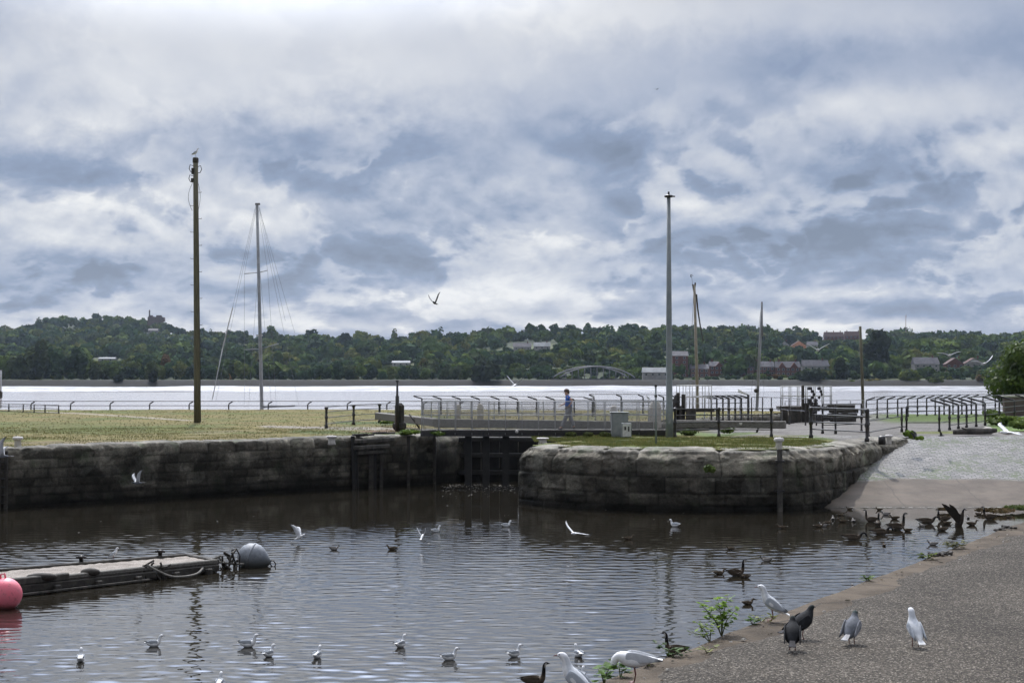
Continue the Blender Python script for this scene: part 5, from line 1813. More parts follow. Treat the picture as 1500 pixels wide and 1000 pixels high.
for t_ in (.06, .48, .86):
    c_ = B1.lerp(B2, t_) + Vector((0, 0, .03))
    MB().lathe(c_, [(.05, 0), (.05, .1), (.085, .12), (.08, .16), (0, .17)], 8).beam(c_ + Vector((-.12, 0, .12)), c_ + Vector((.12, 0, .12)), .05, .05).build('cleat', MT['blackpaint'], r)
for t_, w in ((.10, .35), (.33, .22)):
    c_ = A1.lerp(A2, t_) + Vector((0, 0, .06))
    MB().ball(c_, (w, .12, .09), 12, 6).build('tyre_fender', MT['darkwood'], r)
# rope and weed at the pontoon's end
rg = random.Random(8)
r = empty('mooring_rope', A1.lerp(A2, .66), 'sagging weedy mooring rope along the pontoon end', 'rope')
pp_ = [A1.lerp(A2, .62) + Vector((0, -.1, .1)), A1.lerp(A2, .64) + dn * .25 + Vector((0, 0, -.05)), A1.lerp(A2, .70) + dn * .4 + Vector((0, 0, -.19)), A1.lerp(A2, .82) + dn * .4 + Vector((0, 0, -.18)), A2 + dn * .1 + Vector((-.3, 0, -.02)), A2 + Vector((.1, 0, .14))]
MB().tube(catmull(pp_, 6), .028, 6).build('rope', MT['beamwood'], r)
for k in range(9):
    c_ = A1.lerp(A2, .62 + rg.uniform(-.03, .08)) + Vector((0, rg.uniform(-.2, .1), rg.uniform(-.05, .12)))
    MB().tube([c_ + Vector((rg.uniform(-.25, .25), 0, rg.uniform(0, .15))), c_, c_ + Vector((rg.uniform(-.2, .3), -.1, -.35))], .025, 5).build('weed', MT['darkwood'], r)
q = G(333, 832, 0)
r = empty('mooring_chain', q, 'tangled dark chain and weed between the pontoon and grey buoy', 'chain')
for k in range(16):
    c_ = q + Vector((rg.uniform(-.16, .2), rg.uniform(-.2, .2), rg.uniform(-.1, .32)))
    d_ = Vector((rg.uniform(-.12, .12), rg.uniform(-.1, .1), rg.uniform(.05, .22)))
    MB().tube([c_ - d_, c_ + Vector((rg.uniform(-.05, .05), 0, 0)), c_ + d_], .028, 5).build('link', MT['darkwood'], r)
MB().tube([q + Vector((.1, 0, .42)), q + Vector((.22, -.05, .48)), q + Vector((.3, 0, .3)), q + Vector((.28, 0, -.1))], .02, 5).build('link', MT['blackpaint'], r)
MB().tube([A2 + Vector((-.1, 0, .0)), q + Vector((0, 0, .12)), q + Vector((.4, 0, .1))], .03, 5).build('rope', MT['beamwood'], r)

def grimy(m_, z0, z1, colr):
    """slime line: the lower skin of a float is stained"""
    N = NT(m_.node_tree); p_ = [n_ for n_ in m_.node_tree.nodes if n_.type == 'BSDF_PRINCIPLED'][0]
    tc_ = N.n('ShaderNodeTexCoord').outputs['Object']
    old = p_.inputs['Base Color'].links[0].from_socket
    nz_ = N.noise(tc_, 6, 5, .7)
    zz_ = N.m('ADD', N.sep(tc_)[2], N.m('MULTIPLY', N.m('SUBTRACT', nz_, .5), .22))
    f_ = N.mapr(zz_, z0, z1, .9, 0)
    c_ = N.mix(f_, old, colr)
    streaks = N.m('MULTIPLY', N.mapr(N.noise(tc_, 14, 4, .7), .52, .7), .4)
    N.put(p_.inputs['Base Color'], N.mix(streaks, c_, tuple(.5 * q_ for q_ in colr)))
    return m_


m = grimy(basic('pink_buoy_vinyl', (.78, .13, .19), (.66, .17, .21), .5, 2.5, 60, .002), .02, .14, (.25, .08, .07))
q = G(8, 890, 0)
r = empty('pink_buoy', q, 'big round pink buoy floating at the left border', 'buoy')
MB().ball(q + Vector((0, 0, .27)), (.325, .325, .325), 40, 28).build('float', m, r)
MB().tube([q + Vector((-.1, 0, .57)), q + Vector((-.1, 0, .66)), q + Vector((-.02, 0, .68)), q + Vector((0, 0, .58))], .02, 6).build('eye_ring', m, r)
m = grimy(basic('grey_buoy_paint', (.23, .245, .27), (.12, .135, .155), .6, 3.0, 25, .006), .04, .30, (.055, .055, .045))
q = G(371, 829, 0)
r = empty('grey_buoy', q, 'grey domed mooring buoy tapering to a ring at its right side', 'buoy')
ax = Vector((1, -.1, -.28)).normalized()
prof = [(0.0, -.36), (.12, -.345), (.23, -.28), (.31, -.17), (.35, -.02), (.34, .1), (.28, .22), (.2, .32), (.11, .40), (.07, .44), (.0, .46)]
MB().lathe(q + Vector((-.02, 0, .21)), prof, 28, axis=ax).build('float', m, r)
c_ = q + Vector((-.02, 0, .21)) + ax * .52
MB().tube([c_ + (ax * math.cos(a_) + Vector((0, 0, 1)) * math.sin(a_)) * .07 for a_ in [i * math.pi / 6 for i in range(13)]], .016, 6).build('ring', MT['blackpaint'], r)
MB().lathe(q + Vector((-.02, 0, .21)) + ax * -.02, [(.356, -.02), (.362, 0), (.356, .02)], 28, axis=ax).build('seam_band', m, r)

# ------------------------------------------------------------------ grass blades, shrubs and plants
def blades(name, poly, n, hmin, hmax, wd, colA, colB, zf, label, seed, extra=None, dens=None):
    rg = np.random.RandomState(seed)
    P = np.array(poly)
    xs_ = rg.uniform(P[:, 0].min(), P[:, 0].max(), n * 3); ys_ = rg.uniform(P[:, 1].min(), P[:, 1].max(), n * 3)
    k = inside(xs_, ys_, poly)
    k &= fbm(xs_ * .9, ys_ * .9, 0, 3, seed) > .40
    if dens is not None: k &= dens(xs_, ys_, rg)
    xs_ = xs_[k][:n]; ys_ = ys_[k][:n]; m_ = len(xs_)
    h = rg.uniform(hmin, hmax, m_) * (.5 + fbm(xs_ * .6, ys_ * .6, 0, 2, seed + 1))
    a = rg.uniform(0, math.pi, m_); w = rg.uniform(.6, 1.3, m_) * wd
    lx = rg.normal(0, .35, m_) * h; ly = rg.normal(0, .35, m_) * h
    z = zf(xs_, ys_) - .01
    V = np.stack([np.stack([xs_ - np.cos(a) * w, ys_ - np.sin(a) * w, z], -1), np.stack([xs_ + np.cos(a) * w, ys_ + np.sin(a) * w, z], -1), np.stack([xs_ + lx, ys_ + ly, z + h], -1)], 1).reshape(-1, 3)
    t = rg.uniform(0, 1, m_)[:, None]
    C = np.repeat(np.array(colA) * (1 - t) + np.array(colB) * t, 3, 0)
    o = mesh_np(name, V, np.arange(len(V)).reshape(-1, 3), MT['leaf'], None, C, nper=3)
    return tag(o, label, 'grass', kind='stuff')


pg = inset(pier_path, .85)
pierpoly = [p for p in pg if p[0] < 11.8] + [(12.5, 63.5), (11.5, 70.5), (.8, 71.0)]
blades('grass', pierpoly, 42000, .04, .11, .010, (.060, .095, .020), (.15, .135, .055), pier_z, 'short green and straw grass on the curved pier', 11)
leftpoly = [tuple(LW0 + (LW1 - LW0) * .58 + Vector((-.7, .7))), tuple(LW1 + Vector((-.7, .7))), tuple(LW1 + LD * 10 + Vector((-1, 0))), (-34, 84), (-34, 62)]
blades('grass', leftpoly, 40000, .03, .08, .013, (.070, .085, .025), (.15, .13, .06), lawn_z, 'dry mown grass on the lawn behind the left wall', 12)
farpoly = [(-60, 80), (1, 80), (18, 112), (18, 127.5), (-60, 127.5)]
blades('grass', farpoly, 16000, .03, .08, .03, (.080, .088, .030), (.135, .115, .055), lawn_z, 'rough dry grass on the far part of the lawn by the river railing', 15)
# edge weeds in clumps
def weed_mesh(rg, n, rx, h, leaf):
    q, l = crown(rg, n, rx, h / 2, h / 2, leaf, 5)
    q[..., 2] = np.maximum(q[..., 2], 0)
    return q, l


def clump(px, py, w, h, colr, label, n=140, seed=1, name='weed_clump', cat='weeds', z=2.1, leaf=.05, group=None):
    b = G(px, py, z)
    rg = np.random.RandomState(seed)
    q, l = weed_mesh(rg, n, w / 2, h, leaf)
    V = q.reshape(-1, 3)
    C = np.repeat(np.array(colr)[None] * l[:, None], 4, 0)
    o = mesh_np(name, V, np.arange(len(V)).reshape(-1, 4), MT['leaf'], None, C)
    o.location = b
    return tag(o, label, cat, group)


clump(600, 637, 1.5, .26, (.09, .14, .03), 'wide green weed clump below the thick timber post', 500, 1, leaf=.05)
clump(640, 638, 1.0, .22, (.08, .13, .03), 'green weed clump at the left corner of the lock entrance', 350, 2, leaf=.045)
clump(570, 621, 1.2, .2, (.08, .13, .03), 'low weeds along the foot of the left iron railing', 350, 3, leaf=.05)
clump(1334, 643, .5, .42, (.13, .20, .035), 'bright green weed tuft where the pier meets the slipway', 260, 4, leaf=.05)
clump(1348, 645, .35, .2, (.13, .20, .035), 'small bright weed tuft at the crest of the slipway', 120, 14, leaf=.05)
clump(1010, 637, 1.2, .25, (.06, .09, .025), 'dark weeds at the foot of the lamp post railing', 300, 5, leaf=.05)
clump(1065, 636, .9, .28, (.06, .09, .025), 'dark weeds beside the middle post of the lamp post railing', 250, 6, leaf=.05)
for i, (px, lab) in enumerate([(838, 'left'), (862, 'middle'), (884, 'right')]):
    clump(px, 640, .6, .22, (.07, .085, .03), 'dry grass tuft under the footbridge edge, %s one of three' % lab, 300, 30 + i, leaf=.05)
clump(1037, 694, .5, .35, (.08, .12, .03), 'green weed growing out of the pier face joint', 260, 7, z=1.5, leaf=.05)

# big leafy shrub on the right, over a low wall
b = G(1508, 586)
b = Vector((D(1512, 590, 112).x, 112, 2.0))
r = empty('leafy_shrub', b, 'big rounded leafy shrub at the right border', 'shrub')
rg = np.random.RandomState(5)
q, l = crown(rg, 15000, 2.9, 2.3, 2.35, .085, 24)
q2, l2 = crown(rg, 3500, 2.5, 2.0, 2.2, .20, 16)
q = np.concatenate([q, q2]); l = np.concatenate([l, l2 * .7])
q[..., 2] = np.maximum(q[..., 2], .1)
gcol = np.array([.062, .098, .022])[None] * l[:, None]
gcol = np.where((rg.rand(len(l)) < .02)[:, None], np.array([.15, .19, .07]), gcol)
mesh_np('crown', q.reshape(-1, 3), np.arange(len(q) * 4).reshape(-1, 4), MT['leaf'], r, np.repeat(gcol, 4, 0))
MB().tube([(0, 0, 0), (.1, 0, 1.2), (.4, 0, 2.5)], [.22, .15, .06], 8).tube([(.05, 0, .6), (-.7, .2, 1.8)], [.1, .05], 6).tube([(.05, 0, .5), (.3, -.6, 1.9)], [.1, .04], 6).build('trunk', MT['bark'], r, local=False)
b = D(1470, 600, 108)
r = empty('garden_wall', (b.x, 108, 2.0), 'dark stone wall end beneath the leafy shrub', 'wall')
MB().box((b.x + 1.4, 108, 2.5), (2.8, .5, 1.5), bev=.05).build('masonry', MT['castle'], r)
MB().box((b.x + 1.4, 108, 3.3), (3.0, .62, .12), bev=.03).build('coping', MT['stonebollard'], r)
for i, (px, py, w, h, lab) in enumerate([(1475, 622, 2.2, .5, 'tall weedy grass below the leafy shrub'), (1500, 630, 1.8, .55, 'tall weedy grass at the right border beside the log'), (1455, 612, 1.6, .4, 'weedy grass behind the log and left of the shrub wall')]):
    clump(px, py, w, h, (.10, .145, .035), lab, 900, 60 + i, leaf=.10)
# driftwood log / stone slabs
b = G(1428, 637)
r = empty('driftwood_log', b, 'grey driftwood log lying before the right railing', 'log')
MB().tube([b + Vector((-.9, .1, .12)), b + Vector((-.3, 0, .17)), b + Vector((.4, .05, .16)), b + Vector((.95, .15, .2))], [.10, .15, .14, .09], 9).build('trunk', MT['greywood'], r)
MB().tube([b + Vector((-.2, 0, .2)), b + Vector((-.6, -.2, .3))], [.06, .03], 6).build('branch', MT['greywood'], r)
b = G(1447, 635)
r = empty('rock', b, 'pale rounded rock at the right end of the driftwood log', 'rock')
MB().ball(b + Vector((0, 0, .12)), (.28, .2, .18), 10, 7).build('stone', MT['stonebollard'], r)


# foreground plants on the near kerb
def leafy_plant(px, py, label, stems, seed, colr, z=2.11, name='weed_plant', leaf=(.055, .026)):
    b = G(px, py, z)
    r = empty(name, b, label, 'plant')
    rg = random.Random(seed)
    st = MB(); V = []; C = []
    for (dx, dz, n, bush) in stems:
        p1 = Vector((dx * .35, rg.uniform(-.06, .06), dz * .55)); p2 = Vector((dx, rg.uniform(-.12, .12), dz))
        st.tube([Vector((0, 0, -.02)), p1, p2], [.006, .005, .003], 5)
        for i in range(n):
            t = rg.uniform(.3, 1.02)
            c = (p1 * 2 * t if t < .5 else p1.lerp(p2, (t - .5) * 2)) + Vector((rg.uniform(-1, 1), rg.uniform(-1, 1), rg.uniform(-.6, .8))) * bush
            a = rg.uniform(0, 6.28); L = leaf[0] * rg.uniform(.6, 1.3); W = leaf[1] * rg.uniform(.7, 1.2)
            u = Vector((math.cos(a), math.sin(a), rg.uniform(-.5, .6))).normalized(); v = u.cross(Vector((rg.uniform(-.4, .4), rg.uniform(-.4, .4), 1))).normalized()
            nrm = u.cross(v)
            mid = c + u * L * .5 + nrm * L * .1
            V += [[c, mid - v * W, mid + nrm * .0, c + u * L], [c, mid, mid + v * W, c + u * L]]
            V[-2] = [c, c + u * L * .5 - v * W, c + u * L, mid]; V[-1] = [c, mid, c + u * L, c + u * L * .5 + v * W]
            k = rg.uniform(.7, 1.4); C += [[colr[0] * k, colr[1] * k, colr[2] * k]] * 8
    st.build('stem', MT['leaf_stem'], r, local=False)
    V = np.array([[tuple(q) for q in f] for f in V]).reshape(-1, 3)
    mesh_np('foliage', V, np.arange(len(V)).reshape(-1, 4), MT['leaf'], r, np.array(C), True)
    return r


MT['leaf_stem'] = basic('green_stem', (.08, .11, .03), (.12, .10, .05), .6, 10)
leafy_plant(1057, 929, 'bright green branching weed growing from the near kerb above the water', [(-.02, .30, 26, .055), (.07, .35, 34, .055), (-.22, .31, 26, .04), (-.12, .20, 14, .04), (.15, .25, 22, .05), (.02, .18, 10, .05)], 1, (.17, .27, .045), leaf=(.068, .027))
leafy_plant(1040, 937, 'low yellow-green shoot at the left foot of the branching weed', [(-.10, .14, 26, .04), (.03, .10, 16, .04), (-.2, .08, 14, .03)], 2, (.19, .26, .05), leaf=(.05, .022))
leafy_plant(1103, 913, 'small broad-leaved weed left of the standing gull', [(-.05, .04, 9, .03), (.05, .03, 8, .03)], 3, (.07, .12, .04), leaf=(.07, .03))
leafy_plant(1115, 908, 'yellowish weed behind the standing gull', [(-.1, .05, 12, .04), (.12, .05, 14, .04)], 4, (.17, .20, .05), leaf=(.05, .02))
leafy_plant(885, 1000, 'broad-leaved green plant between the two foreground gulls', [(-.05, .12, 9, .035), (.05, .14, 9, .03), (.0, .05, 6, .05)], 5, (.12, .20, .06), leaf=(.085, .045))
leafy_plant(909, 990, 'dark broad-leaved plant touching the preening gull', [(-.02, .10, 8, .03), (.05, .08, 6, .03)], 6, (.09, .15, .05), leaf=(.08, .04))
leafy_plant(948, 973, 'small yellowish leaf tuft right of the preening gull', [(-.02, .05, 8, .03), (.05, .03, 8, .03)], 7, (.16, .18, .06), leaf=(.06, .03))
leafy_plant(1036, 953, 'tiny yellow-green weed in the kerb joint', [(-.06, .03, 10, .03), (.08, .02, 8, .03)], 8, (.20, .22, .06), leaf=(.04, .02))
leafy_plant(1271, 850, 'small green tuft beyond the dark bird head at the kerb', [(-.06, .06, 16, .03), (.05, .05, 14, .03)], 9, (.11, .18, .04), leaf=(.06, .02))
leafy_plant(1358, 818, 'ragged weeds on the kerb left of the dark clods', [(-.12, .05, 22, .04), (.10, .07, 20, .05)], 10, (.13, .17, .05), leaf=(.07, .025))
leafy_plant(1398, 802, 'brownish weed patch on the kerb in front of the geese', [(-.15, .05, 26, .05), (.15, .06, 26, .05), (0, .05, 14, .05)], 11, (.12, .12, .05), leaf=(.07, .025))
leafy_plant(985, 958, 'ragged green weed at the kerb before the swimming goose', [(-.12, .07, 18, .05), (.10, .05, 16, .05)], 12, (.06, .10, .035), leaf=(.07, .025))
for i, (px, py, w) in enumerate([(1372, 814, .11), (1385, 812, .08), (1478, 774, .09), (1465, 777, .07)]):
    b = G(px, py)
    o = empty('turf_clod', b, ['dark turf clod on the kerb below the lying duck', 'smaller dark clod right of the larger one on the kerb', 'dark clod near the right end of the kerb', 'small clod left of the dark one near the right end'][i], 'clod')
    rg = random.Random(i + 50); mb = MB()
    for k in range(14):
        c_ = b + Vector((rg.uniform(-1, 1) * w, rg.uniform(-.08, .08), rg.uniform(0, .035)))
        mb.box(c_, (rg.uniform(.03, .09), rg.uniform(.03, .07), rg.uniform(.02, .05)), rg.uniform(0, 3), bev=.01)
    mb.build('soil', MT['darkwood'], o)
for (px, py) in [(1330, 825), (1310, 832)]: pass

# loose grit, droppings and leaf bits on the near quay
rg = np.random.RandomState(91)
n_ = 900
uu = rg.uniform(0, 36, n_); ww = rg.uniform(.08, 9, n_)
ww[:300] = rg.uniform(.03, .9, 300)
X = E0.x - ED.x * 8 + ED.x * uu + EN.x * ww; Y = E0.y - ED.y * 8 + ED.y * uu + EN.y * ww
sz = rg.uniform(.004, .014, n_); sz[:60] *= 1.6
V = []; C = []
pal = np.array([(.30, .28, .25), (.10, .09, .075), (.16, .12, .07), (.50, .49, .47), (.08, .07, .05)])
for i in range(n_):
    a_ = rg.uniform(0, 6.28); s_ = sz[i]; e_ = rg.uniform(.5, 1.6)
    ca, sa = math.cos(a_), math.sin(a_)
    base_ = [(-1, -1, 0), (1, -.8, 0), (.9, 1, 0), (-.8, .9, 0), (-.5, -.5, 1), (.5, -.5, .8), (.5, .5, 1), (-.5, .5, .9)]
    for (x_, y_, z_) in base_:
        x2 = x_ * s_ * e_; y2 = y_ * s_
        V.append((X[i] + ca * x2 - sa * y2, Y[i] + sa * x2 + ca * y2, 2.112 + z_ * s_ * .7))
    C += [pal[rg.choice(5, p=[.3, .22, .2, .13, .15])]] * 8
F = []
for i in range(n_):
    o_ = i * 8
    F += [(o_ + 4, o_ + 5, o_ + 6, o_ + 7), (o_, o_ + 1, o_ + 5, o_ + 4), (o_ + 1, o_ + 2, o_ + 6, o_ + 5), (o_ + 2, o_ + 3, o_ + 7, o_ + 6), (o_ + 3, o_, o_ + 4, o_ + 7)]
o = mesh_np('grit', V, F, MT['ground'], None, np.array(C))
tag(o, 'scattered grit, droppings and leaf bits on the near quay', 'grit', kind='stuff')
# floating scum and twigs in the lock mouth
rg = np.random.RandomState(92)
n_ = 260
q0 = [G(rg.uniform(648, 756), 709 + abs(rg.normal(0, 7)), .01) if i < 230 else G(rg.uniform(0, 1300), rg.uniform(735, 800), .01) for i in range(n_)]
V = []
for q in q0:
    s_ = rg.uniform(.008, .032); V += [(q.x - s_, q.y - s_, .012), (q.x + s_, q.y - s_ * .8, .012), (q.x + s_ * .8, q.y + s_, .016), (q.x - s_ * .9, q.y + s_, .012)]
for i in range(420):
    x_ = rg.uniform(11.2, 32); y_ = SL_BOT + rg.normal(.02, .10) + .12 * math.sin(x_ * 1.3)
    s_ = rg.uniform(.012, .045); V += [(x_ - s_ * 2, y_ - s_, .02), (x_ + s_ * 2, y_ - s_ * .8, .02), (x_ + s_ * 1.8, y_ + s_, .026), (x_ - s_ * 1.9, y_ + s_, .02)]
o = mesh_np('flotsam', V, np.arange(len(V)).reshape(-1, 4), basic('foam_scum', (.13, .12, .10), (.30, .29, .27), .9, 30, spec=.1))
tag(o, 'pale specks of foam and twigs in the lock mouth and along the slipway foot', 'flotsam', kind='stuff')

for i, (px, py, w, h, colr, lab) in enumerate([(1468, 750, 1.3, .14, (.10, .075, .04), 'brown weed heap at the water edge left of the green one'), (1494, 747, 1.1, .18, (.085, .11, .035), 'green weed heap at the right end of the slipway foot'), (1440, 749, .8, .08, (.08, .06, .035), 'thin brown weed patch on the slipway foot behind the geese'), (1385, 747, .6, .06, (.08, .06, .035), 'small brown weed patch on the slipway foot above the raised wing')]):
    clump(px, py, w, h, colr, lab, 420, 80 + i, z=.06, leaf=.05)


# ================================================================== BIRDS
WHITE = (.80, .80, .80); GREY = (.40, .43, .47); DARK = (.045, .045, .05); BROWN = (.085, .068, .052); BLACK = (.012, .012, .013)


def gull_col(p, t, an):
    if t > .72: return (.74, .74, .76)
    return WHITE if p.z < .12 or math.sin(an) < .35 else (.55, .57, .60)


def goose_col(p, t, an):
    if t > .55 and p.z > .21:
        if .485 < p.z < .55 and abs(p.y) > .014 and .225 < p.x < .295: return (.75, .75, .72)
        return BLACK
    if p.x < -.30: return (.7, .7, .68) if math.sin(an) < .2 else BLACK
    k = .75 + .5 * (math.sin(p.x * 60) > 0)
    return (BROWN[0] * k, BROWN[1] * k, BROWN[2] * k) if p.z > .05 else (.32, .28, .23)


def duck_col(p, t, an):
    k = .7 + .6 * (math.sin(p.x * 75 + p.y * 60) > 0)
    if t > .8: return (.06, .05, .035)
    return (.09 * k, .072 * k, .052 * k)


def mallard_col(p, t, an):
    if t > .74: return (.012, .03, .022)
    if t > .68: return (.6, .6, .6)
    if t > .5: return (.06, .035, .025)
    return (.30, .29, .28) if t > .12 else (.03, .03, .03)


def pigeon_col(p, t, an):
    if t > .8: return (.05, .06, .075)
    if t > .68: return (.03, .055, .05)
    return (.16, .175, .205)


def dkpigeon_col(p, t, an):
    if t > .7: return (.02, .028, .028)
    return (.022, .024, .028)


def wing_fold(mb, x0, z0, x1, z1, y, w, colr, thick=.012):
    n = 8
    rings = []
    for i in range(n + 1):
        t = i / n
        hh = w * math.sin(math.pi * min(1, .15 + t * .85) ** .8) ** .7 if t < 1 else .003
        rings.append((x0 + (x1 - x0) * t, z0 + (z1 - z0) * t + .0, thick * (1 - .6 * t), max(.004, hh * (1 - .55 * t))))
    mb.loft(rings, 8, lambda p, t, an: colr if t < .8 else tuple(c * .25 for c in colr), y)


def make_bird(name, label, cat, rings, colf, mat, wings, tail, beak, legs=None, eye=None, group=None, scale=1.0, beakcol=None):
    r = empty(name, (0, 0, 0), label, cat, group)
    MB().loft(rings, 16, colf).build('body', MT[mat], r, True, 1, False)
    for s in (-1, 1):
        if wings:
            mb = MB(); (xa, za, xb, zb, y, w, c) = wings
            wing_fold(mb, xa, za, xb, zb, s * y, w, c)
            mb.build('wing', MT[mat], r, True, 1, False)
    if tail:
        (xa, za, xb, zb, w, c) = tail
        mb = MB()
        vs = [(xa, -w * .6, za), (xa, w * .6, za), (xb, w, zb), (xb, -w, zb), (xa, -w * .6, za + .012), (xa, w * .6, za + .012), (xb, w, zb + .006), (xb, -w, zb + .006)]
        mb.add(vs, [(0, 1, 2, 3), (7, 6, 5, 4), (0, 4, 5, 1), (1, 5, 6, 2), (2, 6, 7, 3), (3, 7, 4, 0)], [c] * 8)
        mb.build('tail', MT[mat], r, True, 0, False)
    (bx, bz, L, rr) = beak
    MB().loft([(bx, bz, rr, rr), (bx + L * .6, bz - .1 * L, rr * .7, rr * .7), (bx + L, bz - .22 * L, rr * .25, rr * .25)], 6).build('beak', MT[beakcol or 'beak'], r, False, 0, False)
    if eye:
        mb = MB()
        for s in (-1, 1): mb.ball((eye[0], s * eye[1], eye[2]), eye[3], 8, 6)
        mb.build('eyes', MT['eye'], r, False, 0, False)
    if legs:
        (lx, lz, lw, lr) = legs
        for s in (-1, 1):
            mb = MB().tube([(lx, s * lw, lz), (lx - .012, s * lw, lz * .5), (lx, s * lw, .008)], lr, 6)
            for a in (-.45, 0, .45):
                mb.tube([(lx, s * lw, .008), (lx + .045 * math.cos(a), s * lw + .045 * math.sin(a), .005)], [lr, lr * .6], 5)
            mb.build('leg', MT['redleg'], r, False, 0, False)
    r.scale = (scale,) * 3
    return r


def swim_gull():
    return make_bird('gull', 'x', 'gull', [(-.15, .09, .006, .005), (-.12, .08, .03, .02), (-.065, .06, .056, .044), (0, .055, .064, .055), (.05, .068, .056, .05), (.08, .10, .038, .036), (.09, .14, .025, .025), (.095, .175, .024, .025), (.112, .198, .027, .027), (.135, .198, .020, .020), (.152, .192, .008, .008)],
                     gull_col, 'gullbody', (.05, .09, -.17, .11, .047, .045, GREY), (-.12, .085, -.165, .09, .03, WHITE), (.148, .194, .035, .006), None, (.130, .0225, .203, .004))


def stand_gull(bent=False):
    if bent:   # preening: body horizontal, head tucked down at the front
        rg_ = [(-.20, .20, .006, .005), (-.14, .195, .035, .025), (-.06, .18, .062, .055), (.02, .185, .072, .066), (.09, .205, .062, .055), (.13, .215, .045, .042), (.155, .19, .034, .034), (.168, .155, .029, .030), (.165, .125, .022, .024), (.155, .105, .01, .012)]
        return make_bird('gull', 'x', 'gull', rg_, lambda p, t, an: (.8, .8, .8) if p.z > .13 else (.16, .15, .15), 'gullbody', (.07, .22, -.24, .19, .056, .058, (.52, .54, .57)), (-.15, .195, -.23, .19, .035, WHITE), (.158, .112, .03, .007), (0, .14, .03, .0045), (.170, .026, .15, .004), beakcol='redleg')
    rg_ = [(-.16, .075, .006, .005), (-.125, .095, .03, .022), (-.075, .13, .056, .045), (-.015, .17, .070, .062), (.03, .21, .066, .056), (.055, .25, .046, .042), (.064, .285, .031, .031), (.070, .32, .029, .030), (.092, .345, .030, .030), (.118, .345, .021, .021), (.134, .340, .009, .009)]
    return make_bird('gull', 'x', 'gull', rg_, gull_col, 'gullbody', (.045, .22, -.175, .09, .055, .058, GREY), (-.12, .095, -.19, .06, .035, WHITE), (.13, .342, .035, .0065), (-.01, .125, .03, .0045), (.110, .0245, .352, .0042), beakcol='redleg')


def goose():
    return make_bird('canada_goose', 'x', 'goose', [(-.34, .18, .01, .008), (-.27, .165, .06, .04), (-.15, .13, .125, .09), (-.01, .11, .15, .12), (.11, .125, .125, .11), (.18, .17, .08, .08), (.205, .24, .052, .055), (.212, .33, .042, .044), (.215, .43, .037, .040), (.225, .50, .038, .040), (.255, .54, .040, .039), (.30, .54, .030, .028), (.33, .53, .017, .015)],
                     goose_col, 'goosebody', (.12, .17, -.36, .20, .10, .09, BROWN), (-.29, .17, -.41, .19, .05, BLACK), (.325, .532, .05, .012), None, (.285, .031, .553, .006))


def goose_low():       # neck stretched low, feeding
    return make_bird('canada_goose', 'x', 'goose', [(-.40, .17, .01, .008), (-.32, .155, .06, .04), (-.18, .12, .125, .09), (-.02, .10, .15, .12), (.12, .11, .13, .11), (.20, .15, .085, .08), (.25, .20, .048, .05), (.29, .255, .034, .036), (.345, .285, .030, .032), (.40, .262, .031, .032), (.43, .215, .032, .032), (.445, .17, .024, .025), (.45, .14, .012, .012)],
                     lambda p, t, an: BLACK if t > .48 else goose_col(Vector((p.x, p.y, min(p.z, .2))), t, an), 'goosebody', (.14, .16, -.42, .19, .10, .09, BROWN), (-.34, .16, -.47, .18, .05, BLACK), (.452, .142, .03, .012), None, (.45, .03, .21, .005))


def duck(male=False):
    return make_bird('mallard', 'x', 'duck', [(-.25, .125, .008, .006), (-.20, .11, .04, .028), (-.11, .075, .085, .06), (0, .06, .10, .072), (.09, .075, .08, .062), (.14, .12, .042, .042), (.155, .165, .030, .03), (.165, .19, .034, .032), (.19, .208, .034, .033), (.22, .20, .022, .022), (.235, .195, .016, .012)],
                     mallard_col if male else duck_col, 'goosebody', (.09, .095, -.24, .125, .068, .055, (.26, .25, .24) if male else (.10, .078, .055)), (-.2, .11, -.29, .12, .035, (.4, .38, .35)), (.232, .195, .05, .013), None, (.205, .03, .215, .005))


def pigeon(darkp=False):
    rg_ = [(-.13, .075, .02, .006), (-.09, .095, .042, .03), (-.04, .125, .070, .058), (.015, .155, .078, .068), (.05, .19, .060, .054), (.072, .22, .038, .037), (.083, .245, .024, .025), (.092, .262, .025, .024), (.108, .268, .019, .018), (.12, .265, .008, .008)]
    return make_bird('pigeon', 'x', 'pigeon', rg_, dkpigeon_col if darkp else pigeon_col, 'goosebody', (.05, .185, -.16, .085, .062, .058, (.024, .026, .03) if darkp else (.26, .275, .31)), (-.10, .10, -.22, .07, .03, (.03, .03, .035) if darkp else (.35, .36, .38)),
                     (.115, .264, .022, .005), (.0, .10, .022, .004), (.105, .018, .272, .0035))


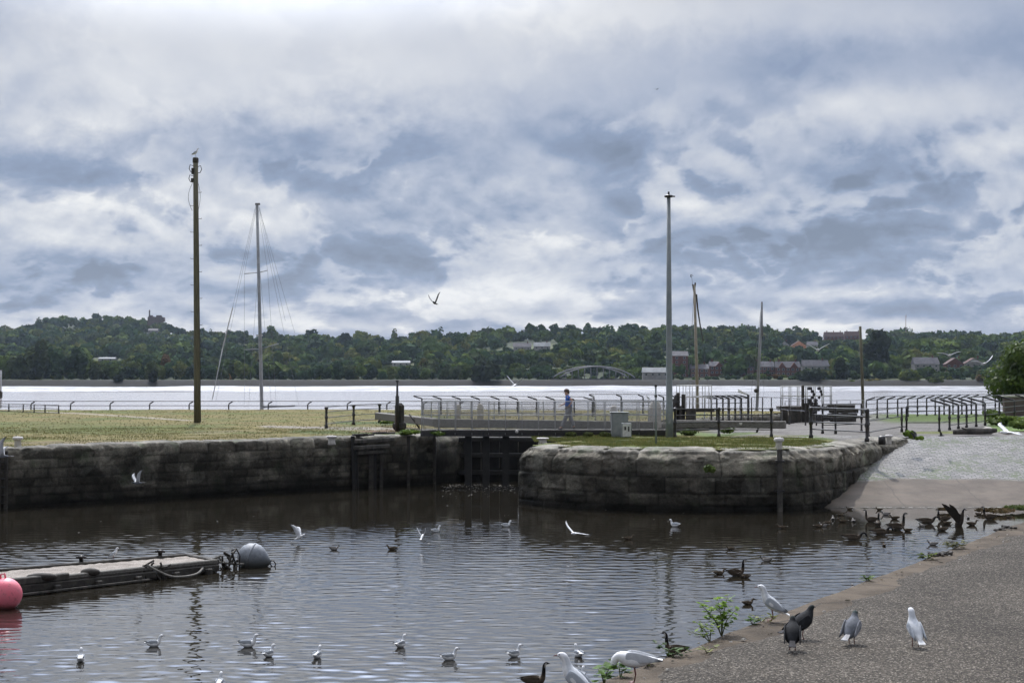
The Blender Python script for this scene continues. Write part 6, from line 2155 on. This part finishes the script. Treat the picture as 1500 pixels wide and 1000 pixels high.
def fly_wing(s, root, a1, a2, L1, L2, ch, sweep=.25, col=GREY, tip=(.03, .03, .03), th=.014):
    """one wing as a tapered aerofoil: inner part at angle a1, outer part at a2 above level"""
    mb = MB()
    st = [(0, ch * .95, 0), (.22, ch * 1.05, .06), (.5, ch * 1.0, .10), (.68, ch * .88, .02), (.85, ch * .62, -.25), (.95, ch * .36, -.50), (1.0, ch * .10, -.72)]
    vs = []; fs = []; cs = []
    L = L1 + L2
    for (t, c, sw) in st:
        d = t * L
        if d <= L1: y = math.cos(a1) * d; z = math.sin(a1) * d
        else: y = math.cos(a1) * L1 + math.cos(a2) * (d - L1); z = math.sin(a1) * L1 + math.sin(a2) * (d - L1)
        x = sw * ch * (1 + sweep * 2)
        le = x + c * .45; te = x - c * .55
        k = th * (1 - t * .75)
        nz = math.cos(a1 if d <= L1 else a2); ny = -math.sin(a1 if d <= L1 else a2)
        for (xx, hh) in ((le, 0), (le - c * .25, k), (te, 0), (le - c * .25, -k)):
            vs.append((root[0] + xx, s * (root[1] + y + ny * hh), root[2] + z + nz * hh))
            cs.append(tip if t > .93 else (col if hh >= 0 else tuple(min(1, q * 1.2) for q in col)))
    for i in range(len(st) - 1):
        for j in range(4):
            a = i * 4 + j; b = i * 4 + (j + 1) % 4
            f = (a, b, b + 4, a + 4)
            fs.append(f if s > 0 else f[::-1])
    n = (len(st) - 1) * 4
    fs += [(3, 2, 1, 0), (n, n + 1, n + 2, n + 3)]
    mb.add(vs, fs, cs, True)
    return mb


def flying(name, label, cat, kind, pos, heading, pitch, roll, a1, a2, b1=None, b2=None, scale=1.0, tailw=.05):
    """b1, b2: angles of the other wing when the two differ"""
    colf = {'gull': lambda p, t, an: WHITE, 'pigeon': pigeon_col, 'dark': lambda p, t, an: (.05, .05, .055), 'goose': lambda p, t, an: BLACK if t > .62 else BROWN}[kind]
    wc = {'gull': (.74, .75, .77), 'pigeon': (.42, .43, .45), 'dark': (.06, .06, .065), 'goose': (.05, .042, .035)}[kind]
    S = {'gull': 1.0, 'pigeon': .85, 'dark': 1.0, 'goose': 2.0}[kind]
    r = empty(name, pos, label, cat)
    rg_ = [(-.17, .0, .02, .005), (-.12, .0, .03, .018), (-.05, .0, .042, .036), (.02, .0, .05, .045), (.09, .005, .042, .038), (.14, .012, .030, .028), (.17, .018, .027, .026), (.20, .018, .018, .017), (.215, .015, .008, .008)]
    if kind == 'goose':
        rg_ = [(-.17, .0, .02, .01), (-.12, .0, .04, .03), (-.04, .0, .062, .055), (.03, .0, .066, .06), (.09, .02, .045, .045), (.115, .06, .022, .024), (.118, .11, .016, .017), (.122, .15, .015, .016), (.14, .168, .016, .016), (.16, .165, .011, .011), (.17, .16, .006, .006)]
    MB().loft(rg_, 12, colf).build('body', MT['gullbody' if kind == 'gull' else 'goosebody'], r, True, 1, False)
    for s, (p, q) in ((1, (a1, a2)), (-1, (b1 if b1 is not None else a1, b2 if b2 is not None else a2))):
        fly_wing(s, (.03, .03, .015), math.radians(p), math.radians(q), .19, .27, .125 if kind != 'goose' else .15, col=wc, tip=(.03, .03, .03)).build('wing', MT['gullbody'], r, True, 0, False)
    mb = MB(); c = WHITE if kind == 'gull' else (.12, .12, .13)
    vs = [(-.12, -.018, 0), (-.12, .018, 0), (-.25, tailw, 0), (-.25, -tailw, 0), (-.12, -.018, .01), (-.12, .018, .01), (-.25, tailw, .006), (-.25, -tailw, .006)]
    mb.add(vs, [(3, 2, 1, 0), (4, 5, 6, 7), (0, 1, 5, 4), (1, 2, 6, 5), (2, 3, 7, 6), (3, 0, 4, 7)], [c] * 8)
    mb.build('tail', MT['gullbody'], r, True, 0, False)
    hx, hz = (rg_[-1][0], rg_[-1][1])
    MB().loft([(hx - .005, hz, .006, .006), (hx + .02, hz - .004, .004, .004), (hx + .032, hz - .008, .001, .001)], 6).build('beak', MT['redleg' if kind == 'gull' else 'beak'], r, False, 0, False)
    r.rotation_mode = 'ZYX' if False else 'XYZ'
    r.rotation_euler = (math.radians(roll), -math.radians(pitch), math.radians(heading))
    r.scale = (S * scale,) * 3
    return r


USED = {}


def place(proto_fn, key, px, py, heading, label, z=0.0, group=None, scale=1.0, zoff=0.0, cat=None):
    """first use moves the thing itself, later ones are copies with copies of its parts"""
    if key not in USED:
        o = proto_fn(); USED[key] = o
    else:
        src = USED[key]
        o = copy_tree(src)
    p = G(px, py, z)
    o.location = p + Vector((0, 0, zoff))
    o.rotation_euler = (0, 0, math.radians(heading))
    o.scale = (scale,) * 3
    o['label'] = label
    if group: o['group'] = group
    return o


GS = 'gulls swimming in the basin'
# heading: 0 faces right, 90 faces away, 180 faces left, 270 faces the viewer
for (px, py, hd, sc, lab) in [
    (118, 968, 100, 1.05, 'leftmost small gull swimming in the foreground water, facing away'),
    (226, 946, 20, 1.0, 'small gull swimming second from the left with its head drawn in'),
    (364, 947, 5, 1.12, 'gull swimming in side view facing right, left of the frontal one'),
    (394, 961, 60, 1.0, 'gull swimming just below and right of the side-view gull'),
    (465, 963, 75, 1.0, 'lone swimming gull facing away below the grey buoy'),
    (587, 947, 60, 1.05, 'swimming gull holding a twig in the middle of the water'),
    (659, 966, 25, 1.0, 'swimming gull turned right, left of the centre line'),
    (754, 961, 40, 1.0, 'swimming gull just above the goose at the bottom'),
    (847, 961, 110, 1.0, 'swimming gull behind the big foreground gull, facing away'),
    (853, 994, 80, .95, 'small gull head peeping from behind the big foreground gull'),
    (742, 771, 10, 1.0, 'tiny white gull swimming near the pier reflection edge'),
    (988, 771, 150, 1.15, 'white gull swimming alone in the dark reflection of the pier'),
    (639, 779, 30, 1.0, 'small gull swimming right of the fluttering one'),
]:
    place(swim_gull, 'sg', px, py, hd, lab, 0, GS, sc, -.02)
q_ = place(swim_gull, 'sg', 322, 1004, 90, 'gull whose head just reaches the bottom border', 0, GS, 1.0, -.02)

place(stand_gull, 'st', 1129, 909, 168, 'gull standing upright on the kerb beside the green weed, facing left', 2.115, None, 1.0)
place(stand_gull, 'st', 1340, 949, 98, 'gull standing alone on the grey tarmac, seen from behind', 2.12, None, .98)
place(stand_gull, 'st', 842, 1030, 160, 'largest gull cut by the bottom border, facing left', 2.115, None, 1.05)
place(lambda: stand_gull(True), 'sb', 929, 1000, 172, 'white gull preening with its head tucked down on the kerb', 2.115, None, 1.0)
place(stand_gull, 'st', 167, 820, 5, 'pale gull standing on the pontoon deck', .29, None, .82)
o = place(stand_gull, 'st', 286, 600, 8, 'gull perched on top of the telegraph pole', 2.1, None, 1.25)
o.location = topp + Vector((0, 0, 0)) if False else D(286.5, 229.5, base.y if False else G(289, 617.5).y)
o = place(stand_gull, 'st', 868, 590, 20, 'small white gull perched on the river railing right of the boy', 2.1, None, .8); o.location = D(868, 585, 111)
o = place(stand_gull, 'st', 949, 590, 160, 'small white gull perched on the river railing left of the thin post', 2.1, None, .9); o.location = D(949, 586, 111)

for (fn, key, px, py, hd, sc, lab) in [
    (lambda: pigeon(True), 'pd', 1161, 954, 80, 1.1, 'dark pigeon seen from behind, nearest the kerb on the tarmac'),
    (lambda: pigeon(True), 'pd', 1175, 937, 25, 1.15, 'dark pigeon looking right behind the other dark one'),
    (pigeon, 'pg', 1248, 945, 62, 1.1, 'grey pigeon with pale wings walking between the dark ones and gull'),
    ]:
    o = place(fn, key, px, py, hd, lab, 2.12, None, sc)


GG = 'canada geese swimming by the slipway'
for (fn, key, px, py, hd, sc, lab) in [
    (goose, 'go', 1314, 776, 5, 1.25, 'goose with the tallest upright neck in the flock by the slipway, facing right'),
    (goose, 'go', 989, 957, 168, .88, 'goose with a black upright neck just beyond the near kerb, facing left'),
    (goose, 'go', 783, 1003, 0, .85, 'goose at the bottom border facing right beside the largest gull'),
    (goose_low, 'gl', 1358, 767, 5, 1.15, 'goose with a bent neck facing right, left of the wing-raising goose'),
    (goose_low, 'gl', 1250, 791, 0, 1.1, 'goose feeding with its head low, left edge of the flock'),
    (goose_low, 'gl', 1290, 783, 10, 1.1, 'goose dipping its head below the tallest-necked goose'),
    (goose, 'go', 1382, 763, 175, .95, 'goose facing left just left of the raised wing'),
    (goose, 'go', 1276, 764, 160, .95, 'goose facing left between the duck pairs near the slipway foot'),
    (goose, 'go', 1286, 770, 70, .95, 'goose facing away in the splash left of the tallest neck'),
    (goose, 'go', 1449, 760, 178, 1.0, 'goose facing left at the far right of the flock'),
    (goose, 'go', 1079, 843, 8, .95, 'goose-sized brown bird swimming in the middle right water'),
]:
    place(fn, key, px, py, hd, lab, 0, GG, sc * .76, -.02)

GD = 'ducks swimming near the slipway'
for (male, px, py, hd, sc, lab) in [
    (0, 1054, 841, 10, .95, 'small brown duck left of the goose-sized bird in open water'),
    (0, 1091, 846, 185, .9, 'duck with its head down right below the goose-sized bird'),
    (1, 1122, 822, 170, .95, 'duck alone above the goose-sized bird, head turned left'),
    (0, 1096, 885, 20, .9, 'brown duck swimming behind the upright standing gull'),
    (0, 1070, 805, 180, .8, 'dim duck in the ripples left of the lone duck'),
    (0, 1145, 774, 180, 1.0, 'low duck leaving a pale wake in front of the pier'),
    (1, 1366, 798, 170, .95, 'single duck on open water right of the flock, facing left'),
    (0, 1295, 799, 90, .75, 'tiny duck below the feeding goose'),
    (0, 1200, 772, 0, 1.0, 'leftmost duck of the flock in the dark reflection'),
    (1, 1206, 771, 170, 1.0, 'duck overlapping the leftmost one of the flock'),
    (0, 1213, 767, 30, .95, 'duck just behind the two leftmost ones'),
    (1, 1220, 761, 80, .95, 'duck facing away below the end of the pier wall'),
    (0, 1234, 765, 180, 1.05, 'duck facing left in the middle of the left group'),
    (1, 1250, 764, 90, .9, 'duck facing away right of the left group'),
    (0, 1244, 746, 175, .8, 'distant duck at the slipway foot beside the pier'),
    (0, 1232, 755, 10, .8, 'pale duck close under the pier wall end'),
    (0, 1288, 747, 175, .8, 'far duck at the slipway edge above the flock'),
    (1, 1297, 754, 175, 1.05, 'duck facing left at the slipway foot, left of its twin'),
    (0, 1310, 760, 178, 1.1, 'duck facing left above the tallest-necked goose'),
    (0, 1329, 778, 178, 1.0, 'duck facing left right below the tallest-necked goose'),
    (0, 1303, 779, 10, .9, 'duck squeezed between two geese in the middle of the flock'),
    (1, 1351, 771, 200, .85, 'pale duck under the bent-neck goose'),
    (0, 1386, 768, 180, 1.1, 'duck lying low just left of the wing-raising goose'),
    (0, 1380, 777, 175, 1.15, 'duck in front of the wing-raising goose, facing left'),
    (0, 1424, 769, 5, 1.2, 'duck resting flat just right of the wing-raising goose'),
    (0, 1434, 754, 5, .9, 'duck behind the rightmost goose'),
    (1, 1418, 759, 90, .75, 'small dark duck head right of the wing-raising goose'),
    (0, 1477, 758, 180, .7, 'tiny duck at the water edge on the far right'),
    (1, 490, 805, 20, .85, 'small black and white duck alone in the middle left water'),
    (0, 574, 805, 180, .95, 'small duck with a pale flank in the pole reflection'),
    (0, 921, 790, 10, 1.0, 'dull duck resting in the pier reflection below the flying gull'),
    (1, 1251, 864, 100, .95, 'dark duck of which only the head shows over the near kerb')]:
    place(lambda m_=male: duck(bool(m_)), 'dk%d' % male, px, py, hd, lab, 0, GD, sc * .68, -.012)

# flying birds
p_ = G(1406, 770, 0)
r = empty('canada_goose', p_, 'goose rearing up in the water with one big dark wing raised', 'goose')
MB().loft([(-.10, -.10, .05, .04), (-.07, -.02, .11, .10), (-.02, .10, .13, .125), (.02, .22, .115, .11), (.06, .32, .075, .075), (.09, .39, .042, .042), (.10, .45, .028, .030), (.115, .495, .030, .03), (.15, .515, .03, .03), (.185, .50, .022, .02), (.20, .49, .012, .01)], 14,
          lambda p, t, an: BLACK if t > .5 else (.05, .04, .032)).build('body', MT['goosebody'], r, True, 1, False)
for s_, pts_ in ((-1, [(.0, .36), (-.12, .44), (-.30, .57), (-.46, .66), (-.60, .70), (-.50, .56), (-.38, .40), (-.27, .27), (-.16, .14), (-.05, .08)]),
                 (1, [(.0, .36), (-.06, .50), (-.16, .60), (-.28, .66), (-.24, .52), (-.18, .36), (-.12, .2), (-.03, .1)])):
    mb = MB(); n_ = len(pts_)
    mb.poly([(x_ , s_ * (.10 + .25 * max(0, -x_) * (1 if s_ > 0 else .3)), z_) for x_, z_ in pts_], .02, (0, s_, 0))
    mb.c = [(.03, .025, .02)] * len(mb.v)
    mb.build('wing', MT['goosebody'], r, True, 0, False)
MB().loft([(.195, .49, .010, .010), (.235, .475, .004, .004)], 6).build('beak', MT['beak'], r, False, 0, False)
MB().add([(-.1, -.05, .02), (-.1, .05, .02), (-.24, .07, .06), (-.24, -.07, .06), (-.1, -.05, 0), (-.1, .05, 0), (-.24, .07, .045), (-.24, -.07, .045)], [(0, 1, 2, 3), (7, 6, 5, 4), (0, 4, 5, 1), (1, 5, 6, 2), (2, 6, 7, 3), (3, 7, 4, 0)]).build('tail', MT['darkwood'], r, False, 0, False)
flying('gull', 'gull flying high against the clouds with both wings raised', 'gull', 'dark', D(637, 444, 60), 250, 10, 8, 58, 72, 50, 64, .92)
flying('gull', 'white gull flying low over the river left of the boy', 'gull', 'gull', D(754.5, 564, 55), 70, 5, 0, 42, 60, 46, 30, .9)
flying('gull', 'white gull flying before the brick houses, head on', 'gull', 'gull', D(1198, 513, 58), 265, 5, 0, 34, 28, 34, 28, 1.0)
flying('gull', 'white gull gliding before the wooded hills left of the shrub', 'gull', 'gull', D(1391, 521, 60), 262, 5, 3, 26, 8, 26, 8, 1.0)
flying('gull', 'white gull flying right in front of the leafy shrub', 'gull', 'gull', D(1441, 533, 55), 275, 5, 0, 36, 48, 22, 2, .95)
flying('gull', 'large white gull flying low over the top of the slipway, cut by the right border', 'gull', 'gull', D(1478, 634, 62), 195, 0, -8, 12, -5, 25, 12, 1.75)
flying('gull', 'gull landing with raised wings above the water right of the grey buoy', 'gull', 'gull', D(438, 787, 47), 350, 25, 0, 62, 40, 70, 100, .95)
flying('gull', 'white gull flying low over the middle of the basin with a raised left wing', 'gull', 'gull', D(842, 781, 46), 240, 0, 0, 0, -8, 45, 52, .95)
flying('gull', 'grey gull fluttering on the water left of the small swimming gull', 'gull', 'gull', D(618, 786, 46), 80, 20, 0, 60, 80, 60, 80, .7)
flying('pigeon', 'pigeon flying with pale raised wings in front of the left wall', 'pigeon', 'pigeon', D(202, 707, 45), 220, 0, 0, 66, 78, 40, 42, .95)
flying('pigeon', 'pigeon flying at the left border in front of the wall', 'pigeon', 'pigeon', D(4, 668, 42), 190, 0, 0, 70, 82, 30, 25, 1.25)
flying('pigeon', 'dark pigeon taking off above the slipway crest', 'pigeon', 'dark', D(1340, 642, 66), 330, 15, 0, 50, 70, 40, 60, .8)
flying('pigeon', 'dark pigeon flying just right of the one taking off', 'pigeon', 'dark', D(1378, 638, 67), 340, 0, 0, 20, -10, 30, 40, .7)
flying('gull', 'speck of a bird high in the middle of the sky', 'gull', 'dark', D(962, 131, 150), 40, 0, 0, 20, 10, 20, 10, .6)
flying('gull', 'dark bird cut by the top border', 'gull', 'dark', D(1410, -1, 90), 40, 0, 0, 10, 0, 20, 10, .7)

# ================================================================== PERSON on the footbridge
pb_ = D(833, 628.5, YBR)
fx = pb_.x
r = empty('person', (fx, YBR, zd), 'boy in a blue t-shirt and grey trousers walking left across the footbridge, looking down', 'person')


def skinned(name, verts, edges, radii, mat, sub=2, root=0):
    me = bpy.data.meshes.new(name)
    me.from_pydata([tuple(v) for v in verts], edges, [])
    o = bpy.data.objects.new(name, me); COL.objects.link(o)
    md = o.modifiers.new('skin', 'SKIN'); md.use_smooth_shade = True
    for i, rr in enumerate(radii):
        rr = rr if isinstance(rr, tuple) else (rr, rr)
        me.skin_vertices[0].data[i].radius = rr
        me.skin_vertices[0].data[i].use_root = (i == root)
    md2 = o.modifiers.new('sub', 'SUBSURF'); md2.levels = sub; md2.render_levels = sub
    me.materials.append(mat)
    o.parent = r
    return o


MT['skin'] = basic('skin', (.42, .25, .18), (.48, .29, .21), .55, 8)
MT['tee'] = basic('blue_tshirt', (.03, .10, .38), (.04, .13, .44), .85, 14, 30, .004)
MT['trousers'] = basic('grey_trousers', (.20, .20, .215), (.27, .27, .28), .9, 14, 30, .004)
MT['hair'] = basic('brown_hair', (.05, .03, .02), (.09, .055, .035), .7, 30, 60, .004)
MT['shoe'] = basic('dark_shoe', (.03, .03, .035), (.06, .06, .06), .6, 10)
# walking to -X; x in metres relative to the hips
J = {'pel': (0, 0, .90), 'bel': (-.01, 0, 1.03), 'chest': (-.03, 0, 1.24), 'nk': (-.045, 0, 1.42), 'hd': (-.09, 0, 1.52), 'top': (-.095, 0, 1.66),
     'hipL': (0, -.09, .88), 'knL': (-.13, -.095, .50), 'anL': (-.30, -.09, .10), 'toL': (-.42, -.09, .035),
     'hipR': (0, .09, .88), 'knR': (.08, .09, .48), 'anR': (.24, .09, .14), 'toR': (.13, .09, .03),
     'shL': (-.03, -.19, 1.38), 'elL': (.15, -.25, 1.20), 'wrL': (.03, -.22, 1.02), 'haL': (-.03, -.20, .97),
     'shR': (-.03, .19, 1.38), 'elR': (-.10, .24, 1.12), 'wrR': (-.28, .20, 1.02), 'haR': (-.35, .19, 1.0)}
names = list(J)
E = [('pel', 'bel'), ('bel', 'chest'), ('chest', 'nk'), ('nk', 'hd'), ('hd', 'top'), ('pel', 'hipL'), ('hipL', 'knL'), ('knL', 'anL'), ('anL', 'toL'), ('pel', 'hipR'), ('hipR', 'knR'), ('knR', 'anR'), ('anR', 'toR'),
     ('chest', 'shL'), ('shL', 'elL'), ('elL', 'wrL'), ('wrL', 'haL'), ('chest', 'shR'), ('shR', 'elR'), ('elR', 'wrR'), ('wrR', 'haR')]
R_ = {'pel': .12, 'bel': .105, 'chest': .12, 'nk': .05, 'hd': .085, 'top': .07, 'hipL': .085, 'knL': .055, 'anL': .038, 'toL': .03, 'hipR': .085, 'knR': .055, 'anR': .038, 'toR': .03,
      'shL': .05, 'elL': .037, 'wrL': .026, 'haL': .03, 'shR': .05, 'elR': .037, 'wrR': .026, 'haR': .03}
skinned('body', [J[n_] for n_ in names], [(names.index(a), names.index(b)) for a, b in E], [R_[n_] * 1.15 for n_ in names], MT['skin'])


def sub_skin(name, pts, edges, radii, mat):
    skinned(name, pts, edges, radii, mat)


sub_skin('tshirt', [J['pel'], J['bel'], J['chest'], (-.04, 0, 1.39), J['shL'], Vector(J['shL']).lerp(Vector(J['elL']), .6), J['shR'], Vector(J['shR']).lerp(Vector(J['elR']), .6)],
         [(0, 1), (1, 2), (2, 3), (2, 4), (4, 5), (2, 6), (6, 7)], [.165, .155, .165, .085, .085, .072, .085, .072], MT['tee'])
sub_skin('trousers', [(0, 0, .94), J['hipL'], J['knL'], Vector(J['anL']) + Vector((0, 0, .0)), J['hipR'], J['knR'], J['anR']], [(0, 1), (1, 2), (2, 3), (0, 4), (4, 5), (5, 6)], [.145, .125, .095, .075, .125, .095, .075], MT['trousers'])
for an, to in (('anL', 'toL'), ('anR', 'toR')):
    a = Vector(J[an]); b = Vector(J[to])
    sub_skin('shoe', [a + Vector((.04, 0, -.07)), a + Vector((-.02, 0, -.06)), b + Vector((-.03, 0, .01))], [(0, 1), (1, 2)], [.045, .05, .04], MT['shoe'])
MB().ball((-.085, 0, 1.625), (.115, .098, .095), 14, 10).ball((-.03, 0, 1.57), (.075, .088, .10), 12, 8).build('hair', MT['hair'], r, False, 0, False)
MB().ball((-.205, 0, 1.545), (.022, .016, .022), 8, 6).build('nose', MT['skin'], r, False, 0, False)
for s in (-1, 1):
    mb = MB()
    for k, (dy, L) in enumerate(((-.025, .06), (-.009, .07), (.008, .066), (.024, .05))):
        h_ = Vector(J['haL' if s < 0 else 'haR'])
        mb.tube([h_ + Vector((0, dy, 0)), h_ + Vector((-L * .6, dy, -.02)), h_ + Vector((-L, dy, -.05))], .009, 5)
    mb.tube([h_ + Vector((.02, -s * .03, 0)), h_ + Vector((-.02, -s * .05, -.02))], .010, 5)
    mb.build('fingers', MT['skin'], r, False, 0, False)

# ================================================================== AIR
m = bpy.data.materials.new('river_air'); m.use_nodes = True
t = m.node_tree; t.nodes.clear(); N = NT(t)
out = N.n('ShaderNodeOutputMaterial'); pv = N.n('ShaderNodeVolumePrincipled')
pv.inputs['Color'].default_value = (.66, .80, 1.0, 1); pv.inputs['Density'].default_value = HAZE
pv.inputs['Anisotropy'].default_value = 0.2
t.links.new(pv.outputs[0], out.inputs['Volume'])
mb = MB().box((0, 2050, 90), (5600, 4260, 280))
o = mb.build('haze', m)
tag(o, 'thin bluish air fading the far hills', 'haze', kind='stuff')
